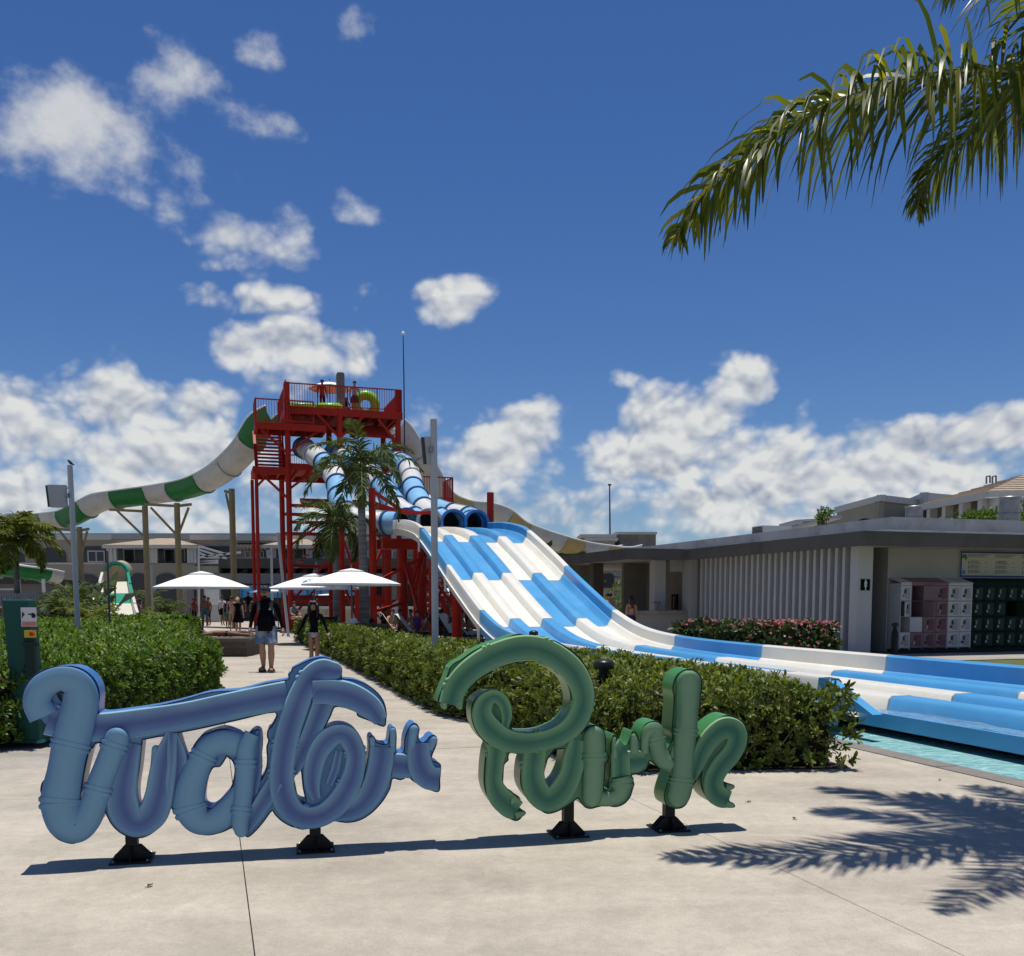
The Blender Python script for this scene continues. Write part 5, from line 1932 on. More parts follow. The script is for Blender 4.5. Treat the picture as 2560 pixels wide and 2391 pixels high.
def locker_bank(label, v0, n, wd, m, m_dark, opened, z0=.14, pad=None):
    t = thing('locker_bank', label, 'lockers', tuple(G(v0 + n * wd / 2, 23.35, 0)), GA, group='lockers along the restroom wall')
    D = 23.12
    q = MB()
    v1 = v0 + n * wd
    q.gbox(v0 + .004, v1 - .004, D + .06, 23.62, -.03, z0 - .02)
    q.build('plinth', dark_void, t)
    q = MB()
    for k in range(n + 1):
        vv = v0 + k * wd
        a, b_ = (vv, vv + .02) if k == 0 else ((vv - .02, vv) if k == n else (vv - .012, vv + .012))
        q.gbox(a, b_, D, 23.62, z0 - .04, z0 + 4 * LH + .06)
    q.gbox(v0 + .021, v1 - .021, 23.60, 23.62, z0, z0 + 4 * LH)
    for r_ in range(5):
        for k in range(n):
            q.gbox(v0 + k * wd + (.021 if k == 0 else .013), v0 + (k + 1) * wd - (.021 if k == n - 1 else .013), D + .02, 23.598, z0 + r_ * LH - .006, z0 + r_ * LH + .006)
    q.gbox(v0 + .021, v1 - .021, D + .002, D + .019, z0 + 4 * LH + .008, z0 + 4 * LH + .058)
    q.build('carcass', m, t)
    q = MB()
    q.prism([G(v0, D - .01, z0 + 4 * LH + .062), G(v0, D - .01, z0 + 4 * LH + .085), G(v0, 23.63, z0 + 4 * LH + .235), G(v0, 23.63, z0 + 4 * LH + .21)], G(n * wd, 0, 0))
    q.build('sloping_top', m, t)
    for k in range(n):
        for r_ in range(4):
            a = v0 + k * wd + .022
            b_ = v0 + (k + 1) * wd - .022
            z = z0 + r_ * LH + .012
            op = opened.get((k, 3 - r_))
            dw = b_ - a
            # door built at its closed place, then swung about its right edge
            def sw(v, d_, zz):
                if not op:
                    return G(v, D - .004 + d_, zz)
                an = R(op)
                x = b_ - v
                return G(b_ - x * math.cos(an) - d_ * math.sin(an), D - .004 - x * math.sin(an) + d_ * math.cos(an), zz)

            def dbox(q, x0, x1, y0, y1, zz0, zz1):
                q.hexa([sw(x0, y0, zz0), sw(x1, y0, zz0), sw(x1, y1, zz0), sw(x0, y1, zz0), sw(x0, y0, zz1), sw(x1, y0, zz1), sw(x1, y1, zz1), sw(x0, y1, zz1)])
            q = MB()
            dbox(q, a, b_, 0, .018, z, z + LH - .026)
            d = q.build('door', m, t)
            q = MB()
            dbox(q, a + dw * .42, b_ - .03, -.004, -.001, z + .04, z + LH - .075)
            q.build('vent_patch', m_dark, d)
            q = MB()
            dbox(q, a + dw * .30, a + dw * .46, -.022, -.0045, z + .20, z + .33)
            q.build('handle', mat('handle_dark', (.03, .03, .032), .4, .1) if m is not MATS.get('locker_green') else mat('handle_grey', (.16, .17, .165), .4, .1), d)
            q = MB()
            dbox(q, a + dw * .17, a + dw * .32, -.035, -.0045, z + .10, z + .175)
            q.build('lock', (pad or steel) if (k * 5 + r_ * 3) % 4 else steel, d)
    return t


lk_w = mat('locker_white', (.46, .46, .45), .5, .04)
lk_p = mat('locker_pink', (.20, .125, .135), .5, .06)
lk_g = mat('locker_green', (.004, .020, .013), .7, .1, spec=.12)
pd = mat('locker_darkpatch_white', (.30, .30, .30), .6, .1)
locker_bank('narrow white locker column with one door swung wide open, leftmost of the lockers', 19.0, 1, .37, lk_w, pd, {(0, 1): 25, (0, 2): 150})
locker_bank('three columns of dusty pink lockers with two dark open compartments', 19.375, 3, .435, lk_p, mat('locker_darkpatch_pink', (.13, .05, .06), .6, .1), {(0, 0): 155, (0, 1): 100}, pad=mat('lock_red', (.10, .02, .025), .5, .1))
locker_bank('two columns of white lockers between the pink and the green ones', 20.685, 2, .43, lk_w, pd, {}, pad=mat('lock_maroon', (.07, .02, .025), .5, .1))
locker_bank('dark green lockers filling the right end of the wall', 21.55, 6, .42, lk_g, mat('locker_darkpatch_green', (.006, .028, .02), .6, .1), {(3, 1): 110})

# oleander in flower
ol_leaf = leafmat('oleander_leaf', (0.020, 0.036, 0.010), (0.045, 0.072, 0.020), (0.10, 0.13, 0.035), .5, .2)
OP = [(4.45, 25.5), (6.3, 25.15), (8.25, 24.9), (8.5, 25.9), (6.4, 26.5), (4.7, 26.6)]
ol = hedge('oleander_hedge', 'loose flowering oleander hedge with pink blossom below the fins', OP, 0.80, 21, dens=150, lsize=.13, leafm=ol_leaf, core_in=.2)
rg = np.random.default_rng(5)
n = 280
fx = rg.uniform(4.5, 8.4, n)
fx = np.where(rg.uniform(0, 1, n) < .55, rg.uniform(6.6, 8.4, n), fx)
fy = 25.55 - (fx - 4.4) * .16 + rg.uniform(-.45, .9, n)
fz = np.where(fy < 25.2 - (fx - 4.4) * .15, rg.uniform(.25, .9, n), .9) + rg.uniform(-.05, .1, n)
Cc = np.stack([fx, fy, fz], 1)
Aa = np.stack([rg.normal(0, .4, n), -.5 + rg.normal(0, .4, n), np.ones(n)], 1)
Aa /= np.linalg.norm(Aa, axis=1, keepdims=True)
v_, f_, t_ = rosettes(Cc, Aa, np.full(n, .045), 5, rg, wid=.8, spread=(.8, 1.4))
petal = leafmat('oleander_petal', (.32, .03, .07), (.46, .08, .14), (.60, .20, .25), .6, .3)
tag(nparr('blossom', v_, f_, petal, ol, attr=t_), kind='stuff')


def bollard(loc, label, s=1.0):
    t = thing('bollard_light', label, 'bollard', tuple(loc), group='black bollard lights')
    q = MB()
    L = Vector(loc)
    q.lathe([(.088 * s, 0), (.088 * s, .60), (.082 * s, .66), (.075 * s, .67), (.045 * s, .80), (.045 * s, .82)], L, 20)
    q.build('post', black_metal, t, smooth=True, auto=40)
    q = MB()
    q.lathe([(.094 * s, .823), (.098 * s, .83), (.098 * s, .885), (.09 * s, .90), (.05 * s, .92), (.01, .926)], L, 20)
    q.build('cap', mat('bollard_cap', (.018, .018, .02), .35, .2), t, smooth=True, auto=40)
    return t


bollard((0.92, 9.6, .03), 'black bollard light standing in the hedge between the green letters', 1.08)
bollard((0.45, 20.0, -.02), 'black bollard light whose cap peeps over the top of the green letter P')
bollard(tuple(atw(2235, 1640, 22.4) * 1.0)[:2] + (-.03,), 'black bollard light beside the open white locker', 1.0)
bollard(tuple(at(1788, 1600, 29.5))[:2] + (-.03,), 'small black bollard light behind the oleander')
# ------------------------------------------------------------------ far buildings
hw = mat('hotel_beige', (0.30, 0.275, 0.215), .9, .05, .4)
hw2 = mat('hotel_white_trim', (0.50, 0.50, 0.47), .85, .04)
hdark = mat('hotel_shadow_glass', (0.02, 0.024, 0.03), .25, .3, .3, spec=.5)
hcurt = mat('hotel_curtain', (0.22, 0.23, 0.20), .8, .1)
tile = mat('roof_tile', (0.42, 0.335, 0.245), .85, .12, 2.0, dirt=(.30, .23, .16), dirt_amt=.5, dirt_scale=1.5)


def fbox(q, px0, px1, py0, py1, Y, dy):
    a, b_ = at(px0, py1, Y), at(px1, py0, Y)
    q.box(a.x, b_.x, Y, Y + dy, a.z, b_.z)
    return q


def fpart(t, name, m, Y, dy, *rects):
    q = MB()
    for r_ in rects:
        fbox(q, *r_, Y, dy)
    return q.build(name, m, t)


def hip_roof(t, px0, px1, py_eave, py_ridge, Y, depth, rows=7):
    """tiled hip roof: stepped courses so that the tile rows show"""
    a, b_ = at(px0, py_eave, Y), at(px1, py_eave, Y)
    zr = at(px0, py_ridge, Y).z + depth * .02
    h = max(.6, zr - a.z)
    for k in range(rows):
        f0, f1 = k / rows, (k + 1) / rows
        ins = min((b_.x - a.x) * .42, depth * .9)
        q = MB()
        x0, x1 = a.x + ins * f0, b_.x - ins * f0
        x2, x3 = a.x + ins * f1, b_.x - ins * f1
        y0, y1 = Y + depth * f0, Y + depth * f1
        z0, z1 = a.z + h * f0, a.z + h * f1
        q.add([(x0, y0, z0), (x1, y0, z0), (x3, y1, z1 - .02), (x2, y1, z1 - .02), (x0, y0, z0 - .05), (x1, y0, z0 - .05),
               (x1, Y + 2 * depth - (y0 - Y), z0), (x3, Y + 2 * depth - (y1 - Y), z1 - .02), (x0, Y + 2 * depth - (y0 - Y), z0), (x2, Y + 2 * depth - (y1 - Y), z1 - .02)],
              [(0, 1, 2, 3), (4, 5, 1, 0), (1, 6, 7, 2), (8, 0, 3, 9), (6, 8, 9, 7)])
        q.build('tile_course', tile, t)
    q = MB()
    q.box(a.x - .03, b_.x + .03, Y - .06, Y - .003, a.z - .30, a.z - .055)
    q.build('eave', hw2, t)


def window(t, px0, px1, py0, py1, Y, pane=hdark, fr=hw2, mull=1):
    a, b_ = at(px0, py1, Y), at(px1, py0, Y)
    q = MB()
    e = .09
    q.box(a.x, b_.x, Y - .05, Y + .02, a.z, a.z + e)
    q.box(a.x, b_.x, Y - .05, Y + .02, b_.z - e, b_.z)
    q.box(a.x, a.x + e, Y - .05, Y + .02, a.z + e, b_.z - e)
    q.box(b_.x - e, b_.x, Y - .05, Y + .02, a.z + e, b_.z - e)
    for k in range(mull):
        xm = a.x + (b_.x - a.x) * (k + 1) / (mull + 1)
        q.box(xm - .04, xm + .04, Y - .05, Y + .02, a.z + e, b_.z - e)
    w_ = q.build('window', fr, t)
    q = MB()
    q.box(a.x + e, b_.x - e, Y - .01, Y + .015, a.z + e, b_.z - e)
    q.build('pane', pane, w_)


def arch(t, px0, px1, py0, py1, Y, m=hdark):
    a, b_ = at(px0, py1, Y), at(px1, py0, Y)
    rise = min((b_.x - a.x) * .28, (b_.z - a.z) * .5)
    poly = [(a.x, Y, a.z), (b_.x, Y, a.z), (b_.x, Y, b_.z - rise)]
    for k in range(1, 10):
        an = math.pi * k / 10
        poly.append(((a.x + b_.x) / 2 + (b_.x - a.x) / 2 * math.cos(an), Y, b_.z - rise + rise * math.sin(an)))
    poly.append((a.x, Y, b_.z - rise))
    q = MB()
    q.prism(poly, (0, -.05, 0))
    return q.build('arched_opening', m, t)


H = 82.0
hotel = thing('hotel_building', 'long two-storey beige hotel with tiled bays behind the left flume', 'building', (at(500, 1500, H).x, H, 0))
fpart(hotel, 'wall', hw, H, 10, (-260, 1180, 1350, 1560))
fpart(hotel, 'parapet', hw2, H - .25, .24, (-260, 275, 1336.5, 1349.8), (474, 590, 1337, 1349.8), (590.5, 1180, 1341, 1352))
fpart(hotel, 'roof_edge', mat('hotel_grey_roof', (.30, .31, .32), .9, .05), H + 3, 6, (-260, 1180, 1333.5, 1349))
fpart(hotel, 'string_course', hw2, H - .12, .115, (-260, 268, 1407, 1411), (500, 1180, 1394, 1396.5))
for r_ in ((-60, 60, 1371, 1410), (98, 164, 1369, 1408)):
    arch(hotel, *r_, H - .055)
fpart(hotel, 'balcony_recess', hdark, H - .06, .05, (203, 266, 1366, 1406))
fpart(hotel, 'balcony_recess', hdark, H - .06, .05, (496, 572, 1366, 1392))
window(hotel, 220, 262, 1377, 1406, H - .12)
for r_ in ((612, 640, 1377, 1396), (800, 832, 1374, 1396), (850, 884, 1376, 1398), (900, 940, 1376, 1398), (980, 1020, 1376, 1398), (1040, 1080, 1376, 1398)):
    window(hotel, *r_, H - .12, pane=hcurt)
window(hotel, 641, 660, 1377, 1396, H - .12)
# tiled awning with a scalloped hem
q = MB()
a, b_ = at(588, 1370, H - .8), at(668, 1370, H - .8)
for k in range(9):
    x0 = a.x + (b_.x - a.x) * k / 9
    x1 = a.x + (b_.x - a.x) * (k + 1) / 9
    q.add([(x0, H - .02, a.z + .45), (x1, H - .02, a.z + .45), (x1, H - .9, a.z), ((x0 + x1) / 2, H - .95, a.z - .22), (x0, H - .9, a.z)], [(0, 1, 2, 3, 4)])
q.build('awning', mat('awning_brown', (.05, .042, .036), .9, .1), hotel)
for (p0, p1, cols, ops) in ((256, 493, (270, 278, 287, 373, 381, 389, 471, 479, 487), ((291, 369), (393, 467))), (657, 800, (678, 686, 768, 776), ((692, 764),))):
    Y = H - 3.2
    fpart(hotel, 'bay_wall', hw, Y + .3, 2.88, (p0 + 8, p1 - 6, 1408, 1560), (p0 + 8, p1 - 6, 1362, 1368))
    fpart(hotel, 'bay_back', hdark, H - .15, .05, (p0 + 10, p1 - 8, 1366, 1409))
    hip_roof(hotel, p0, p1, 1362, 1341, Y - .2, 3.6)
    for c in cols:
        fpart(hotel, 'column', hw2, Y + .3, .28, (c - 3, c + 3, 1366.5, 1409))
    for (o0, o1) in ops:
        window(hotel, o0 + 18, o1 - 4, 1372, 1409, Y + 2.2)
        fpart(hotel, 'balcony_rail', mat('rail_dark', (.015, .016, .018), .5, .1), Y + .5, .05, (o0, o1, 1404, 1408))
    if p0 == 256:
        for r_ in ((322, 368, 1434, 1510), (392, 440, 1434, 1510)):
            arch(hotel, *r_, Y + .24)
for r_ in ((10, 60, 1436, 1510), (100, 160, 1436, 1510), (190, 245, 1436, 1510)):
    arch(hotel, *r_, H - .055)

# restaurant terrace below it
T = 71.0
ter = thing('restaurant_terrace', 'shaded grey restaurant terrace with a dark upper band below the hotel', 'terrace', (at(780, 1500, T).x, T, 0))
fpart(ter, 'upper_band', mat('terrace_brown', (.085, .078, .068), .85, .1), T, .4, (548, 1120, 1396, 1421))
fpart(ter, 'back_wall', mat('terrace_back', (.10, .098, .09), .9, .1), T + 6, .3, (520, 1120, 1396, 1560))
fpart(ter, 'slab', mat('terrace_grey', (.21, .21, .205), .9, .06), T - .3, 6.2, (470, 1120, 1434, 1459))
fpart(ter, 'slab_end', hw, T - .2, 6.2, (455, 545, 1416, 1433.5))
fpart(ter, 'roof', mat('terrace_grey', (.21, .21, .205), .9, .06), T + .41, 6, (548, 1120, 1396, 1400))
for k in range(9):
    px = 566 + k * 30
    a, b_ = at(px, 1433.5, T + .1), at(px, 1421.5, T + .1)
    q = MB()
    dx = at(px + 17, 1433, T).x - a.x
    q.prism([(a.x, T + .1, a.z), (a.x + dx, T + .1, b_.z), (a.x + dx * 1.25, T + .1, b_.z), (a.x + dx * 1.25, T + .1, a.z)], (0, 2.5, 0))
    q.build('divider', mat('divider_dark', (.03, .028, .026), .8, .1), ter)
for px in (470, 590, 720, 850, 980, 1100):
    fpart(ter, 'pillar', mat('terrace_grey', (.21, .21, .205), .9, .06), T + .3, .5, (px, px + 14, 1459.5, 1560))
for k in range(7):
    fpart(ter, 'step', hw2, T - 3.5 + k * .45, .44, (512, 548, 1512 - k * 6.5, 1560))
blue = thing('blue_mural_wall', 'bright blue painted pool wall with dark rails under the terrace', 'wall', (at(700, 1500, 69).x, 69, 0))
fpart(blue, 'panel', mat('mural_blue', (.10, .42, .78), .6, .12, 1.5), 68.0, .15, (601, 935, 1464, 1494))
for y in (1470, 1480, 1489):
    fpart(blue, 'rail', mat('mural_rail', (.03, .10, .2), .5, .1), 67.9, .05, (601, 935, y, y + .9))
for px in range(603, 935, 33):
    fpart(blue, 'rail_post', mat('mural_rail', (.03, .10, .2), .5, .1), 67.9, .05, (px, px + 1.6, 1464, 1498))
fpart(blue, 'lower_wall', mat('terrace_shade', (.035, .033, .03), .9, .2), 68.02, .3, (601, 960, 1494.2, 1545))  # near-black colour stands in for the deep shade under the terrace
low = thing('stone_pool_wall', 'low sunlit beige stone wall beyond the loungers', 'wall', (at(870, 1540, 62).x, 62, 0))
for k in range(8):
    px = 725 + k * 46
    for r_ in range(3):
        fpart(low, 'stone', mat('pool_stone', (.40, .35, .27), .9, .15, 2), 62 + .02 * ((k + r_) % 2), .5, (px + (r_ % 2) * 20 + .5, px + 45.5 + (r_ % 2) * 20, 1524 + r_ * 12.2, 1535.7 + r_ * 12.2))
fpart(low, 'cap', mat('pool_cap', (.55, .52, .46), .85, .06), 61.9, .7, (722, 1115, 1517, 1523.6))

# white pergola by the stairs
pg = thing('white_pergola', 'white steel pergola frame with slanted bars above the left parasol', 'pergola', (at(498, 1560, 66).x, 66, 0))
for (x0, y0, x1, y1) in ((497, 1365, 497, 1565), (497, 1366, 565, 1386), (497, 1374, 540, 1388), (497, 1382, 520, 1392), (497, 1394, 601, 1381), (500, 1407, 545, 1407), (515, 1394, 548, 1394), (500, 1406, 545, 1402), (556, 1394, 566, 1396)):
    q = MB()
    q.bar(at(x0, y0, 66), at(x1, y1, 66), .14, .14)
    q.build('bar', white_paint, pg)


def lamp_post(label, X, Y, h, d, panel, lean=0.0, arm_z=None):
    t = thing('lamp_post', label, 'lamp post', (X, Y, 0))
    q = MB()
    q.tube([(X, Y, -.02), (X + lean, Y, h)], d / 2, 14)
    q.build('pole', pole_grey, t, smooth=True, auto=40)
    if panel:
        x0, x1, z0, z1, dpt = panel
        q = MB()
        sk = -.04
        q.hexa([(X + x0 - sk, Y - dpt, z0), (X + x1 - sk * .2, Y - .02, z0), (X + x1 - sk * .2, Y + dpt, z0), (X + x0 - sk, Y + .03, z0),
                (X + x0, Y - dpt, z1), (X + x1, Y - .02, z1), (X + x1, Y + dpt, z1), (X + x0, Y + .03, z1)])
        b_ = q.build('lamp_box', mat('lamp_box_grey', (.40, .41, .40), .5, .05), t)
        q = MB()
        q.bar((X + x0 - .01 - sk, Y - dpt * .5, z0 + .01), (X + x0 - .01, Y - dpt * .5, z1 - .01), .03, .10)
        q.build('louvre', mat('lamp_dark', (.06, .06, .065), .5, .1), b_)
        q = MB()
        zc = (z0 + z1) / 2
        q.bar((X + x1 - .02, Y, zc), (X, Y, zc), .05, .05)
        q.bar((X + x1 - .02, Y, z1 - .1), (X, Y, z1), .02, .02)
        q.bar((X + lean * .9 - .05, Y - d * .52, zc - .04), (X + lean * .9 - .05, Y - d * .52, zc + .06), .1, .04)
        q.build('bracket', steel, t)
    return t


Pm = at(1088, 1620, 15.9)
lamp_post('grey lamp post rising from the hedge in front of the racing slide', Pm.x, 15.9, 4.46, .113, (-.15, -.05, 3.73, 4.18, .05))
Pl = at(195, 1545, 22)
lamp_post('grey lamp post with a tilted white floodlight at the left, bird on top', Pl.x, 22, 4.56, .12, (-.54, -.17, 3.62, 4.12, .08), lean=-.05)
# bird on it
bd = thing('bird', 'small dark bird perched on the left lamp post', 'bird', (Pl.x - .05, 22, 4.56))
q = MB()
b0 = Vector((Pl.x - .05, 22, 4.56))
q.tube([b0 + Vector((-.045, 0, .115)), b0 + Vector((-.03, 0, .11)), b0 + Vector((-.005, 0, .08)), b0 + Vector((.03, 0, .045)), b0 + Vector((.07, 0, .02)), b0 + Vector((.11, 0, 0))], [.008, .024, .030, .034, .016, .006], 8)
q.tube([b0 + Vector((-.045, 0, .118)), b0 + Vector((-.075, 0, .112))], [.007, .001], 5)
q.tube([b0 + Vector((.0, .012, .05)), b0 + Vector((0, .012, -.005))], .003, 4)
q.tube([b0 + Vector((.01, -.012, .05)), b0 + Vector((.01, -.012, -.005))], .003, 4)
q.build('body', mat('bird_dark', (.025, .022, .02), .7, .3, 30), bd, smooth=True)
for (lab, px, ytop, Y, d, pan) in (('slim white pole with a square light box beside the tiled bay', 678, 1370, 58, .14, (-.30, -.05, 4.0, 4.5, .05)), ('leaning white pole in front of the left tower legs', 716, 1332, 40, .12, None),
                                   ('thin dark pole standing in the left hedge', 268, 1378, 26, .06, None), ('short white light pole by the tan columns', 378, 1412, 48, .10, None),
                                   ('thin white pole with a double lamp above the parasols', 791, 1405, 52, .10, (-.12, -.03, 2.9, 3.4, .05))):
    p = at(px, ytop, Y)
    t = lamp_post(lab, p.x, Y, p.z, d, pan, lean=-.35 if 'leaning' in lab else 0)
    if 'dark' in lab:
        for c in t.children:
            c.data.materials[0] = mat('pole_dark_grey', (.10, .10, .105), .5, .1)

# stone building seen over the bar, and its arcade
sb = thing('stone_building', 'grey stone-clad building with a cornice behind the bar roof', 'building', (at(1560, 1500, 74).x, 74, 0))
stone = mat('grey_stone_cladding', (.19, .185, .17), .9, .3, 1.6, bump=.4, bscale=4)
fpart(sb, 'wall', stone, 74, 10, (1547, 1640, 1336, 1560))
fpart(sb, 'cornice', hw2, 73.7, 10.3, (1538, 1643, 1330, 1336))
fpart(sb, 'side_block', hw2, 72, 8, (1462, 1546, 1345, 1352), (1450, 1541, 1336, 1344.5))
fpart(sb, 'wall', hw, 72.1, 8, (1380, 1537, 1352.5, 1560))
for r_ in ((1440, 1482, 1436, 1475), (1500, 1537, 1434, 1470)):
    arch(sb, *r_, 72.0)
arch(sb, 1572, 1608, 1366, 1400, 73.9, hw)
for k in range(6):
    for j in range(7):
        fpart(sb, 'stone', mat('pale_stone', (.40, .39, .36), .9, .15, 1.2), 60 + .05 * ((k + j) % 2), .4, (1537 + (j % 2) * 2, 1557 - ((k + j) % 2) * 2, 1426 + (k * 7 + j) * 2.6, 1428.4 + (k * 7 + j) * 2.6)) if j < 6 else None
ms = thing('roof_mast', 'thin mast standing on the stone building', 'mast', tuple(at(1525, 1334, 74)))
q = MB()
q.tube([at(1525, 1336, 74), at(1524, 1216, 74)], [.07, .05], 8)
q.lathe([(.02, 0), (.14, .05), (.14, .15), (.02, .2)], at(1524, 1216, 74), 8)
q.build('mast', mat('mast_grey', (.10, .11, .13), .5, .1), ms)

# hotel wing on the right
rw = thing('hotel_wing', 'beige hotel wing with a tiled corner pavilion rising over the restroom roof', 'building', (26, 62, 0))


def poly_wall(t, name, m, pts, z0, z1):
    q = MB()
    for (a, b_) in zip(pts[:-1], pts[1:]):
        a, b_ = Vector((a[0], a[1], 0)), Vector((b_[0], b_[1], 0))
        n_ = Vector((-(b_ - a).y, (b_ - a).x, 0)).normalized() * .3
        q.hexa([a + Vector((0, 0, z0)), b_ + Vector((0, 0, z0)), b_ + n_ + Vector((0, 0, z0)), a + n_ + Vector((0, 0, z0)), a + Vector((0, 0, z1)), b_ + Vector((0, 0, z1)), b_ + n_ + Vector((0, 0, z1)), a + n_ + Vector((0, 0, z1))])
    return q.build(name, m, t)


def pxX(px, Y):
    return (px - 1280) / F * Y * 1.0 / (1 + 0)


def gp(px, t_):
    return (ray(px, 1498).x * t_, ray(px, 1498).y * t_)


zA = at(2190, 1252, 60).z
zB = at(2190, 1237, 60).z
A0, A1, A2 = gp(2086, 68), gp(2190, 60), gp(2290, 63)
poly_wall(rw, 'wall', hw, [A0, A1, A2], 0, zA)
poly_wall(rw, 'parapet', hw2, [(A0[0] - .2, A0[1]), (A1[0], A1[1] - .25), (A2[0], A2[1] - .25)], zA - .02, zB)
zC = at(2262, 1246, 66).z
poly_wall(rw, 'rear_parapet', hw2, [gp(2262, 66), gp(2300, 62), gp(2480, 66)], zC - 1.2, at(2300, 1230, 62).z)
poly_wall(rw, 'lower_wall', hw, [gp(1945, 78), gp(1985, 74), gp(2086, 70)], 0, at(1985, 1306, 74).z)
poly_wall(rw, 'parapet', hw2, [gp(1943, 78), gp(1984, 73.7), gp(2060, 72)], at(1985, 1312, 74).z, at(1985, 1300, 74).z)
q = MB()
q.bar(at(1975, 1326, 62), at(2095, 1293, 57), .5, .18)
q.build('canopy_edge', hw2, rw)
for (x0, y0, t_) in ((2163, 1297, 60), (2115, 1309, 62)):
    p = at(x0, y0 + 6, t_ - .3)
    q = MB()
    q.prism([p + Vector((.55 * math.cos(a), 0, .42 * math.sin(a) - .25)) for a in np.linspace(0, math.pi, 12)], (0, .1, 0))
    q.build('arched_opening', hdark, rw)
# pavilion with hipped tile roof
e0, e1, e2 = at(2280, 1268, 60), at(2470, 1229, 47), at(2700, 1226, 52)
ap0, ap1 = at(2560, 1187, 53), at(2720, 1187, 57)
rows = 9
for k in range(rows):
    f0, f1 = k / rows, (k + 1) / rows
    q = MB()
    L0, L1 = e0.lerp(ap0, f0), e0.lerp(ap0, f1)
    M0, M1 = e1.lerp(ap0, f0), e1.lerp(ap0, f1)
    N0, N1 = e2.lerp(ap1, f0), e2.lerp(ap1, f1)
    up = Vector((0, 0, .05))
    q.add([L0 + up, M0 + up, N0 + up, L1, M1, N1, L0, M0, N0], [(0, 1, 4, 3), (1, 2, 5, 4), (6, 7, 1, 0), (7, 8, 2, 1)])
    q.build('tile_course', tile, rw)
q = MB()
dn = Vector((0, 0, -.28))
for a, b_ in ((e0, e1), (e1, e2)):
    q.bar(a + dn * .5, b_ + dn * .5, .10, .26)
q.build('eave', hw2, rw)
for (a, b_, n_) in ((e0, e1, 4), (e1, e2, 4)):
    for k in range(n_ + 1):
        p = a.lerp(b_, .06 + .88 * k / n_) + Vector((.5, .8, 0))
        q = MB()
        q.box(p.x - .22, p.x + .22, p.y - .22, p.y + .22, 2, p.z - .25)
        q.build('column', hw2, rw)
    i0, i1 = a + Vector((1.6, 3.2, 0)), b_ + Vector((1.6, 3.2, 0))
    q = MB()
    q.prism([(i0.x, i0.y, 2), (i1.x, i1.y, 2), (i1.x, i1.y, i1.z), (i0.x, i0.y, i0.z)], (0, .3, 0))
    q.build('back_wall', mat('hotel_inner', (.13, .12, .085), .9, .08), rw)
q = MB()
for k in range(3):
    c = e0.lerp(e1, .25 + .27 * k) + Vector((1.5, 2.9, -1.6))
    q.box(c.x - .35, c.x + .35, c.y - .1, c.y + .12, c.z - .8, c.z + .6)
q.build('door', hdark, rw)
q = MB()
for px in (2475, 2490):
    a, b_ = at(px, 1208, 49), at(px, 1190, 49)
    q.bar(a, b_, .06, .06)
    q.bar(at(px, 1190, 49), at(px - 9, 1192, 49), .06, .06)
    q.bar(at(px - 9, 1192, 49), at(px - 9, 1210, 49), .06, .06)
q.build('roof_ladder', mat('ladder_grey', (.16, .17, .19), .5, .1), rw)
# ------------------------------------------------------------------ palms and other plants
palm_leaf = leafmat('palm_leaflet', (0.034, 0.052, 0.010), (0.100, 0.125, 0.020), (0.235, 0.215, 0.040), .38, .55, .45, (.10, .06, .03))
palm_far = leafmat('palm_leaflet_far', (0.022, 0.040, 0.010), (0.058, 0.088, 0.022), (0.125, 0.150, 0.045), .6, .28, .2)
palm_yel = leafmat('palm_leaflet_yellow', (0.050, 0.068, 0.010), (0.125, 0.155, 0.022), (0.25, 0.25, 0.05), .6, .4, .2)
m_rachis = mat('palm_rachis', (0.16, 0.17, 0.06), .5, .15)
m_shaft = mat('palm_crownshaft', (0.055, 0.085, 0.022), .45, .2, 3)


def ring_trunk(name, c0, c1, ring=9.0):
    m = bpy.data.materials.new(name)
    m.use_nodes = True
    nt = m.node_tree
    b = nt.nodes['Principled BSDF']
    b.inputs['Roughness'].default_value = .9
    g = nt.nodes.new('ShaderNodeNewGeometry')
    mp = nt.nodes.new('ShaderNodeMapping')
    mp.inputs['Scale'].default_value = (.4, .4, ring)
    nt.links.new(g.outputs['Position'], mp.inputs[0])
    n = nt.nodes.new('ShaderNodeTexNoise')
    n.inputs['Scale'].default_value = 1.6
    n.inputs['Detail'].default_value = 4
    nt.links.new(mp.outputs[0], n.inputs['Vector'])
    cr = nt.nodes.new('ShaderNodeValToRGB')
    cr.color_ramp.elements[0].position, cr.color_ramp.elements[0].color = .35, (*c0, 1)
    cr.color_ramp.elements[1].position, cr.color_ramp.elements[1].color = .65, (*c1, 1)
    nt.links.new(n.outputs[0], cr.inputs[0])
    nt.links.new(cr.outputs[0], b.inputs['Base Color'])
    bp = nt.nodes.new('ShaderNodeBump')
    bp.inputs['Distance'].default_value = .03
    nt.links.new(n.outputs[0], bp.inputs['Height'])
    nt.links.new(bp.outputs[0], b.inputs['Normal'])
    return m


m_trunk = ring_trunk('palm_trunk', (0.10, 0.095, 0.085), (0.20, 0.19, 0.175))


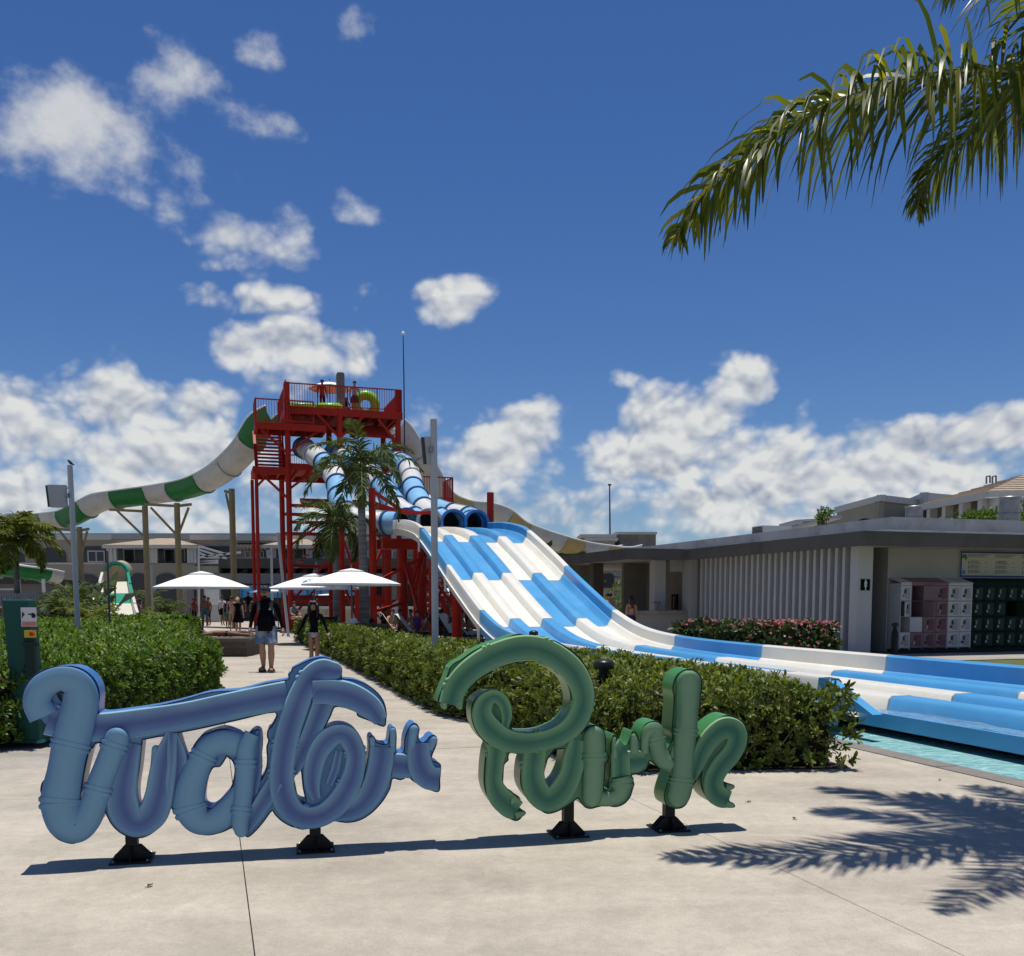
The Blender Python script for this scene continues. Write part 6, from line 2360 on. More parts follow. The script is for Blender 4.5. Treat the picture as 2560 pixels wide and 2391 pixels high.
def frond(parent, P, n, L, wd, rg, leafm, hang=.55, spread=.75, lift=.15, r0=.022, irregular=.25, start=.10):
    """P: rachis control points from crown to tip. One part with leaflets of two materials"""
    C_ = crom([tuple(p) for p in P], 8)
    Q, s = resample(C_, np.linalg.norm(np.diff(C_, axis=0), axis=1).sum() / 40)
    T = np.gradient(Q, axis=0)
    T /= np.linalg.norm(T, axis=1, keepdims=True)
    f = np.concatenate([np.linspace(start, .985, n)] * 2)
    k = len(f)
    side = np.concatenate([np.ones(n), -np.ones(n)])
    f = np.clip(f + rg.normal(0, .006, k), start * .8, .995)
    ii = f * (len(Q) - 1)
    base = np.stack([np.interp(ii, np.arange(len(Q)), Q[:, a]) for a in range(3)], 1)
    tt = np.stack([np.interp(ii, np.arange(len(Q)), T[:, a]) for a in range(3)], 1)
    up = np.array([[0, 0, 1.0]])
    S = np.cross(tt, up)
    S /= np.linalg.norm(S, axis=1, keepdims=True) + 1e-6
    N = np.cross(S, tt)
    ln = L * (np.sin(np.pi * np.clip(f * .86 + .14, 0, 1)) ** .55) * rg.uniform(.75, 1.12, k)
    ang = spread * rg.uniform(.75, 1.2, k) + .35 * f
    D = S * (side * np.cos(ang))[:, None] + tt * np.sin(ang)[:, None] + N * (lift + rg.normal(0, irregular, k))[:, None]
    D /= np.linalg.norm(D, axis=1, keepdims=True)
    pts = [base]
    cur = base.copy()
    d = D.copy()
    segn = 4
    hg = hang * rg.uniform(.6, 1.4, k)
    for a in range(segn):
        d = d + np.array([[0, 0, -1.0]]) * (hg * (a + .6) / segn)[:, None]
        d /= np.linalg.norm(d, axis=1, keepdims=True)
        cur = cur + d * (ln / segn)[:, None]
        pts.append(cur.copy())
    W = wd * np.array([.55, 1.0, .92, .62, .06])
    wv_ = np.cross(D, N)
    wv_ = tt - D * np.sum(tt * D, 1)[:, None]
    wv_ += N * rg.normal(0, .45, k)[:, None]
    wv_ /= np.linalg.norm(wv_, axis=1, keepdims=True) + 1e-6
    wj = rg.uniform(.75, 1.2, k)
    V_ = []
    for a in range(segn + 1):
        o = wv_ * (W[a] * wj / 2)[:, None]
        V_ += [pts[a] - o, pts[a] + o]
    V_ = np.stack(V_, 1).reshape(-1, 3)
    per = 2 * (segn + 1)
    off = (np.arange(k) * per)[:, None]
    F_ = np.concatenate([off + np.array([[2 * a, 2 * a + 1, 2 * a + 3, 2 * a + 2]]) for a in range(segn)], 0)
    tone = np.repeat(np.clip(rg.normal(.45, .22, k), 0.07, 1), per)
    tone = tone.reshape(k, per)
    tone[:, -2:] = 0.0
    tone = tone.ravel()
    # rachis
    mb_ = MB()
    rr = [max(.004, r0 * (1 - .85 * a / (len(Q) - 1))) for a in range(len(Q))]
    mb_.tube([tuple(p) for p in Q], rr, 5)
    rv = np.array([tuple(p) for p in mb_.v])
    rf = [q for q in mb_.f if len(q) == 4]
    nv = len(V_)
    V_ = np.concatenate([V_, rv])
    F_ = np.concatenate([F_, np.array(rf) + nv])
    tone = np.concatenate([tone, np.full(len(rv), .5)])
    mi = np.concatenate([np.zeros(k * segn, int), np.ones(len(rf), int)])
    return nparr('frond', V_, F_, [leafm, m_rachis], parent, midx=mi, attr=tone)


def palm(label, X, Y, zc, n, L, seed, trunk_r=(.19, .12), leafm=None, droop=1.0, lw=.045, nl=34, ll=.5, shaft=.9, name='palm_tree', lean=(0, 0), e_range=(-.1, 1.25), trunk=True, tm=None):
    rg = np.random.default_rng(seed)
    t = thing(name, label, 'palm tree' if trunk else 'shrub', (X, Y, 0))
    if trunk:
        q = MB()
        hs = np.linspace(0, 1, 14)
        pts = [(X + lean[0] * h * h, Y + lean[1] * h * h, -.03 + (zc - shaft) * h) for h in hs]
        rs = [trunk_r[0] * (1.15 if h == 0 else 1) + (trunk_r[1] - trunk_r[0]) * h + .006 * (i % 2) for i, h in enumerate(hs)]
        q.tube(pts, rs, 14)
        q.build('trunk', tm or m_trunk, t, smooth=True)
        q = MB()
        cx, cy = X + lean[0], Y + lean[1]
        q.tube([(cx, cy, zc - shaft - .02), (cx, cy, zc - shaft * .6), (cx, cy, zc - .1), (cx, cy, zc + .25)], [trunk_r[1] * 1.15, trunk_r[1] * 1.2, trunk_r[1] * .8, trunk_r[1] * .3], 12)
        q.build('crownshaft', m_shaft, t, smooth=True)
    else:
        cx, cy = X, Y
    c = np.array([cx, cy, zc])
    for k in range(n):
        az_ = 2 * math.pi * (k * .382) + rg.uniform(-.25, .25)
        e = e_range[0] + (e_range[1] - e_range[0]) * (k + .5) / n + rg.uniform(-.12, .12)
        Lk = L * rg.uniform(.85, 1.1)
        pts, p, ee = [c.copy()], c.copy(), e
        for j in range(6):
            p = p + np.array([math.cos(az_) * math.cos(ee), math.sin(az_) * math.cos(ee), math.sin(ee)]) * Lk / 6
            ee -= droop * rg.uniform(.20, .36)
            pts.append(p.copy())
        frond(t, pts, nl, ll, lw, rg, leafm or palm_far, hang=.45, spread=.6, r0=.03 * L / 2.2)
    return t


palm('tall grey-trunked palm in front of the tubes, its crown before the tower', at(912, 1560, 33).x, 33, at(905, 1172, 33).z, 16, 2.3, 31, (.19, .12), nl=54, ll=.55, lw=.045, e_range=(-.25, 1.35), shaft=1.3, lean=(-.06, 0))
palm('shorter palm left of the tall palm, before the tower legs', at(842, 1560, 37).x, 37, at(845, 1305, 37).z, 15, 2.0, 37, (.15, .11), nl=52, ll=.55, lw=.05, shaft=1.25, e_range=(-.45, 1.2))
palm('yellow-green palm with a feathery crown at the left edge', at(44, 1500, 38).x, 38, at(44, 1345, 38).z, 20, 2.0, 41, (.14, .10), leafm=palm_yel, nl=56, ll=.62, lw=.06, shaft=1.1, e_range=(-.45, 1.2), droop=.8)
palm('small brown-trunked palm seen through the bar opening', at(1597, 1520, 52).x, 52, at(1600, 1440, 52).z, 12, 1.7, 43, (.13, .11), leafm=palm_yel, nl=26, ll=.55, lw=.08, shaft=.3, e_range=(-.3, 1.2), tm=mat('palm_brown_trunk', (.13, .07, .045), .95, .3, 8))


# foreground palms at the right: the fronds that hang into the picture, and their shadows
def fg_palm(label, base, crown, specs, seed):
    rg = np.random.default_rng(seed)
    t = thing('palm_tree', label, 'palm tree', base)
    q = MB()
    b0, c0 = Vector(base), Vector(crown)
    pts = [b0.lerp(c0, h) for h in np.linspace(0, 1, 18)]
    q.tube([(p.x, p.y, p.z - (.5 if i == 17 else 0)) for i, p in enumerate(pts)], [.17 - .06 * i / 17 + .006 * (i % 2) for i in range(18)], 14)
    q.build('trunk', m_trunk, t, smooth=True)
    q = MB()
    q.tube([c0 + Vector((0, 0, -.5)), c0 + Vector((0, 0, -.1)), c0 + Vector((0, 0, .3))], [.13, .14, .05], 12)
    q.build('crownshaft', m_shaft, t, smooth=True)
    for sp in specs:
        pts, n, L, wd, hang, m = sp[:6]
        frond(t, pts, n, L, wd, rg, m, hang=hang, spread=.55, r0=.020, irregular=sp[6] if len(sp) > 6 else .35, lift=.1)
    return t


cA = Vector((4.05, 6.75, 4.55))
f1 = [cA, at(2700, 200, 6.6), at(2560, 178, 6.5), at(2382, 176, 6.35), at(2199, 215, 6.2), at(2039, 275, 6.1), at(1879, 380, 6.05), at(1764, 481, 6.02), at(1677, 609, 6.0)]
f2 = [cA, at(2640, 195, 6.95), at(2520, 256, 7.3), at(2430, 325, 7.6), at(2355, 400, 7.8), at(2305, 470, 7.9), at(2292, 535, 7.95)]
f3 = [cA + Vector((0, 0, .1)), at(2640, 60, 6.3), at(2540, -60, 5.7), at(2450, -80, 5.3), at(2380, -20, 5.0)]
f4 = [cA, cA + Vector((.6, -.3, .5)), cA + Vector((1.3, -.6, .5)), cA + Vector((1.9, -.9, .0)), cA + Vector((2.2, -1.1, -.6))]
f5 = [cA, cA + Vector((.5, .5, .6)), cA + Vector((1.1, 1.1, .7)), cA + Vector((1.7, 1.6, .3)), cA + Vector((2.0, 2.0, -.4))]
fg_palm('nearby palm leaning in at the right edge, its long frond hanging into the sky', (4.25, 6.75, 0), tuple(cA),
        [(f1, 200, .74, .032, .85, palm_leaf, .5), (f2, 175, .62, .023, .85, palm_leaf, .35), (f3, 80, .5, .03, .9, palm_leaf), (f4, 34, .5, .032, .9, palm_leaf), (f5, 34, .5, .032, .9, palm_leaf)], 77)
cB = Vector((4.6, 6.45, 7.3))


def fb(dx, dy, dz):
    return [cB, cB + Vector((dx * .25, dy * .25, .35)), cB + Vector((dx * .55, dy * .55, .45)), cB + Vector((dx * .8, dy * .8, dz * .35)), cB + Vector((dx, dy, dz))]


fg_palm('second taller palm beyond the right edge whose crown shades the paving', (4.6, 6.45, 0), tuple(cB),
        [(fb(-2.0, 2.0, .0), 90, .6, .048, .35, palm_leaf), (fb(-2.3, 1.15, .1), 90, .62, .048, .35, palm_leaf), (fb(-2.3, .35, .1), 80, .55, .048, .35, palm_leaf), (fb(-.7, 2.1, .1), 70, .6, .046, .4, palm_leaf), (fb(-.70, -2.3, -.1), 80, .75, .036, .25, palm_leaf),
         (fb(-1.9, -.75, .3), 44, .45, .03, .35, palm_leaf), (fb(1.6, 1.4, -.5), 34, .5, .034, .8, palm_leaf), (fb(1.9, -1.2, -.5), 34, .5, .034, .8, palm_leaf)], 78)

# shrubs behind the left hedge
for (lab, px, Y, zc, n, L, seed, lm) in (('arching cycad bush right of the left lamp post', 225, 33, .5, 18, 1.7, 51, palm_yel), ('dense dark cycad bush left of the left lamp post', 150, 34, .6, 24, 2.0, 52, palm_far),
                                         ('tall cycad bush behind the left lamp post', 190, 36, 1.1, 20, 1.9, 53, palm_far), ('low feathery bush beside the tan column', 345, 46, .4, 16, 1.5, 54, palm_yel),
                                         ('feathery bush left of the parasol', 415, 50, .6, 16, 1.7, 55, palm_far), ('dark bush under the hotel arches', 375, 60, 1.0, 18, 2.4, 56, palm_far),
                                         ('shrub below the small palm at the bar', 1600, 49, .2, 18, 1.5, 57, palm_yel), ('leafy shrub right of the small palm at the bar', 1635, 50, .5, 16, 1.6, 58, palm_far), ('dark shrub left of the small palm at the bar', 1572, 54, .7, 16, 1.8, 59, palm_far)):
    palm(lab, at(px, 1550, Y).x, Y, zc, n, L, seed, leafm=lm, nl=26, ll=.42, lw=.05, name='arching_shrub', trunk=False, e_range=(.45, 1.45), droop=1.15)
# big-leaved plant
bl = thing('broadleaf_plant', 'big-leaved grey-green plant sticking up behind the cycads', 'shrub', (at(238, 1550, 39).x, 39, 0))
gl = leafmat('broad_leaf', (0.055, 0.075, 0.05), (0.11, 0.14, 0.10), (0.24, 0.27, 0.22), .45, .25)
rg = np.random.default_rng(9)
for k in range(13):
    a, e = rg.uniform(0, 2 * math.pi), rg.uniform(.7, 1.4)
    b0 = Vector((bl.location.x + rg.uniform(-.6, .8), 39 + rg.uniform(-.3, .3), .8 + rg.uniform(0, .6)))
    d = Vector((math.cos(a) * math.cos(e), math.sin(a) * math.cos(e) * .6, math.sin(e)))
    s_ = d.cross(Vector((0, 1, .2))).normalized()
    L = rg.uniform(.55, .95)
    c = b0 + d * .7
    vs = [b0, b0 + s_ * .03, c + s_ * .09, c - s_ * .02, c + d * L * .5 + s_ * .17 + Vector((0, 0, -.02)), c + d * L * .5 - s_ * .12, c + d * L + Vector((.1, 0, -.15)), c + d * L + Vector((.12, 0, -.16))]
    nparr('leaf', np.array([tuple(v) for v in vs]), np.array([(0, 1, 2, 3), (3, 2, 4, 5), (5, 4, 6, 7)]), gl, bl, attr=np.full(8, rg.uniform(.2, 1)))


def leaf_tree(label, X, Y, z0, z1, rad, n, seed, lm=None, trunk=True):
    rg = np.random.default_rng(seed)
    t = thing('broadleaf_tree', label, 'tree', (X, Y, 0))
    if trunk:
        q = MB()
        q.tube([(X, Y, -.05), (X + .1, Y, z0 * .6), (X, Y, (z0 + z1) / 2)], [.12, .09, .05], 8)
        for k in range(5):
            a = k * 1.26
            q.tube([(X, Y, z0 * .7), (X + rad * .6 * math.cos(a), Y + rad * .6 * math.sin(a), (z0 + z1) / 2 + .2)], [.05, .02], 6)
        q.build('trunk', mat('tree_bark', (.09, .07, .05), .95, .3, 6), t)
    cl = rg.normal(0, .45, (9, 3))
    ci = rg.integers(0, 9, n)
    p = cl[ci] + rg.normal(0, .28, (n, 3))
    C_ = np.array([[X, Y, (z0 + z1) / 2]]) + p * np.array([[rad, rad, (z1 - z0) / 2]])
    A_ = rg.normal(0, 1, (n, 3)) + np.array([[0, -.2, .9]])
    A_ /= np.linalg.norm(A_, axis=1, keepdims=True)
    v, f, tn = rosettes(C_, A_, np.full(n, .16), 6, rg, wid=.45)
    tag(nparr('crown', v, f, lm or hedge_leaf, t, attr=tn), kind='stuff')
    return t


def gpz(px, py, Y):
    p = at(px, py, Y)
    return p


for (lab, px, Y, y0, y1, rad, n, sd_) in (('leafy treetop left of the tall roof vent', 2450, 40, 1310, 1279, 1.0, 260, 61), ('leafy treetop at the right edge behind the tall roof vent', 2556, 40, 1312, 1272, .9, 260, 62), ('small lone treetop over the roof near the hotel wing', 2055, 56, 1312, 1272, .5, 130, 63),
                                         ('dark green tree mass behind the bar', 1610, 58, 1530, 1440, 2.0, 420, 64)):
    p0, p1 = at(px, y0, Y), at(px, y1, Y)
    leaf_tree(lab, p0.x, Y, p0.z, p1.z, rad, n, sd_)
# ------------------------------------------------------------------ parasols, loungers, daybed, pillar, fence
def parasol(label, X, Y, z_edge, z_top, r, canvas_m=None, n=8, z0=0.0, rot=.2):
    t = thing('parasol', label, 'parasol', (X, Y, z0), group='white parasols')
    cm = canvas_m or canvas

    def ring(rr, z, sag=0.0):
        return [Vector((X + rr * math.cos(rot + 2 * math.pi * k / n), Y + rr * math.sin(rot + 2 * math.pi * k / n), z)) for k in range(n)]
    h = z_top - z_edge
    q = MB()
    rings = [ring(r, z_edge), ring(r * .62, z_edge + h * .42), ring(r * .22, z_edge + h * .80)]
    vs = [p for g in rings for p in g]
    # panel centres sag a little
    fs = []
    for i in range(2):
        for k in range(n):
            fs.append((i * n + k, i * n + (k + 1) % n, (i + 1) * n + (k + 1) % n, (i + 1) * n + k))
    q.add(vs, fs)
    lowr = ring(r * 1.0, z_edge - .06)
    o = len(q.v)
    q.add(rings[0] + lowr, [(k, (k + 1) % n, n + (k + 1) % n, n + k) for k in range(n)])
    q.build('canopy', cm, t)
    q = MB()
    q.add(ring(r * .26, z_edge + h * .83) + [Vector((X, Y, z_top))], [(k, (k + 1) % n, n) for k in range(n)])
    q.build('vent_cap', cm, t)
    q = MB()
    q.tube([(X, Y, z0), (X, Y, z_top + .12)], .028, 8)
    q.build('pole', mat('parasol_pole', (.10, .10, .10), .4, .1), t)
    for k in range(n):
        a = rot + 2 * math.pi * k / n
        q = MB()
        q.bar((X, Y, z_edge + h * .70), (X + r * .97 * math.cos(a), Y + r * .97 * math.sin(a), z_edge - .01), .02, .02)
        q.build('rib', mat('parasol_pole', (.10, .10, .10), .4, .1), t)
    q = MB()
    q.lathe([(.30, .0), (.30, .06), (.05, .10)], (X, Y, z0), 14)
    q.build('base', black_metal, t)
    return t


def pz(px, py, Y):
    return at(px, py, Y)


for (lab, px, ya, ye, Y, r) in (('large white parasol over the left hedge beside the path', 503, 1428, 1468, 31, 1.5), ('large white parasol in front of the tall palm trunk, nearest of the group', 878, 1421, 1460, 30, 1.53),
                                ('white parasol half hidden behind the nearest one', 785, 1434, 1470, 33.5, 1.55), ('small distant white parasol beside the walking man', 694, 1464, 1479, 50, 1.4),
                                ('small distant white parasol behind the slide leg', 1103, 1464, 1487, 48, 1.0), ('far white parasol tip low behind the parasol group', 830, 1484, 1491, 58, 1.6)):
    pa, pe = at(px, ya, Y), at(px, ye, Y)
    parasol(lab, pa.x, Y, pe.z, pa.z, r)
p = G(6.2, 51.0, 10.785)
parasol('cream parasol on the top deck of the tower', p.x, p.y, 12.35, 12.72, 1.1, mat('cream_canvas', (.82, .80, .74), .85, .03), z0=10.785)
cl = thing('closed_parasol', 'closed white parasol hanging behind the lower slide edge', 'parasol', (at(1141, 1560, 44).x, 44, 0))
q = MB()
p = at(1141, 1487, 44)
pts = [(.03, 0), (.26, .05), (.22, .35), (.12, .75), (.03, 1.0)]
vs, fs, n = [], [], 16
for (r_, z) in pts:
    for k in range(n):
        a = 2 * math.pi * k / n
        rr = r_ * (1 + .25 * (k % 2))
        vs.append(Vector((p.x + rr * math.cos(a), 44 + rr * math.sin(a), p.z - .95 + z)))
for i in range(4):
    for k in range(n):
        fs.append((i * n + k, i * n + (k + 1) % n, (i + 1) * n + (k + 1) % n, (i + 1) * n + k))
q.add(vs, fs)
q.build('furled_canopy', canvas, cl)
q = MB()
q.tube([(p.x, 44, -.03), (p.x, 44, p.z + .2)], .03, 8)
q.build('pole', white_paint, cl)

lg_frame = mat('lounger_frame', (.018, .017, .016), .5, .15)
lg_mesh = mat('lounger_mesh', (.045, .042, .038), .7, .15)
towel = mat('towel_white', (.62, .62, .62), .95, .06)
towel_b = mat('towel_grey', (.42, .42, .44), .95, .06)


def make_lounger(label, X, Y, rz, back=50):
    t = thing('sun_lounger', label, 'sun lounger', (X, Y, 0), rz, group='dark sun loungers behind the hedge')
    PM.pop(t.name)
    q = MB()
    q.box(-.33, -.29, -.95, .95, .28, .33)
    q.box(.29, .33, -.95, .95, .28, .33)
    q.box(-.29, .29, -.95, -.91, .28, .33)
    q.box(-.29, .29, .91, .95, .28, .33)
    q.build('frame', lg_frame, t, local=True)
    for x in (-.31, .31):
        for y in (-.8, .8):
            q = MB()
            q.box(x - .02, x + .02, y - .02, y + .02, 0, .279)
            q.build('leg', lg_frame, t, local=True)
    for k in range(9):
        q = MB()
        q.box(-.288, .288, -.90 + k * .13, -.80 + k * .13, .332, .345)
        q.build('slat', lg_mesh, t, local=True)
    b_ = R(back)
    for k in range(6):
        y0, z0 = .28 + math.cos(b_) * k * .13, .34 + math.sin(b_) * k * .13
        q = MB()
        q.bar((-.29, y0 + .05 * math.cos(b_), z0 + .05 * math.sin(b_)), (.29, y0 + .05 * math.cos(b_), z0 + .05 * math.sin(b_)), .018, .105, up=(0, -math.sin(b_) * 0 + math.cos(b_), math.sin(b_)))
        q.build('back_slat', lg_mesh, t, local=True)
    for x in (-.31, .31):
        q = MB()
        q.bar((x, .26, .33), (x, .26 + math.cos(b_) * .8, .33 + math.sin(b_) * .8), .04, .04)
        q.build('back_rail', lg_frame, t, local=True)
    return t


def drape(label, X, Y, rz, back, m):
    """a towel laid over a lounger's back and seat"""
    t = thing('towel', label, 'towel', (X, Y, 0), rz)
    PM.pop(t.name)
    b_ = R(back)
    prof = [(-.55, .355), (-.2, .36), (.1, .358), (.26, .375), (.30 + math.cos(b_) * .25, .41 + math.sin(b_) * .25), (.28 + math.cos(b_) * .7, .40 + math.sin(b_) * .7), (.30 + math.cos(b_) * .84, .36 + math.sin(b_) * .84), (.36 + math.cos(b_) * .84, .12 + math.sin(b_) * .8)]
    q = MB()
    vs = []
    nx = 6
    for i, (y, z) in enumerate(prof):
        for k in range(nx):
            x = -.30 + .60 * k / (nx - 1)
            vs.append((x + .015 * math.sin(i * 2 + k), y + .012 * math.sin(k * 2.1 + i), z + .014 * math.sin(k * 1.7 + i * 1.3)))
    fs = [(i * nx + k, i * nx + k + 1, (i + 1) * nx + k + 1, (i + 1) * nx + k) for i in range(len(prof) - 1) for k in range(nx - 1)]
    q.add(vs, fs)
    o = q.build('cloth', m, t, smooth=True, local=True)
    so = o.modifiers.new('s', 'SOLIDIFY')
    so.thickness = .012
    return t


LNG = [(958, 37.5, R(70), 45, 'sun lounger at the foot of the big red column, leftmost of the shaded row'), (1003, 36.8, R(95), 55, 'sun lounger second from the red column in the shaded row'), (1045, 36.2, R(80), 50, 'sun lounger just left of the lamp post in the shaded row'),
       (1108, 35.2, R(100), 60, 'sun lounger right of the lamp post in the shaded row'), (1148, 34.4, R(60), 55, 'towel-covered sun lounger under the slide edge'), (1188, 32.8, R(85), 50, 'rightmost sun lounger in the shade below the slide'),
       (862, 29.5, R(235), 40, 'dark slatted sun lounger below the nearest parasol'), (800, 33.0, R(215), 55, 'dark sun lounger behind the girl in black'), (905, 31, R(225), 35, 'dark slatted sun lounger by the tall palm trunk')]
for (px, Y, rz, bk, lab) in LNG:
    X = at(px, 1560, Y).x
    make_lounger(lab, X, Y, rz, bk)
for i, lab in ((1, 'white towel over the second shaded lounger'), (2, 'white towel over the lounger left of the lamp post'), (4, 'white towel over the lounger under the slide edge'), (5, 'grey towel on the rightmost shaded lounger')):
    px, Y, rz, bk, _ = LNG[i]
    drape(lab, at(px, 1560, Y).x, Y, rz, bk, towel if 'white' in lab else towel_b)

# daybed on the path
db = thing('daybed', 'brown wicker daybed on the left edge of the path', 'daybed', tuple(G(-.2, 26.5, 0)), GA)
q = MB()
x0, x1 = at(440, 1640, 26).x, at(620, 1640, 26).x
q.box(x0, x1, 25.9, 27.4, 0.0, .22)
q.build('lower_base', mat('wicker_dark', (.085, .068, .052), .85, .25, 20, bump=.5, bscale=80), db)
q = MB()
q.box(x0, x1, 25.9, 27.4, .224, .40)
q.build('upper_base', mat('wicker_brown', (.105, .085, .066), .85, .25, 20, bump=.5, bscale=80), db)
q = MB()
q.box(x0 - .02, x1 + .02, 25.86, 27.44, .403, .50)
q.build('cushion', mat('daybed_cushion', (.15, .125, .10), .95, .08), db)
for (lab, px, Y, m, r_, h) in (('dark tumbler standing on the daybed', 548, 26.9, mat('cup_dark', (.05, .05, .06), .2, .1), .045, .16), ('brown bottle standing on the daybed', 577, 26.9, mat('bottle_brown', (.035, .02, .015), .2, .1), .038, .22), ('pale cup standing on the daybed', 561, 26.95, mat('cup_pale', (.35, .33, .30), .3, .1), .045, .10)):
    X = at(px, 1590, Y).x
    t = thing('bottle' if 'bottle' in lab else 'cup', lab, 'bottle' if 'bottle' in lab else 'cup', (X, Y, .503))
    q = MB()
    if 'bottle' in lab:
        q.lathe([(r_, 0), (r_, h * .55), (r_ * .4, h * .72), (r_ * .4, h), (0.002, h)], (X, Y, .503), 12)
    else:
        q.lathe([(r_ * .8, 0), (r_, h), (r_ * .9, h), (r_ * .72, h * .1), (.002, h * .1)], (X, Y, .503), 12)
    q.build('body', m, t, smooth=True, auto=40)

# green control pillar
PX = at(80, 1853, 10.4).x
pil = thing('control_pillar', 'dark green control pillar with a pointing-hand notice and emergency button', 'control pillar', (PX, 10.45, 0))
gp_m = mat('pillar_green', (0.004, 0.062, 0.048), .6, .12, 2, dirt=(.01, .05, .04), dirt_amt=.5)
q = MB()
wd, dp, hh, ln = .135, .1, 1.545, -.075
q.hexa([(PX - wd, 10.3, .005), (PX + wd, 10.3, .005), (PX + wd, 10.5, .005), (PX - wd, 10.5, .005), (PX - wd + ln, 10.3, hh), (PX + wd + ln, 10.3, hh), (PX + wd + ln, 10.5, hh), (PX - wd + ln, 10.5, hh)])
ob = q.build('casing', gp_m, pil)
bv = ob.modifiers.new('b', 'BEVEL')
bv.width = .015
bv.segments = 2


def pr(px, py, Y=10.29):
    return at(px, py, Y)


def pquad(name, px0, px1, py0, py1, m, Y=10.29, dp_=.004, parent=pil):
    q = MB()
    a, b_ = pr(px0, py1, Y), pr(px1, py0, Y)
    q.box(a.x, b_.x, Y - dp_, Y, a.z, b_.z)
    return q.build(name, m, parent)


note = pquad('notice', 54, 91, 1519, 1567, mat('paper_white', (.55, .55, .57), .7, .04), 10.296)
pquad('notice_foot', 55.5, 91, 1554.5, 1566.5, mat('paper_pink', (.50, .25, .24), .7, .04), 10.2915, .002)
pquad('print_line', 59, 88, 1558, 1558.8, mat('ink_red', (.35, .05, .05), .7, .1), 10.289, .001)
pquad('print_line', 59, 88, 1561.5, 1562.3, mat('ink_red', (.35, .05, .05), .7, .1), 10.289, .001)
ink = mat('ink_black', (.01, .01, .015), .6, .1)
q = MB()
hand = [(70, 1535), (78, 1534.5), (80, 1532.5), (84, 1533), (88, 1536), (89.5, 1540), (88, 1544), (84, 1546), (80, 1544.5), (78.5, 1541), (79, 1538.5), (76, 1538), (70, 1537.8)]
q.prism([pr(x, y, 10.2915) for x, y in hand], (0, -.002, 0))
q.build('hand_print', ink, pil)
q = MB()
q.prism([pr(x, y, 10.2915) for x, y in [(55, 1530), (57.5, 1530), (57.5, 1533), (59.5, 1533), (59.5, 1535), (61.5, 1535), (61.5, 1538.5), (59.5, 1538.5), (59.5, 1541), (57.5, 1541), (57.5, 1545), (55, 1545)]], (0, -.002, 0))
q.build('button_print', ink, pil)
pquad('stop_box', 68, 91, 1576, 1594, mat('stop_yellow', (.50, .38, .02), .5, .05), 10.298, .06)
q = MB()
c = pr(84, 1585, 10.23)
q.tube([c, c + Vector((0, -.03, 0)), c + Vector((0, -.032, 0)), c + Vector((0, -.05, 0))], [.014, .014, .026, .024], 14)
q.build('stop_button', mat('stop_red', (.42, .02, .01), .4, .05), pil)
pquad('handle_post', 70, 90, 1596, 1692, mat('handle_dark_green', (.004, .020, .018), .6, .2), 10.298, .05)  # handle in its own blackish green
pquad('handle_bar', 60, 97, 1606, 1615, mat('handle_dark_green', (.004, .020, .018), .6, .2), 10.2475, .03)
q = MB()
q.hexa([(PX - wd - .03, 10.27, .0), (PX + wd + .03, 10.27, .0), (PX + wd + .03, 10.53, .0), (PX - wd - .03, 10.53, .0), (PX - wd - .01, 10.285, .03), (PX + wd + .01, 10.285, .03), (PX + wd + .01, 10.51, .03), (PX - wd - .01, 10.51, .03)])
q.build('base_skirt', gp_m, pil)

# picket fence and low shed at the far left
fe = thing('picket_fence', 'grey-white picket fence behind the green pillar', 'fence', (at(60, 1550, 37).x, 37, 0))
pk = mat('picket_grey', (.34, .33, .32), .85, .12)
for k in range(26):
    px = -40 + k * 6.2
    a = at(px, 1545, 37)
    z1 = at(px, 1481 + (k % 3), 37).z
    q = MB()
    q.prism([(a.x - .035, 37, 0), (a.x + .035, 37, 0), (a.x + .035, 37, z1 - .06), (a.x, 37, z1), (a.x - .035, 37, z1 - .06)], (0, .03, 0))
    q.build('picket', pk, fe)
for z in (.5, 1.2):
    q = MB()
    q.box(at(-40, 1500, 37).x, at(120, 1500, 37).x, 37.04, 37.08, z, z + .1)
    q.build('rail', pk, fe)
sh = thing('low_shed', 'low grey shed under the flume at the left edge', 'building', (at(40, 1550, 55).x, 55, 0))
fpart(sh, 'wall', mat('shed_grey', (.17, .165, .155), .9, .08), 55, 4, (-120, 112, 1460, 1560))
fpart(sh, 'roof', mat('shed_roof', (.06, .055, .05), .9, .1), 54.6, 4.6, (-125, 116, 1448, 1459.6))
fpart(sh, 'vent_strip', hw2, 54.97, .025, (0, 38, 1471, 1476))

# inflatable rings on the top deck
gt = mat('float_green', (.20, .52, .02), .35, .06)


def torus(label, c, R0, r0, tilt, m=gt, az_=0.0):
    t = thing('swim_ring', label, 'swim ring', tuple(c))
    q = MB()
    nu, nv = 28, 12
    M = Matrix.Rotation(az_, 3, 'Z') @ Matrix.Rotation(tilt, 3, 'X')
    vs, fs = [], []
    for i in range(nu):
        a = 2 * math.pi * i / nu
        for j in range(nv):
            b_ = 2 * math.pi * j / nv
            rr = r0 * (1 + .06 * (i % 2))
            vs.append(Vector(c) + M @ Vector(((R0 + rr * math.cos(b_)) * math.cos(a), (R0 + rr * math.cos(b_)) * math.sin(a), rr * math.sin(b_))))
    for i in range(nu):
        for j in range(nv):
            fs.append((i * nv + j, ((i + 1) % nu) * nv + j, ((i + 1) % nu) * nv + (j + 1) % nv, i * nv + (j + 1) % nv))
    q.add(vs, fs)
    q.build('inflated_tube', m, t, smooth=True)
    q = MB()
    q.lathe([(.02, 0), (.02, .03), (.01, .04)], Vector(c) + M @ Vector((R0, 0, r0)), 6)
    q.build('valve', white_paint, t)
    return t


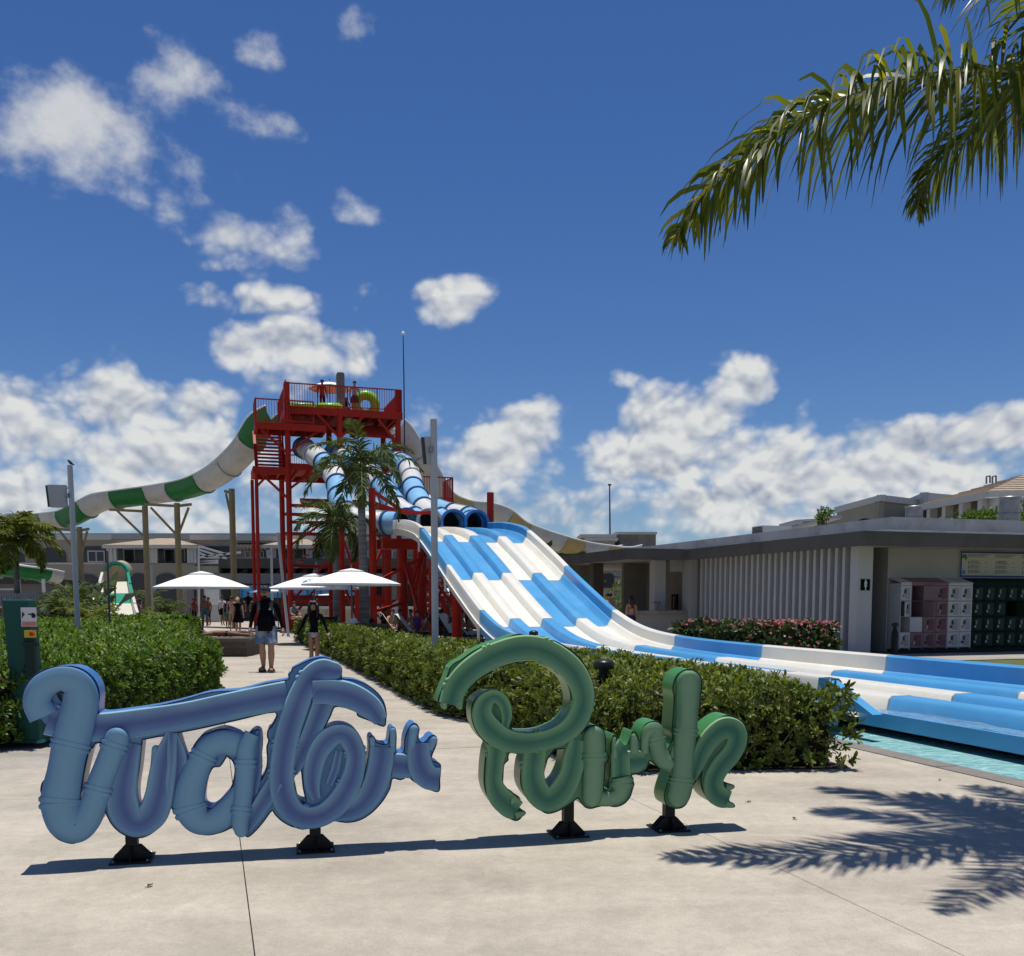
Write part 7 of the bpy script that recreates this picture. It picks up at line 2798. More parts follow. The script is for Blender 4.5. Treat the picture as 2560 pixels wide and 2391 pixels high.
pt = atw(914, 1003, 50.6)
torus('bright green swim ring held upright at the man on the top deck', (pt.x, pt.y, 11.55), .50, .24, R(90), az_=R(10))
for lab, px, w_, zz in (('green swim ring lying at the left of the top deck', 752, 49.4, 10.95), ('green swim ring lying beside the grey riser', 822, 49.0, 10.95)):
    pt = atw(px, 1015, w_)
    torus(lab, (pt.x, pt.y, zz + .05), .48, .2, R(8))

# a few dry leaves blown onto the paving
dl = mat('dry_leaf', (.10, .065, .035), .9, .3, 40)
for lab, px, py, L, a in (('dry leaf on the paving right of the green letters', 1872, 2008, .045, .3), ('dry twig-like leaf on the paving left below the blue letters', 375, 2218, .05, 1.2), ('tiny dry leaf near the palm shadow tip', 1985, 2050, .04, 2.0), ('tiny dry leaf beside the pool coping', 2350, 1952, .045, .7)):
    d = ray(px, py)
    P_ = d * (CH / -d.z)
    t = thing('fallen_leaf', lab, 'leaf', (P_.x, P_.y, .004), a)
    PM.pop(t.name)
    q = MB()
    q.add([(-L / 2, 0, .002), (-L * .1, -L * .22, .012), (L * .25, -L * .16, .016), (L / 2, 0, .006), (L * .25, L * .16, .010), (-L * .1, L * .22, .014), (0, 0, .004)], [(0, 1, 6), (1, 2, 6), (2, 3, 6), (3, 4, 6), (4, 5, 6), (5, 0, 6)])
    q.build('blade', dl, t, local=True)
    q = MB()
    q.tube([(-L / 2, 0, .003), (-L * .75, L * .05, .006)], .0018, 4)
    q.build('stalk', dl, t, local=True)
# ------------------------------------------------------------------ people
SK = mat('skin_light', (.42, .245, .165), .55, .06, 6)
SK2 = mat('skin_tan', (.30, .165, .105), .55, .06, 6)
SK3 = mat('skin_brown', (.17, .085, .055), .55, .06, 6)
C_BLACK = mat('cloth_black', (.006, .006, .008), .95, .2, 8, spec=.08)
C_CHAR = mat('cloth_charcoal', (.030, .031, .036), .85, .15, 8)
C_WHITE = mat('cloth_white', (.58, .58, .58), .9, .05, 8)
C_GREY = mat('cloth_grey', (.16, .165, .17), .9, .08, 8)
C_NAVY = mat('cloth_navy', (.02, .022, .09), .85, .1, 8)
C_PURP = mat('cloth_purple', (.10, .04, .20), .85, .15, 8)
C_RED = mat('cloth_red', (.25, .02, .02), .85, .1, 8)
C_TEAL = mat('cloth_teal', (.03, .13, .14), .85, .1, 8)
H_DARK = mat('hair_dark', (.010, .008, .007), .55, .3, 30)
H_BROWN = mat('hair_brown', (.045, .024, .014), .55, .3, 30)
H_BLOND = mat('hair_blond', (.28, .19, .10), .6, .25, 30)


def pattern_mat(name, c0, c1, c2, sc):
    m = bpy.data.materials.new(name)
    m.use_nodes = True
    nt = m.node_tree
    b = nt.nodes['Principled BSDF']
    b.inputs['Roughness'].default_value = .9
    g = nt.nodes.new('ShaderNodeNewGeometry')
    n = nt.nodes.new('ShaderNodeTexVoronoi')
    n.inputs['Scale'].default_value = sc
    nn_ = nt.nodes.new('ShaderNodeTexNoise')
    nn_.inputs['Scale'].default_value = sc * .8
    nt.links.new(g.outputs['Position'], nn_.inputs['Vector'])
    ad = nt.nodes.new('ShaderNodeVectorMath')
    ad.operation = 'MULTIPLY_ADD'
    nt.links.new(nn_.outputs['Color'], ad.inputs[0])
    ad.inputs[1].default_value = (.15, .15, .15)
    nt.links.new(g.outputs['Position'], ad.inputs[2])
    nt.links.new(ad.outputs[0], n.inputs['Vector'])
    cr = nt.nodes.new('ShaderNodeValToRGB')
    e = cr.color_ramp.elements
    cr.color_ramp.interpolation = 'CONSTANT'
    e[0].position, e[0].color = 0, (*c0, 1)
    e[1].position, e[1].color = .66, (*c2, 1)
    k = e.new(.33)
    k.color = (*c1, 1)
    sp = nt.nodes.new('ShaderNodeSeparateColor')
    nt.links.new(n.outputs['Color'], sp.inputs[0])
    nt.links.new(sp.outputs[0], cr.inputs[0])
    nt.links.new(cr.outputs[0], b.inputs['Base Color'])
    return m


C_SHORTS = pattern_mat('shorts_print', (.05, .08, .15), (.30, .33, .38), (.14, .20, .30), 9)
C_BIKINI = pattern_mat('bikini_print', (.10, .10, .11), (.32, .32, .33), (.20, .2, .21), 22)
C_FLORAL = pattern_mat('swimsuit_print', (.40, .10, .10), (.45, .38, .28), (.30, .28, .16), 14)

BASE = dict(pelvis=(0, 0, .53), waist=(0, 0, .60), chest=(0, .004, .70), uchest=(0, .006, .775), neckb=(0, .004, .825), neck=(0, -.002, .852), head=(0, -.014, .905), top=(0, -.010, .955),
            shL=(.100, .004, .800), elL=(.130, .012, .640), wrL=(.140, -.020, .500), haL=(.142, -.035, .450),
            shR=(-.100, .004, .800), elR=(-.130, .012, .640), wrR=(-.140, -.020, .500), haR=(-.142, -.035, .450),
            hipL=(.050, 0, .500), knL=(.054, -.010, .285), anL=(.056, .012, .045), toL=(.062, -.080, .018),
            hipR=(-.050, 0, .500), knR=(-.054, -.010, .285), anR=(-.056, .012, .045), toR=(-.062, -.080, .018))
RAD = dict(pelvis=.070, waist=.060, chest=.066, uchest=.058, neckb=.036, neck=.029, head=.048, top=.036, sh=.036, el=.024, wr=.017, ha=.019, hip=.050, kn=.031, ca=.037, an=.020, to=.020)
BONES = [('pelvis', 'waist', 'torso'), ('waist', 'chest', 'torso'), ('chest', 'uchest', 'torso'), ('uchest', 'neckb', 'torso'), ('neckb', 'neck', 'head'), ('neck', 'head', 'head'), ('head', 'top', 'head')]
for s_ in 'LR':
    BONES += [('uchest', 'sh' + s_, 'torso'), ('sh' + s_, 'el' + s_, 'uparm'), ('el' + s_, 'wr' + s_, 'forearm'), ('wr' + s_, 'ha' + s_, 'hand'),
              ('pelvis', 'hip' + s_, 'hips'), ('hip' + s_, 'kn' + s_, 'thigh'), ('kn' + s_, 'ca' + s_, 'calf'), ('ca' + s_, 'an' + s_, 'calf'), ('an' + s_, 'to' + s_, 'foot')]
PENDING = []


def person(label, loc, H, yaw, mats, pose=None, fat=1.0, hair=None, hair_long=0.0, extra=None, near=False):
    """mats: region -> material, with 'skin' as the default; extra(t, J) adds clothes as children. Local frame: faces -y."""
    t = thing('person', label, 'person', loc, yaw)
    PM.pop(t.name)
    J = dict(BASE)
    J.update(pose or {})
    J = {k: Vector(v) * H for k, v in J.items()}
    for s_ in 'LR':
        J['ca' + s_] = J['kn' + s_].lerp(J['an' + s_], .34) + Vector((0, .008 * H, 0))
    names = list(J)
    idx = {n: i for i, n in enumerate(names)}
    me = bpy.data.meshes.new('body')
    me.from_pydata([tuple(J[n]) for n in names], [(idx[a], idx[b]) for a, b, _ in BONES], [])
    o = bpy.data.objects.new('body', me)
    COL.objects.link(o)
    o.modifiers.new('skin', 'SKIN')
    for n in names:
        k = n if n in RAD else n[:2] if n[:2] in RAD else n[:-1]
        r = RAD[k] * H * (fat if k in ('pelvis', 'waist', 'chest', 'uchest', 'hip') else (1 + (fat - 1) * .5))
        sv = me.skin_vertices[0].data[idx[n]]
        sv.radius = (r, r * (.82 if k in ('waist', 'chest', 'uchest') else 1))
        sv.use_root = (n == 'pelvis')
    ss = o.modifiers.new('sub', 'SUBSURF')
    ss.levels = ss.render_levels = 2 if near else 1
    o.parent = t
    PENDING.append((o, J, mats))
    if hair:
        q = MB()
        c = (J['head'] + J['top']) / 2
        ax = (J['top'] - J['neck']).normalized()
        back = Vector((0, 1, 0)) - ax * ax.y
        back = back.normalized() if back.length > .1 else Vector((0, 0, 1))
        sidev = ax.cross(back).normalized()
        rr = .060 * H
        vs, fs = [], []
        nu, nv = 14, 7
        for i in range(nv + 1):
            ph = R(8 + 100 * i / nv)
            for k in range(nu):
                th = 2 * math.pi * k / nu
                fr = math.cos(th)
                pp = ph if fr > -.35 else min(ph, R(52))
                d = ax * math.cos(pp) * 1.08 + (back * fr + sidev * math.sin(th) * .88) * math.sin(pp)
                vs.append(c + d * rr * (1 + .04 * math.sin(k * 2.7 + i)) + back * .008 * H)
        for i in range(nv):
            for k in range(nu):
                fs.append((i * nu + k, i * nu + (k + 1) % nu, (i + 1) * nu + (k + 1) % nu, (i + 1) * nu + k))
        fs.append(tuple(range(nu))[::-1])
        q.add(vs, fs)
        if hair_long:
            p0 = c + back * rr * .55
            q.tube([p0 + ax * .02 * H, p0 + back * .02 * H - ax * .05 * H, p0 + back * .022 * H - ax * hair_long * H * .6, p0 + back * .02 * H - ax * hair_long * H], [.045 * H, .055 * H, .050 * H, .018 * H], 10)
        q.build('hair', hair, t, smooth=True, local=True)
    if extra:
        extra(t, J, H)
    return t


def tubes(t, name, m, chains, n=14, smooth=True):
    q = MB()
    for pts, rs in chains:
        q.tube(pts, rs, n)
    return q.build(name, m, t, smooth=smooth, local=True, auto=60)


def shorts(m, length=.55, r0=.062, flare=1.18):
    def f(t, J, H):
        ch = []
        for s_ in 'LR':
            a, b_ = J['hip' + s_], J['kn' + s_]
            ch.append(([a + Vector((0, 0, .035 * H)), a - Vector((0, 0, .01 * H)), a.lerp(b_, length * .6), a.lerp(b_, length)], [r0 * H, r0 * H * 1.04, r0 * H * flare * .97, r0 * H * flare]))
        p = J['pelvis']
        ch.append(([p - Vector((0, 0, .045 * H)), p, p + Vector((0, 0, .045 * H))], [.080 * H, .086 * H, .078 * H]))
        tubes(t, 'shorts', m, ch)
    return f


def sandals(t, J, H, m):
    for s_ in 'LR':
        a, b_ = J['an' + s_], J['to' + s_]
        d = (b_ - a)
        d.z = 0
        d = d.normalized()
        x = Vector((-d.y, d.x, 0)) * .030 * H
        q = MB()
        base = Vector((a.x, a.y, min(a.z, b_.z) - .022 * H)) - d * .025 * H
        tip = Vector((b_.x, b_.y, min(a.z, b_.z) - .022 * H)) + d * .022 * H
        base.z = max(base.z, .002)
        tip.z = max(tip.z, .002)
        q.hexa([base - x, base + x, tip + x, tip - x, base - x + Vector((0, 0, .012 * H)), base + x + Vector((0, 0, .012 * H)), tip + x + Vector((0, 0, .012 * H)), tip - x + Vector((0, 0, .012 * H))])
        mid = base.lerp(tip, .62)
        for k in range(6):
            a0, a1 = math.pi * k / 6, math.pi * (k + 1) / 6
            q.bar(mid + x * math.cos(a0) * 1.05 + Vector((0, 0, .035 * H * math.sin(a0) + .01 * H)), mid + x * math.cos(a1) * 1.05 + Vector((0, 0, .035 * H * math.sin(a1) + .01 * H)), .012 * H, .03 * H)
        q.build('sandal', m, t, local=True)


def fingers(t, J, H, m, curl=.5):
    for s_ in 'LR':
        w_, h_ = J['wr' + s_], J['ha' + s_]
        d = (h_ - w_).normalized()
        sx = 1 if s_ == 'L' else -1
        acr = Vector((0, -1, 0)) - d * Vector((0, -1, 0)).dot(d)
        acr = acr.normalized()
        inn = d.cross(acr).normalized() * sx
        q = MB()
        for k, (off, L) in enumerate(((-.015, .036), (-.005, .043), (.005, .042), (.014, .033))):
            p0 = h_ + acr * off * H + d * .006 * H
            p1 = p0 + d * L * .5 * H
            p2 = p1 + (d * (1 - curl) + inn * curl).normalized() * L * .35 * H
            p3 = p2 + (d * (1 - curl * 1.6) + inn * curl * 1.6).normalized() * L * .28 * H
            q.tube([p0, p1, p2, p3], [.0056 * H, .0052 * H, .0046 * H, .0036 * H], 6)
        p0 = w_.lerp(h_, .45) + acr * .012 * H
        p1 = p0 + (d * .6 + acr * .8).normalized() * .022 * H
        q.tube([p0, p1, p1 + (d + acr * .2 + inn * .3).normalized() * .022 * H], [.0066 * H, .0058 * H, .004 * H], 6)
        q.build('fingers', m, t, smooth=True, local=True)


def face(t, J, H, skin, beard=None):
    c = J['head']
    q = MB()
    q.tube([c + Vector((0, -.044 * H, .010 * H)), c + Vector((0, -.058 * H, -.006 * H)), c + Vector((0, -.048 * H, -.012 * H))], [.004 * H, .008 * H, .004 * H], 6)
    q.build('nose', skin, t, smooth=True, local=True)
    for sx in (-1, 1):
        q = MB()
        q.lathe([(.001, -.003 * H), (.006 * H, 0), (.001, .003 * H)], c + Vector((sx * .018 * H, -.046 * H, .012 * H)), 8)
        q.build('eye', mat('eye_dark', (.01, .008, .007), .3, .1), t, local=True)
        q = MB()
        q.lathe([(.002, -.016 * H), (.008 * H, -.008 * H), (.010 * H, .006 * H), (.003, .014 * H)], c + Vector((sx * .049 * H, .002 * H, .002 * H)), 8)
        q.build('ear', skin, t, smooth=True, local=True)
    q = MB()
    q.bar(c + Vector((-.013 * H, -.045 * H, -.022 * H)), c + Vector((.013 * H, -.045 * H, -.022 * H)), .006 * H, .004 * H)
    q.build('mouth', mat('lips', (.20, .07, .06), .5, .1), t, local=True)
    if beard:
        q = MB()
        q.tube([c + Vector((0, -.022 * H, -.030 * H)), c + Vector((0, -.024 * H, -.040 * H)), c + Vector((0, -.016 * H, -.052 * H))], [.026 * H, .027 * H, .012 * H], 10)
        q.build('beard', beard, t, smooth=True, local=True)


def cap(t, J, H, m, badge=None):
    c = (J['head'] + J['top']) / 2
    q = MB()
    q.lathe([(.063 * H, .000), (.064 * H, .012 * H), (.058 * H, .034 * H), (.038 * H, .052 * H), (.010 * H, .058 * H)], c + Vector((0, .004 * H, -.004 * H)), 16)
    k = q.build('cap', m, t, smooth=True, local=True)
    q = MB()
    p = c + Vector((0, -.045 * H, .004 * H))
    vs = [p + Vector((-.052 * H, .012 * H, 0)), p + Vector((.052 * H, .012 * H, 0)), p + Vector((.045 * H, -.035 * H, -.012 * H)), p + Vector((.018 * H, -.055 * H, -.016 * H)), p + Vector((-.018 * H, -.055 * H, -.016 * H)), p + Vector((-.045 * H, -.035 * H, -.012 * H))]
    q.prism(vs, (0, 0, .006 * H))
    q.build('brim', m, k, local=True)
    if badge:
        q = MB()
        b0 = c + Vector((0, -.062 * H, .030 * H))
        q.bar(b0 + Vector((-.010 * H, 0, 0)), b0 + Vector((.010 * H, 0, 0)), .010 * H, .014 * H)
        q.build('badge', badge, k, local=True)


def skirt(m, z_hem, r_hem, r_top=.078):
    def f(t, J, H):
        q = MB()
        p = J['pelvis']
        prof = [(r_top * .92 * H, .10 * H), (r_top * H, .04 * H), (r_top * 1.15 * H, -.02 * H), (r_hem * .92 * H, (z_hem - .53) * .7 * H), (r_hem * H, (z_hem - .53) * H)]
        vs, fs, n = [], [], 22
        for (r_, z) in prof:
            for k in range(n):
                a = 2 * math.pi * k / n
                rr = r_ * (1 + (.05 * math.cos(k * math.pi) if z < -.05 * H else 0))
                vs.append(p + Vector((rr * math.cos(a), rr * .85 * math.sin(a), z)))
        for i in range(len(prof) - 1):
            for k in range(n):
                fs.append((i * n + k, i * n + (k + 1) % n, (i + 1) * n + (k + 1) % n, (i + 1) * n + k))
        q.add(vs, fs)
        q.build('skirt', m, t, smooth=True, local=True)
    return f


# --- the man walking towards us
def man_clothes(t, J, H):
    shorts(C_SHORTS, .80, .072, 1.08)(t, J, H)
    sandals(t, J, H, mat('sandal_brown', (.08, .035, .02), .6, .15))
    fingers(t, J, H, SK, .75)
    face(t, J, H, SK, H_DARK)
    cap(t, J, H, mat('cap_navy', (.012, .012, .022), .8, .1), mat('cap_badge', (.30, .10, .10), .7, .1))
    # loose hem of the shirt, charcoal yoke panels and a small chest mark
    p = J['pelvis']
    q = MB()
    q.tube([p + Vector((0, 0, -.052 * H)), p + Vector((0, 0, .02 * H)), J['waist'] + Vector((0, 0, .02 * H)), J['chest'] - Vector((0, 0, .015 * H))], [.110 * H, .107 * H, .097 * H, .080 * H], 18)
    q.build('shirt_hem', C_BLACK, t, smooth=True, local=True)
    for sx in (-1, 1):
        q = MB()
        b0 = Vector((sx * .070 * H, -.070 * H, .765 * H))
        q.hexa([b0 + Vector((-.022 * H, -.002, -.045 * H)), b0 + Vector((.022 * H, -.002, -.045 * H)), b0 + Vector((.022 * H, .05 * H, -.045 * H)), b0 + Vector((-.022 * H, .05 * H, -.045 * H)),
                b0 + Vector((-.020 * H, .024 * H, .045 * H)), b0 + Vector((.018 * H, .030 * H, .045 * H)), b0 + Vector((.018 * H, .06 * H, .045 * H)), b0 + Vector((-.020 * H, .06 * H, .045 * H))])
        q.build('yoke_panel', C_CHAR, t, local=True)
    q = MB()
    c = Vector((.060 * H, -.084 * H, .725 * H))
    q.bar(c + Vector((-.014 * H, 0, 0)), c + Vector((.014 * H, 0, 0)), .004, .006 * H)
    q.bar(c + Vector((-.004 * H, 0, .008 * H)), c + Vector((.006 * H, 0, .022 * H)), .004, .008 * H)
    q.build('chest_mark', C_WHITE, t, local=True)


Lm = at(668, 1677, 20.5)
man = person('man in black long-sleeved shirt, dark cap and patterned shorts walking towards us', (Lm.x, 20.5, 0.003), 1.83, R(4), dict(skin=SK, torso=C_BLACK, uparm=C_BLACK, forearm=C_BLACK, hips=C_SHORTS),
             pose=dict(shL=(.112, .004, .802), shR=(-.112, .004, .802), head=(0, -.016, .910), top=(0, -.010, .968), elL=(.158, .012, .650), wrL=(.188, -.015, .505), haL=(.200, -.03, .456), elR=(-.160, .02, .650), wrR=(-.180, -.025, .512), haR=(-.182, -.04, .465),
                       knL=(.060, -.050, .283), anL=(.060, -.075, .045), toL=(.078, -.165, .022), knR=(-.050, -.005, .285), anR=(-.052, .060, .050), toR=(-.060, -.030, .020)), fat=1.32, hair=H_DARK, extra=man_clothes, near=True)
bt = thing('water_bottle', 'pale green bottle held in the walking man\'s hand', 'bottle', (Lm.x - .31, 20.42, .70))
q = MB()
q.lathe([(.030, 0), (.034, .02), (.034, .14), (.014, .19), (.014, .215), (.002, .216)], (Lm.x - .31, 20.42, .70), 12)
q.build('body', mat('bottle_pale', (.30, .40, .36), .15, .1), bt, smooth=True, auto=40)


# --- the girl beside him
def girl_clothes(t, J, H):
    p = J['pelvis']
    tubes(t, 'bikini_bottom', C_BIKINI, [([p + Vector((0, 0, -.045 * H)), p + Vector((0, 0, -.01 * H)), p + Vector((0, 0, .030 * H))], [.040 * H, .081 * H, .079 * H])])
    fingers(t, J, H, SK2, .35)
    face(t, J, H, SK2)
    q = MB()
    c = J['head']
    for sx in (-1, 1):
        q.tube([c + Vector((sx * .040 * H, .01 * H, .05 * H)), c + Vector((sx * .056 * H, .005 * H, 0)), c + Vector((sx * .060 * H, 0, -.06 * H)), c + Vector((sx * .056 * H, -.012 * H, -.14 * H))], [.026 * H, .026 * H, .026 * H, .012 * H], 8)
    q.build('hair_sides', H_DARK, t, smooth=True, local=True)
    for sx in (-1, 1):
        q = MB()
        q.lathe([(.003, 0), (.018 * H, .008 * H), (.018 * H, .02 * H), (.003, .026 * H)], c + Vector((sx * .026 * H, -.012 * H, .060 * H)), 10)
        q.build('goggle_lens', mat('goggle_grey', (.25, .26, .28), .2, .1), t, smooth=True, local=True)
    for s_ in 'LR':
        q = MB()
        q.tube([J['wr' + s_].lerp(J['el' + s_], .06), J['wr' + s_].lerp(J['ha' + s_], .2)], [.019 * H, .019 * H], 10)
        q.build('wristband', C_WHITE if s_ == 'L' else C_BLACK, t, local=True)


Lg = at(787, 1690, 20.2)
person('girl with long dark hair in black crop top and grey bikini bottom', (Lg.x, 20.2, 0.003), 1.53, R(-6), dict(skin=SK2, torso=C_BLACK, uparm=C_BLACK, forearm=C_BLACK),
       pose=dict(waist=(0, 0, .605), elL=(.155, .012, .66), wrL=(.205, -.02, .535), haL=(.222, -.032, .492), elR=(-.165, .012, .66), wrR=(-.225, -.02, .535), haR=(-.245, -.032, .492), knL=(.045, -.02, .285), knR=(-.040, -.005, .285), anL=(.045, -.03, .045), toL=(.05, -.12, .02)),
       fat=.86, hair=H_DARK, hair_long=.20, extra=girl_clothes, near=True)


def walker(label, px, py, Y, H, yaw, mats, **k):
    p = at(px, py, Y)
    return person(label, (p.x, Y, k.pop('z', .0)), H, yaw, mats, **k)


STEP = dict(knL=(.055, -.05, .285), anL=(.055, -.06, .045), toL=(.06, -.15, .02), knR=(-.054, .02, .285), anR=(-.055, .09, .06), toR=(-.06, .01, .018))
walker('woman in a short black dress with blond hair, seen from behind', 596, 1589, 41, 1.66, R(185), dict(skin=SK, torso=C_BLACK, hips=C_BLACK), pose=STEP, hair=H_BLOND, hair_long=.10, extra=skirt(C_BLACK, .335, .135))
walker('woman in a floral swimsuit with red-tied hair, seen from behind', 580, 1573, 50, 1.72, R(178), dict(skin=SK2, torso=C_FLORAL, hips=C_FLORAL), pose=STEP, hair=H_BROWN, fat=1.08)
walker('person in white shirt and black shorts walking away', 557, 1562, 57, 1.76, R(180), dict(skin=SK2, torso=C_WHITE, uparm=C_WHITE, hips=C_BLACK), pose=STEP, hair=H_DARK, fat=1.08, extra=shorts(C_BLACK, .6))
walker('person in navy top walking at the swimsuit woman\'s left', 570, 1574, 51.5, 1.6, R(180), dict(skin=SK2, torso=C_NAVY, hips=C_TEAL), pose=STEP, hair=H_DARK, extra=shorts(C_TEAL, .5))
walker('man in teal shorts standing under the left parasol', 513, 1556, 55, 1.78, R(20), dict(skin=SK3, torso=SK3, hips=C_TEAL), hair=H_DARK, extra=shorts(C_TEAL, .6), fat=1.15)
walker('person in dark clothes beside the man under the left parasol', 522, 1556, 56.5, 1.7, R(-30), dict(skin=SK3, torso=C_RED, hips=C_BLACK, thigh=C_BLACK), hair=H_BROWN)
walker('person in maroon at the left of the parasol pole', 486, 1552, 57, 1.65, R(30), dict(skin=SK3, torso=C_RED, hips=C_BLACK, thigh=C_BLACK), hair=H_DARK)
walker('person with purple top behind the left hedge', 352, 1560, 42, 1.6, R(120), dict(skin=SK2, torso=C_PURP), hair=H_DARK)
walker('bare-backed person with dark hair at the left edge', 14, 1560, 33, 1.58, R(180), dict(skin=SK2), hair=H_DARK)
SIT = dict(pelvis=(0, .05, .26), waist=(0, .06, .33), chest=(0, .05, .43), uchest=(0, .04, .50), neckb=(0, .03, .55), neck=(0, .02, .577), head=(0, .005, .63), top=(0, .01, .68),
           shL=(.10, .04, .525), elL=(.15, -.02, .38), wrL=(.11, -.12, .34), haL=(.09, -.16, .34), shR=(-.10, .04, .525), elR=(-.15, -.02, .38), wrR=(-.11, -.12, .34), haR=(-.09, -.16, .34),
           hipL=(.055, .03, .255), knL=(.08, -.18, .29), anL=(.08, -.20, .06), toL=(.08, -.28, .03), hipR=(-.055, .03, .255), knR=(-.08, -.18, .29), anR=(-.08, -.20, .06), toR=(-.08, -.28, .03))
REC = dict(SIT)
REC.update(dict(pelvis=(0, 0, .25), waist=(0, .06, .28), chest=(0, .14, .35), uchest=(0, .20, .40), neckb=(0, .235, .435), neck=(0, .25, .46), head=(0, .27, .50), top=(0, .285, .55),
                shL=(.10, .20, .41), elL=(.16, .06, .30), wrL=(.12, -.05, .31), haL=(.10, -.10, .31), shR=(-.10, .20, .41), elR=(-.16, .06, .30), wrR=(-.12, -.05, .31), haR=(-.10, -.10, .31),
                hipL=(.05, -.02, .245), knL=(.06, -.23, .30), anL=(.06, -.45, .24), toL=(.06, -.49, .29), hipR=(-.05, -.02, .245), knR=(-.06, -.24, .25), anR=(-.06, -.46, .235), toR=(-.06, -.50, .285)))


def sitter(label, px, Y, H, yaw, mats, pose=SIT, dz=0.0, **k):
    X = at(px, 1560, Y).x
    return person(label, (X, Y, dz), H, yaw, mats, pose=pose, **k)


sitter('dark-dressed person bent over beside the big red column', 964, 37.3, 1.75, R(70), dict(skin=SK3, torso=C_BLACK, uparm=C_BLACK, hips=C_BLACK, thigh=C_BLACK), hair=H_DARK, fat=1.2, dz=-.06)
sitter('bare-shouldered person with dark hair sitting second in the shaded row', 1003, 36.6, 1.72, R(95), dict(skin=SK3, hips=C_BLACK), hair=H_DARK, dz=-.05)
sitter('curly-haired person sitting in the middle of the shaded row', 1025, 36.9, 1.7, R(-60), dict(skin=SK2, hips=C_NAVY), hair=H_BROWN, dz=-.05)
sitter('person in purple swimwear holding a drink in the shaded row', 1044, 36.1, 1.65, R(10), dict(skin=SK2, torso=C_PURP, hips=C_PURP), hair=H_DARK, dz=-.05)
sitter('person in navy sitting just right of the lamp post', 1106, 35.2, 1.75, R(40), dict(skin=SK3, torso=C_NAVY, uparm=C_NAVY, hips=C_NAVY), hair=H_DARK, dz=-.06)
sitter('long-haired woman sitting at the right end under the slide', 1176, 33.2, 1.68, R(110), dict(skin=SK2, hips=C_WHITE, thigh=C_WHITE), hair=H_BROWN, hair_long=.22, dz=-.05)

for (lab, px, Y, yaw, ms, hr) in (('light-skinned person sitting between the red column and the second lounger', 982, 36.9, R(40), dict(skin=SK, hips=C_RED), H_BROWN), ('person in a white shirt sitting in the shaded row behind the lamp post', 1074, 36.6, R(-40), dict(skin=SK2, torso=C_WHITE, uparm=C_WHITE, hips=C_NAVY), H_DARK),
                                  ('blond person sitting between the lamp post and the slide edge', 1132, 35.0, R(60), dict(skin=SK, torso=C_TEAL, hips=C_TEAL), H_BLOND), ('person in grey sitting low beside the towel-covered lounger', 1158, 34.2, R(100), dict(skin=SK2, torso=C_GREY, hips=C_BLACK), H_DARK)):
    sitter(lab, px, Y, 1.7, yaw, ms, hair=hr, dz=-.02)


def hat(t, J, H):
    c = (J['head'] + J['top']) / 2
    q = MB()
    q.lathe([(.115 * H, -.022 * H), (.105 * H, -.015 * H), (.066 * H, .008 * H), (.060 * H, .045 * H), (.045 * H, .056 * H), (.01, .058 * H)], c, 18)
    q.build('bucket_hat', towel, t, smooth=True, local=True)


sitter('person in a white bucket hat reclining under the nearest parasol', 856, 29.4, 1.72, R(235), dict(skin=SK2, hips=C_WHITE), pose=REC, extra=hat, dz=-.03)
sitter('person reclining on the lounger by the palm trunk', 906, 30.9, 1.7, R(225), dict(skin=SK3, hips=C_BLACK), pose=REC, hair=H_DARK, dz=-.03)
sitter('woman in grey sitting beyond the girl', 737, 45, 1.68, R(50), dict(skin=SK, torso=C_GREY, uparm=C_GREY, hips=C_WHITE), hair=H_BROWN, dz=.25)
for px, Y, dz, lab in ((622, 60, .75, 'dark figure sitting by the blue wall, left of two'), (650, 60, .80, 'dark figure sitting by the blue wall, right of two')):
    sitter(lab, px, Y, 1.75, R(10), dict(skin=SK3, torso=C_BLACK, uparm=C_BLACK, hips=C_BLACK, thigh=C_BLACK), hair=H_DARK, fat=1.15, dz=dz)
walker('person in white shirt standing between the red columns', 993, 1560, 47, 1.72, R(160), dict(skin=SK2, torso=C_WHITE, uparm=C_WHITE, hips=C_BLACK), hair=H_BLOND)
walker('person in white standing behind the red brace', 1006, 1560, 49, 1.75, R(200), dict(skin=SK2, torso=C_WHITE, uparm=C_WHITE, hips=C_GREY), hair=H_DARK)
walker('person in grey shirt with one hand on the hip behind the loungers', 1063, 1560, 43, 1.72, R(20), dict(skin=SK2, torso=C_GREY, uparm=C_GREY, hips=C_BLACK), pose=dict(elR=(-.215, .03, .67), wrR=(-.11, -.01, .585), haR=(-.085, -.02, .575)), hair=H_BROWN)
# lying on the daybed
LIE = dict(pelvis=(0, 0, .07), waist=(-.07, 0, .065), chest=(-.17, 0, .07), uchest=(-.245, 0, .07), neckb=(-.295, 0, .065), neck=(-.32, 0, .065), head=(-.37, -.01, .07), top=(-.42, -.01, .07),
           shL=(-.27, .1, .06), elL=(-.38, .14, .04), wrL=(-.46, .06, .04), haL=(-.48, .02, .04), shR=(-.27, -.1, .06), elR=(-.36, -.14, .05), wrR=(-.45, -.06, .04), haR=(-.47, -.02, .04),
           hipL=(.03, .05, .065), knL=(.25, .06, .09), anL=(.46, .05, .04), toL=(.53, .05, .02), hipR=(.03, -.05, .065), knR=(.25, -.06, .05), anR=(.47, -.06, .035), toR=(.54, -.06, .02))
pz_ = at(570, 1600, 26.35)
person('tanned person lying face down on the brown daybed', (pz_.x, 26.35, .50), 1.7, 0, dict(skin=SK3, hips=C_BLACK), pose=LIE, hair=H_DARK)
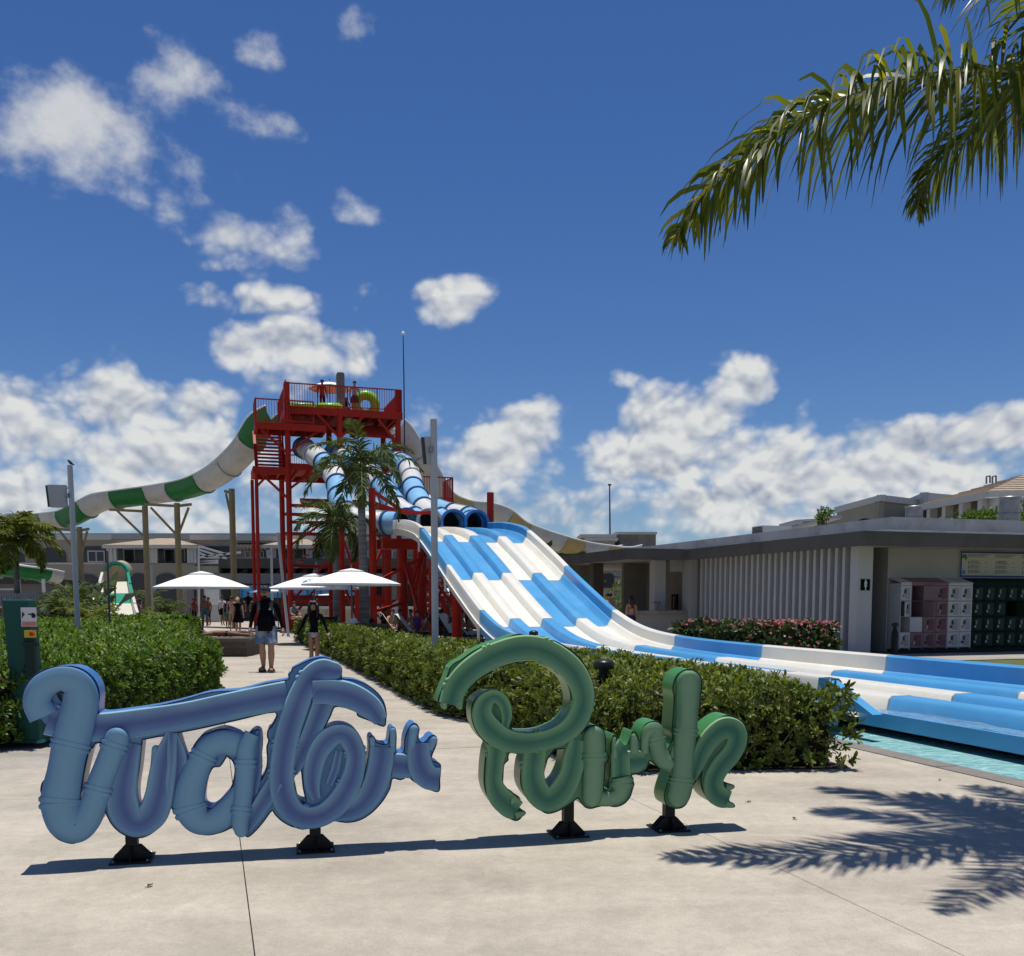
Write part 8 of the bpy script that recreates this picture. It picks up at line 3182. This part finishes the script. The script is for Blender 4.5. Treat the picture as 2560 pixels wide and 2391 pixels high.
# on the tower
pt = atw(887, 1010, 49.7)
person('bare-chested man standing on the top deck beside the green ring', (pt.x, pt.y, 10.785), 1.78, R(180), dict(skin=SK, hips=C_BLACK), hair=H_BROWN, extra=shorts(mat('cloth_olive', (.06, .055, .04), .9, .1), .6))
pt = atw(806, 1015, 49.4)
person('person in dark clothes standing on the top deck left of the riser', (pt.x, pt.y, 10.785), 1.66, R(30), dict(skin=SK3, torso=C_RED, uparm=C_RED, hips=C_BLACK, thigh=C_BLACK), hair=H_DARK)
pt = atw(866, 1020, 49.8)
person('child crouching on the top deck beside the man', (pt.x, pt.y, 10.785), 1.3, R(30), dict(skin=SK3, torso=C_BLACK), pose=SIT, hair=H_DARK)
# at the bar


def backcap(t, J, H):
    cap(t, J, H, mat('cap_black', (.01, .01, .012), .8, .1))


p = at(1524, 1500, 36.5)
person('shirtless man in a black cap standing at the bar', (p.x, 36.5, -.03), 1.86, R(215), dict(skin=SK, hips=C_BLACK), hair=H_DARK, extra=lambda t, J, H: (shorts(C_BLACK, .6)(t, J, H), backcap(t, J, H)), fat=1.1)
p = at(1578, 1500, 35.6)
person('long-haired woman in a bikini standing at the bar counter', (p.x, 35.6, -.03), 1.72, R(205), dict(skin=SK, hips=C_NAVY), hair=H_BROWN, hair_long=.20,
       extra=lambda t, J, H: (tubes(t, 'bikini_strap', C_RED, [([J['chest'] + Vector((0, 0, .02 * H)), J['chest'] + Vector((0, 0, .035 * H))], [.078 * H, .078 * H])]), shorts(C_NAVY, .25, .060, 1.05)(t, J, H)))

dg = bpy.context.evaluated_depsgraph_get()
for (o, J, mats) in PENDING:
    me = bpy.data.meshes.new_from_object(o.evaluated_get(dg))
    old = o.data
    o.modifiers.clear()
    o.data = me
    regs = sorted({r for _, _, r in BONES})
    ml = [mats.get(r, mats['skin']) for r in regs]
    me.materials.clear()
    for m in ml:
        me.materials.append(m)
    n = len(me.polygons)
    cen = np.zeros(n * 3)
    me.polygons.foreach_get('center', cen)
    cen = cen.reshape(-1, 3)
    best = np.full(n, 1e9)
    mi = np.zeros(n, int)
    for a, b_, r in BONES:
        A, B = np.array(J[a]), np.array(J[b_])
        d = B - A
        tt = np.clip(((cen - A) @ d) / (d @ d + 1e-9), 0, 1)
        k = a if a in RAD else a[:2]
        dist = np.linalg.norm(cen - A - tt[:, None] * d, axis=1) - (.035 if r == 'torso' else 0)
        u = dist < best
        best[u] = dist[u]
        mi[u] = regs.index(r)
    me.polygons.foreach_set('material_index', mi)
    me.polygons.foreach_set('use_smooth', np.ones(n, bool))
    me.name = 'body'
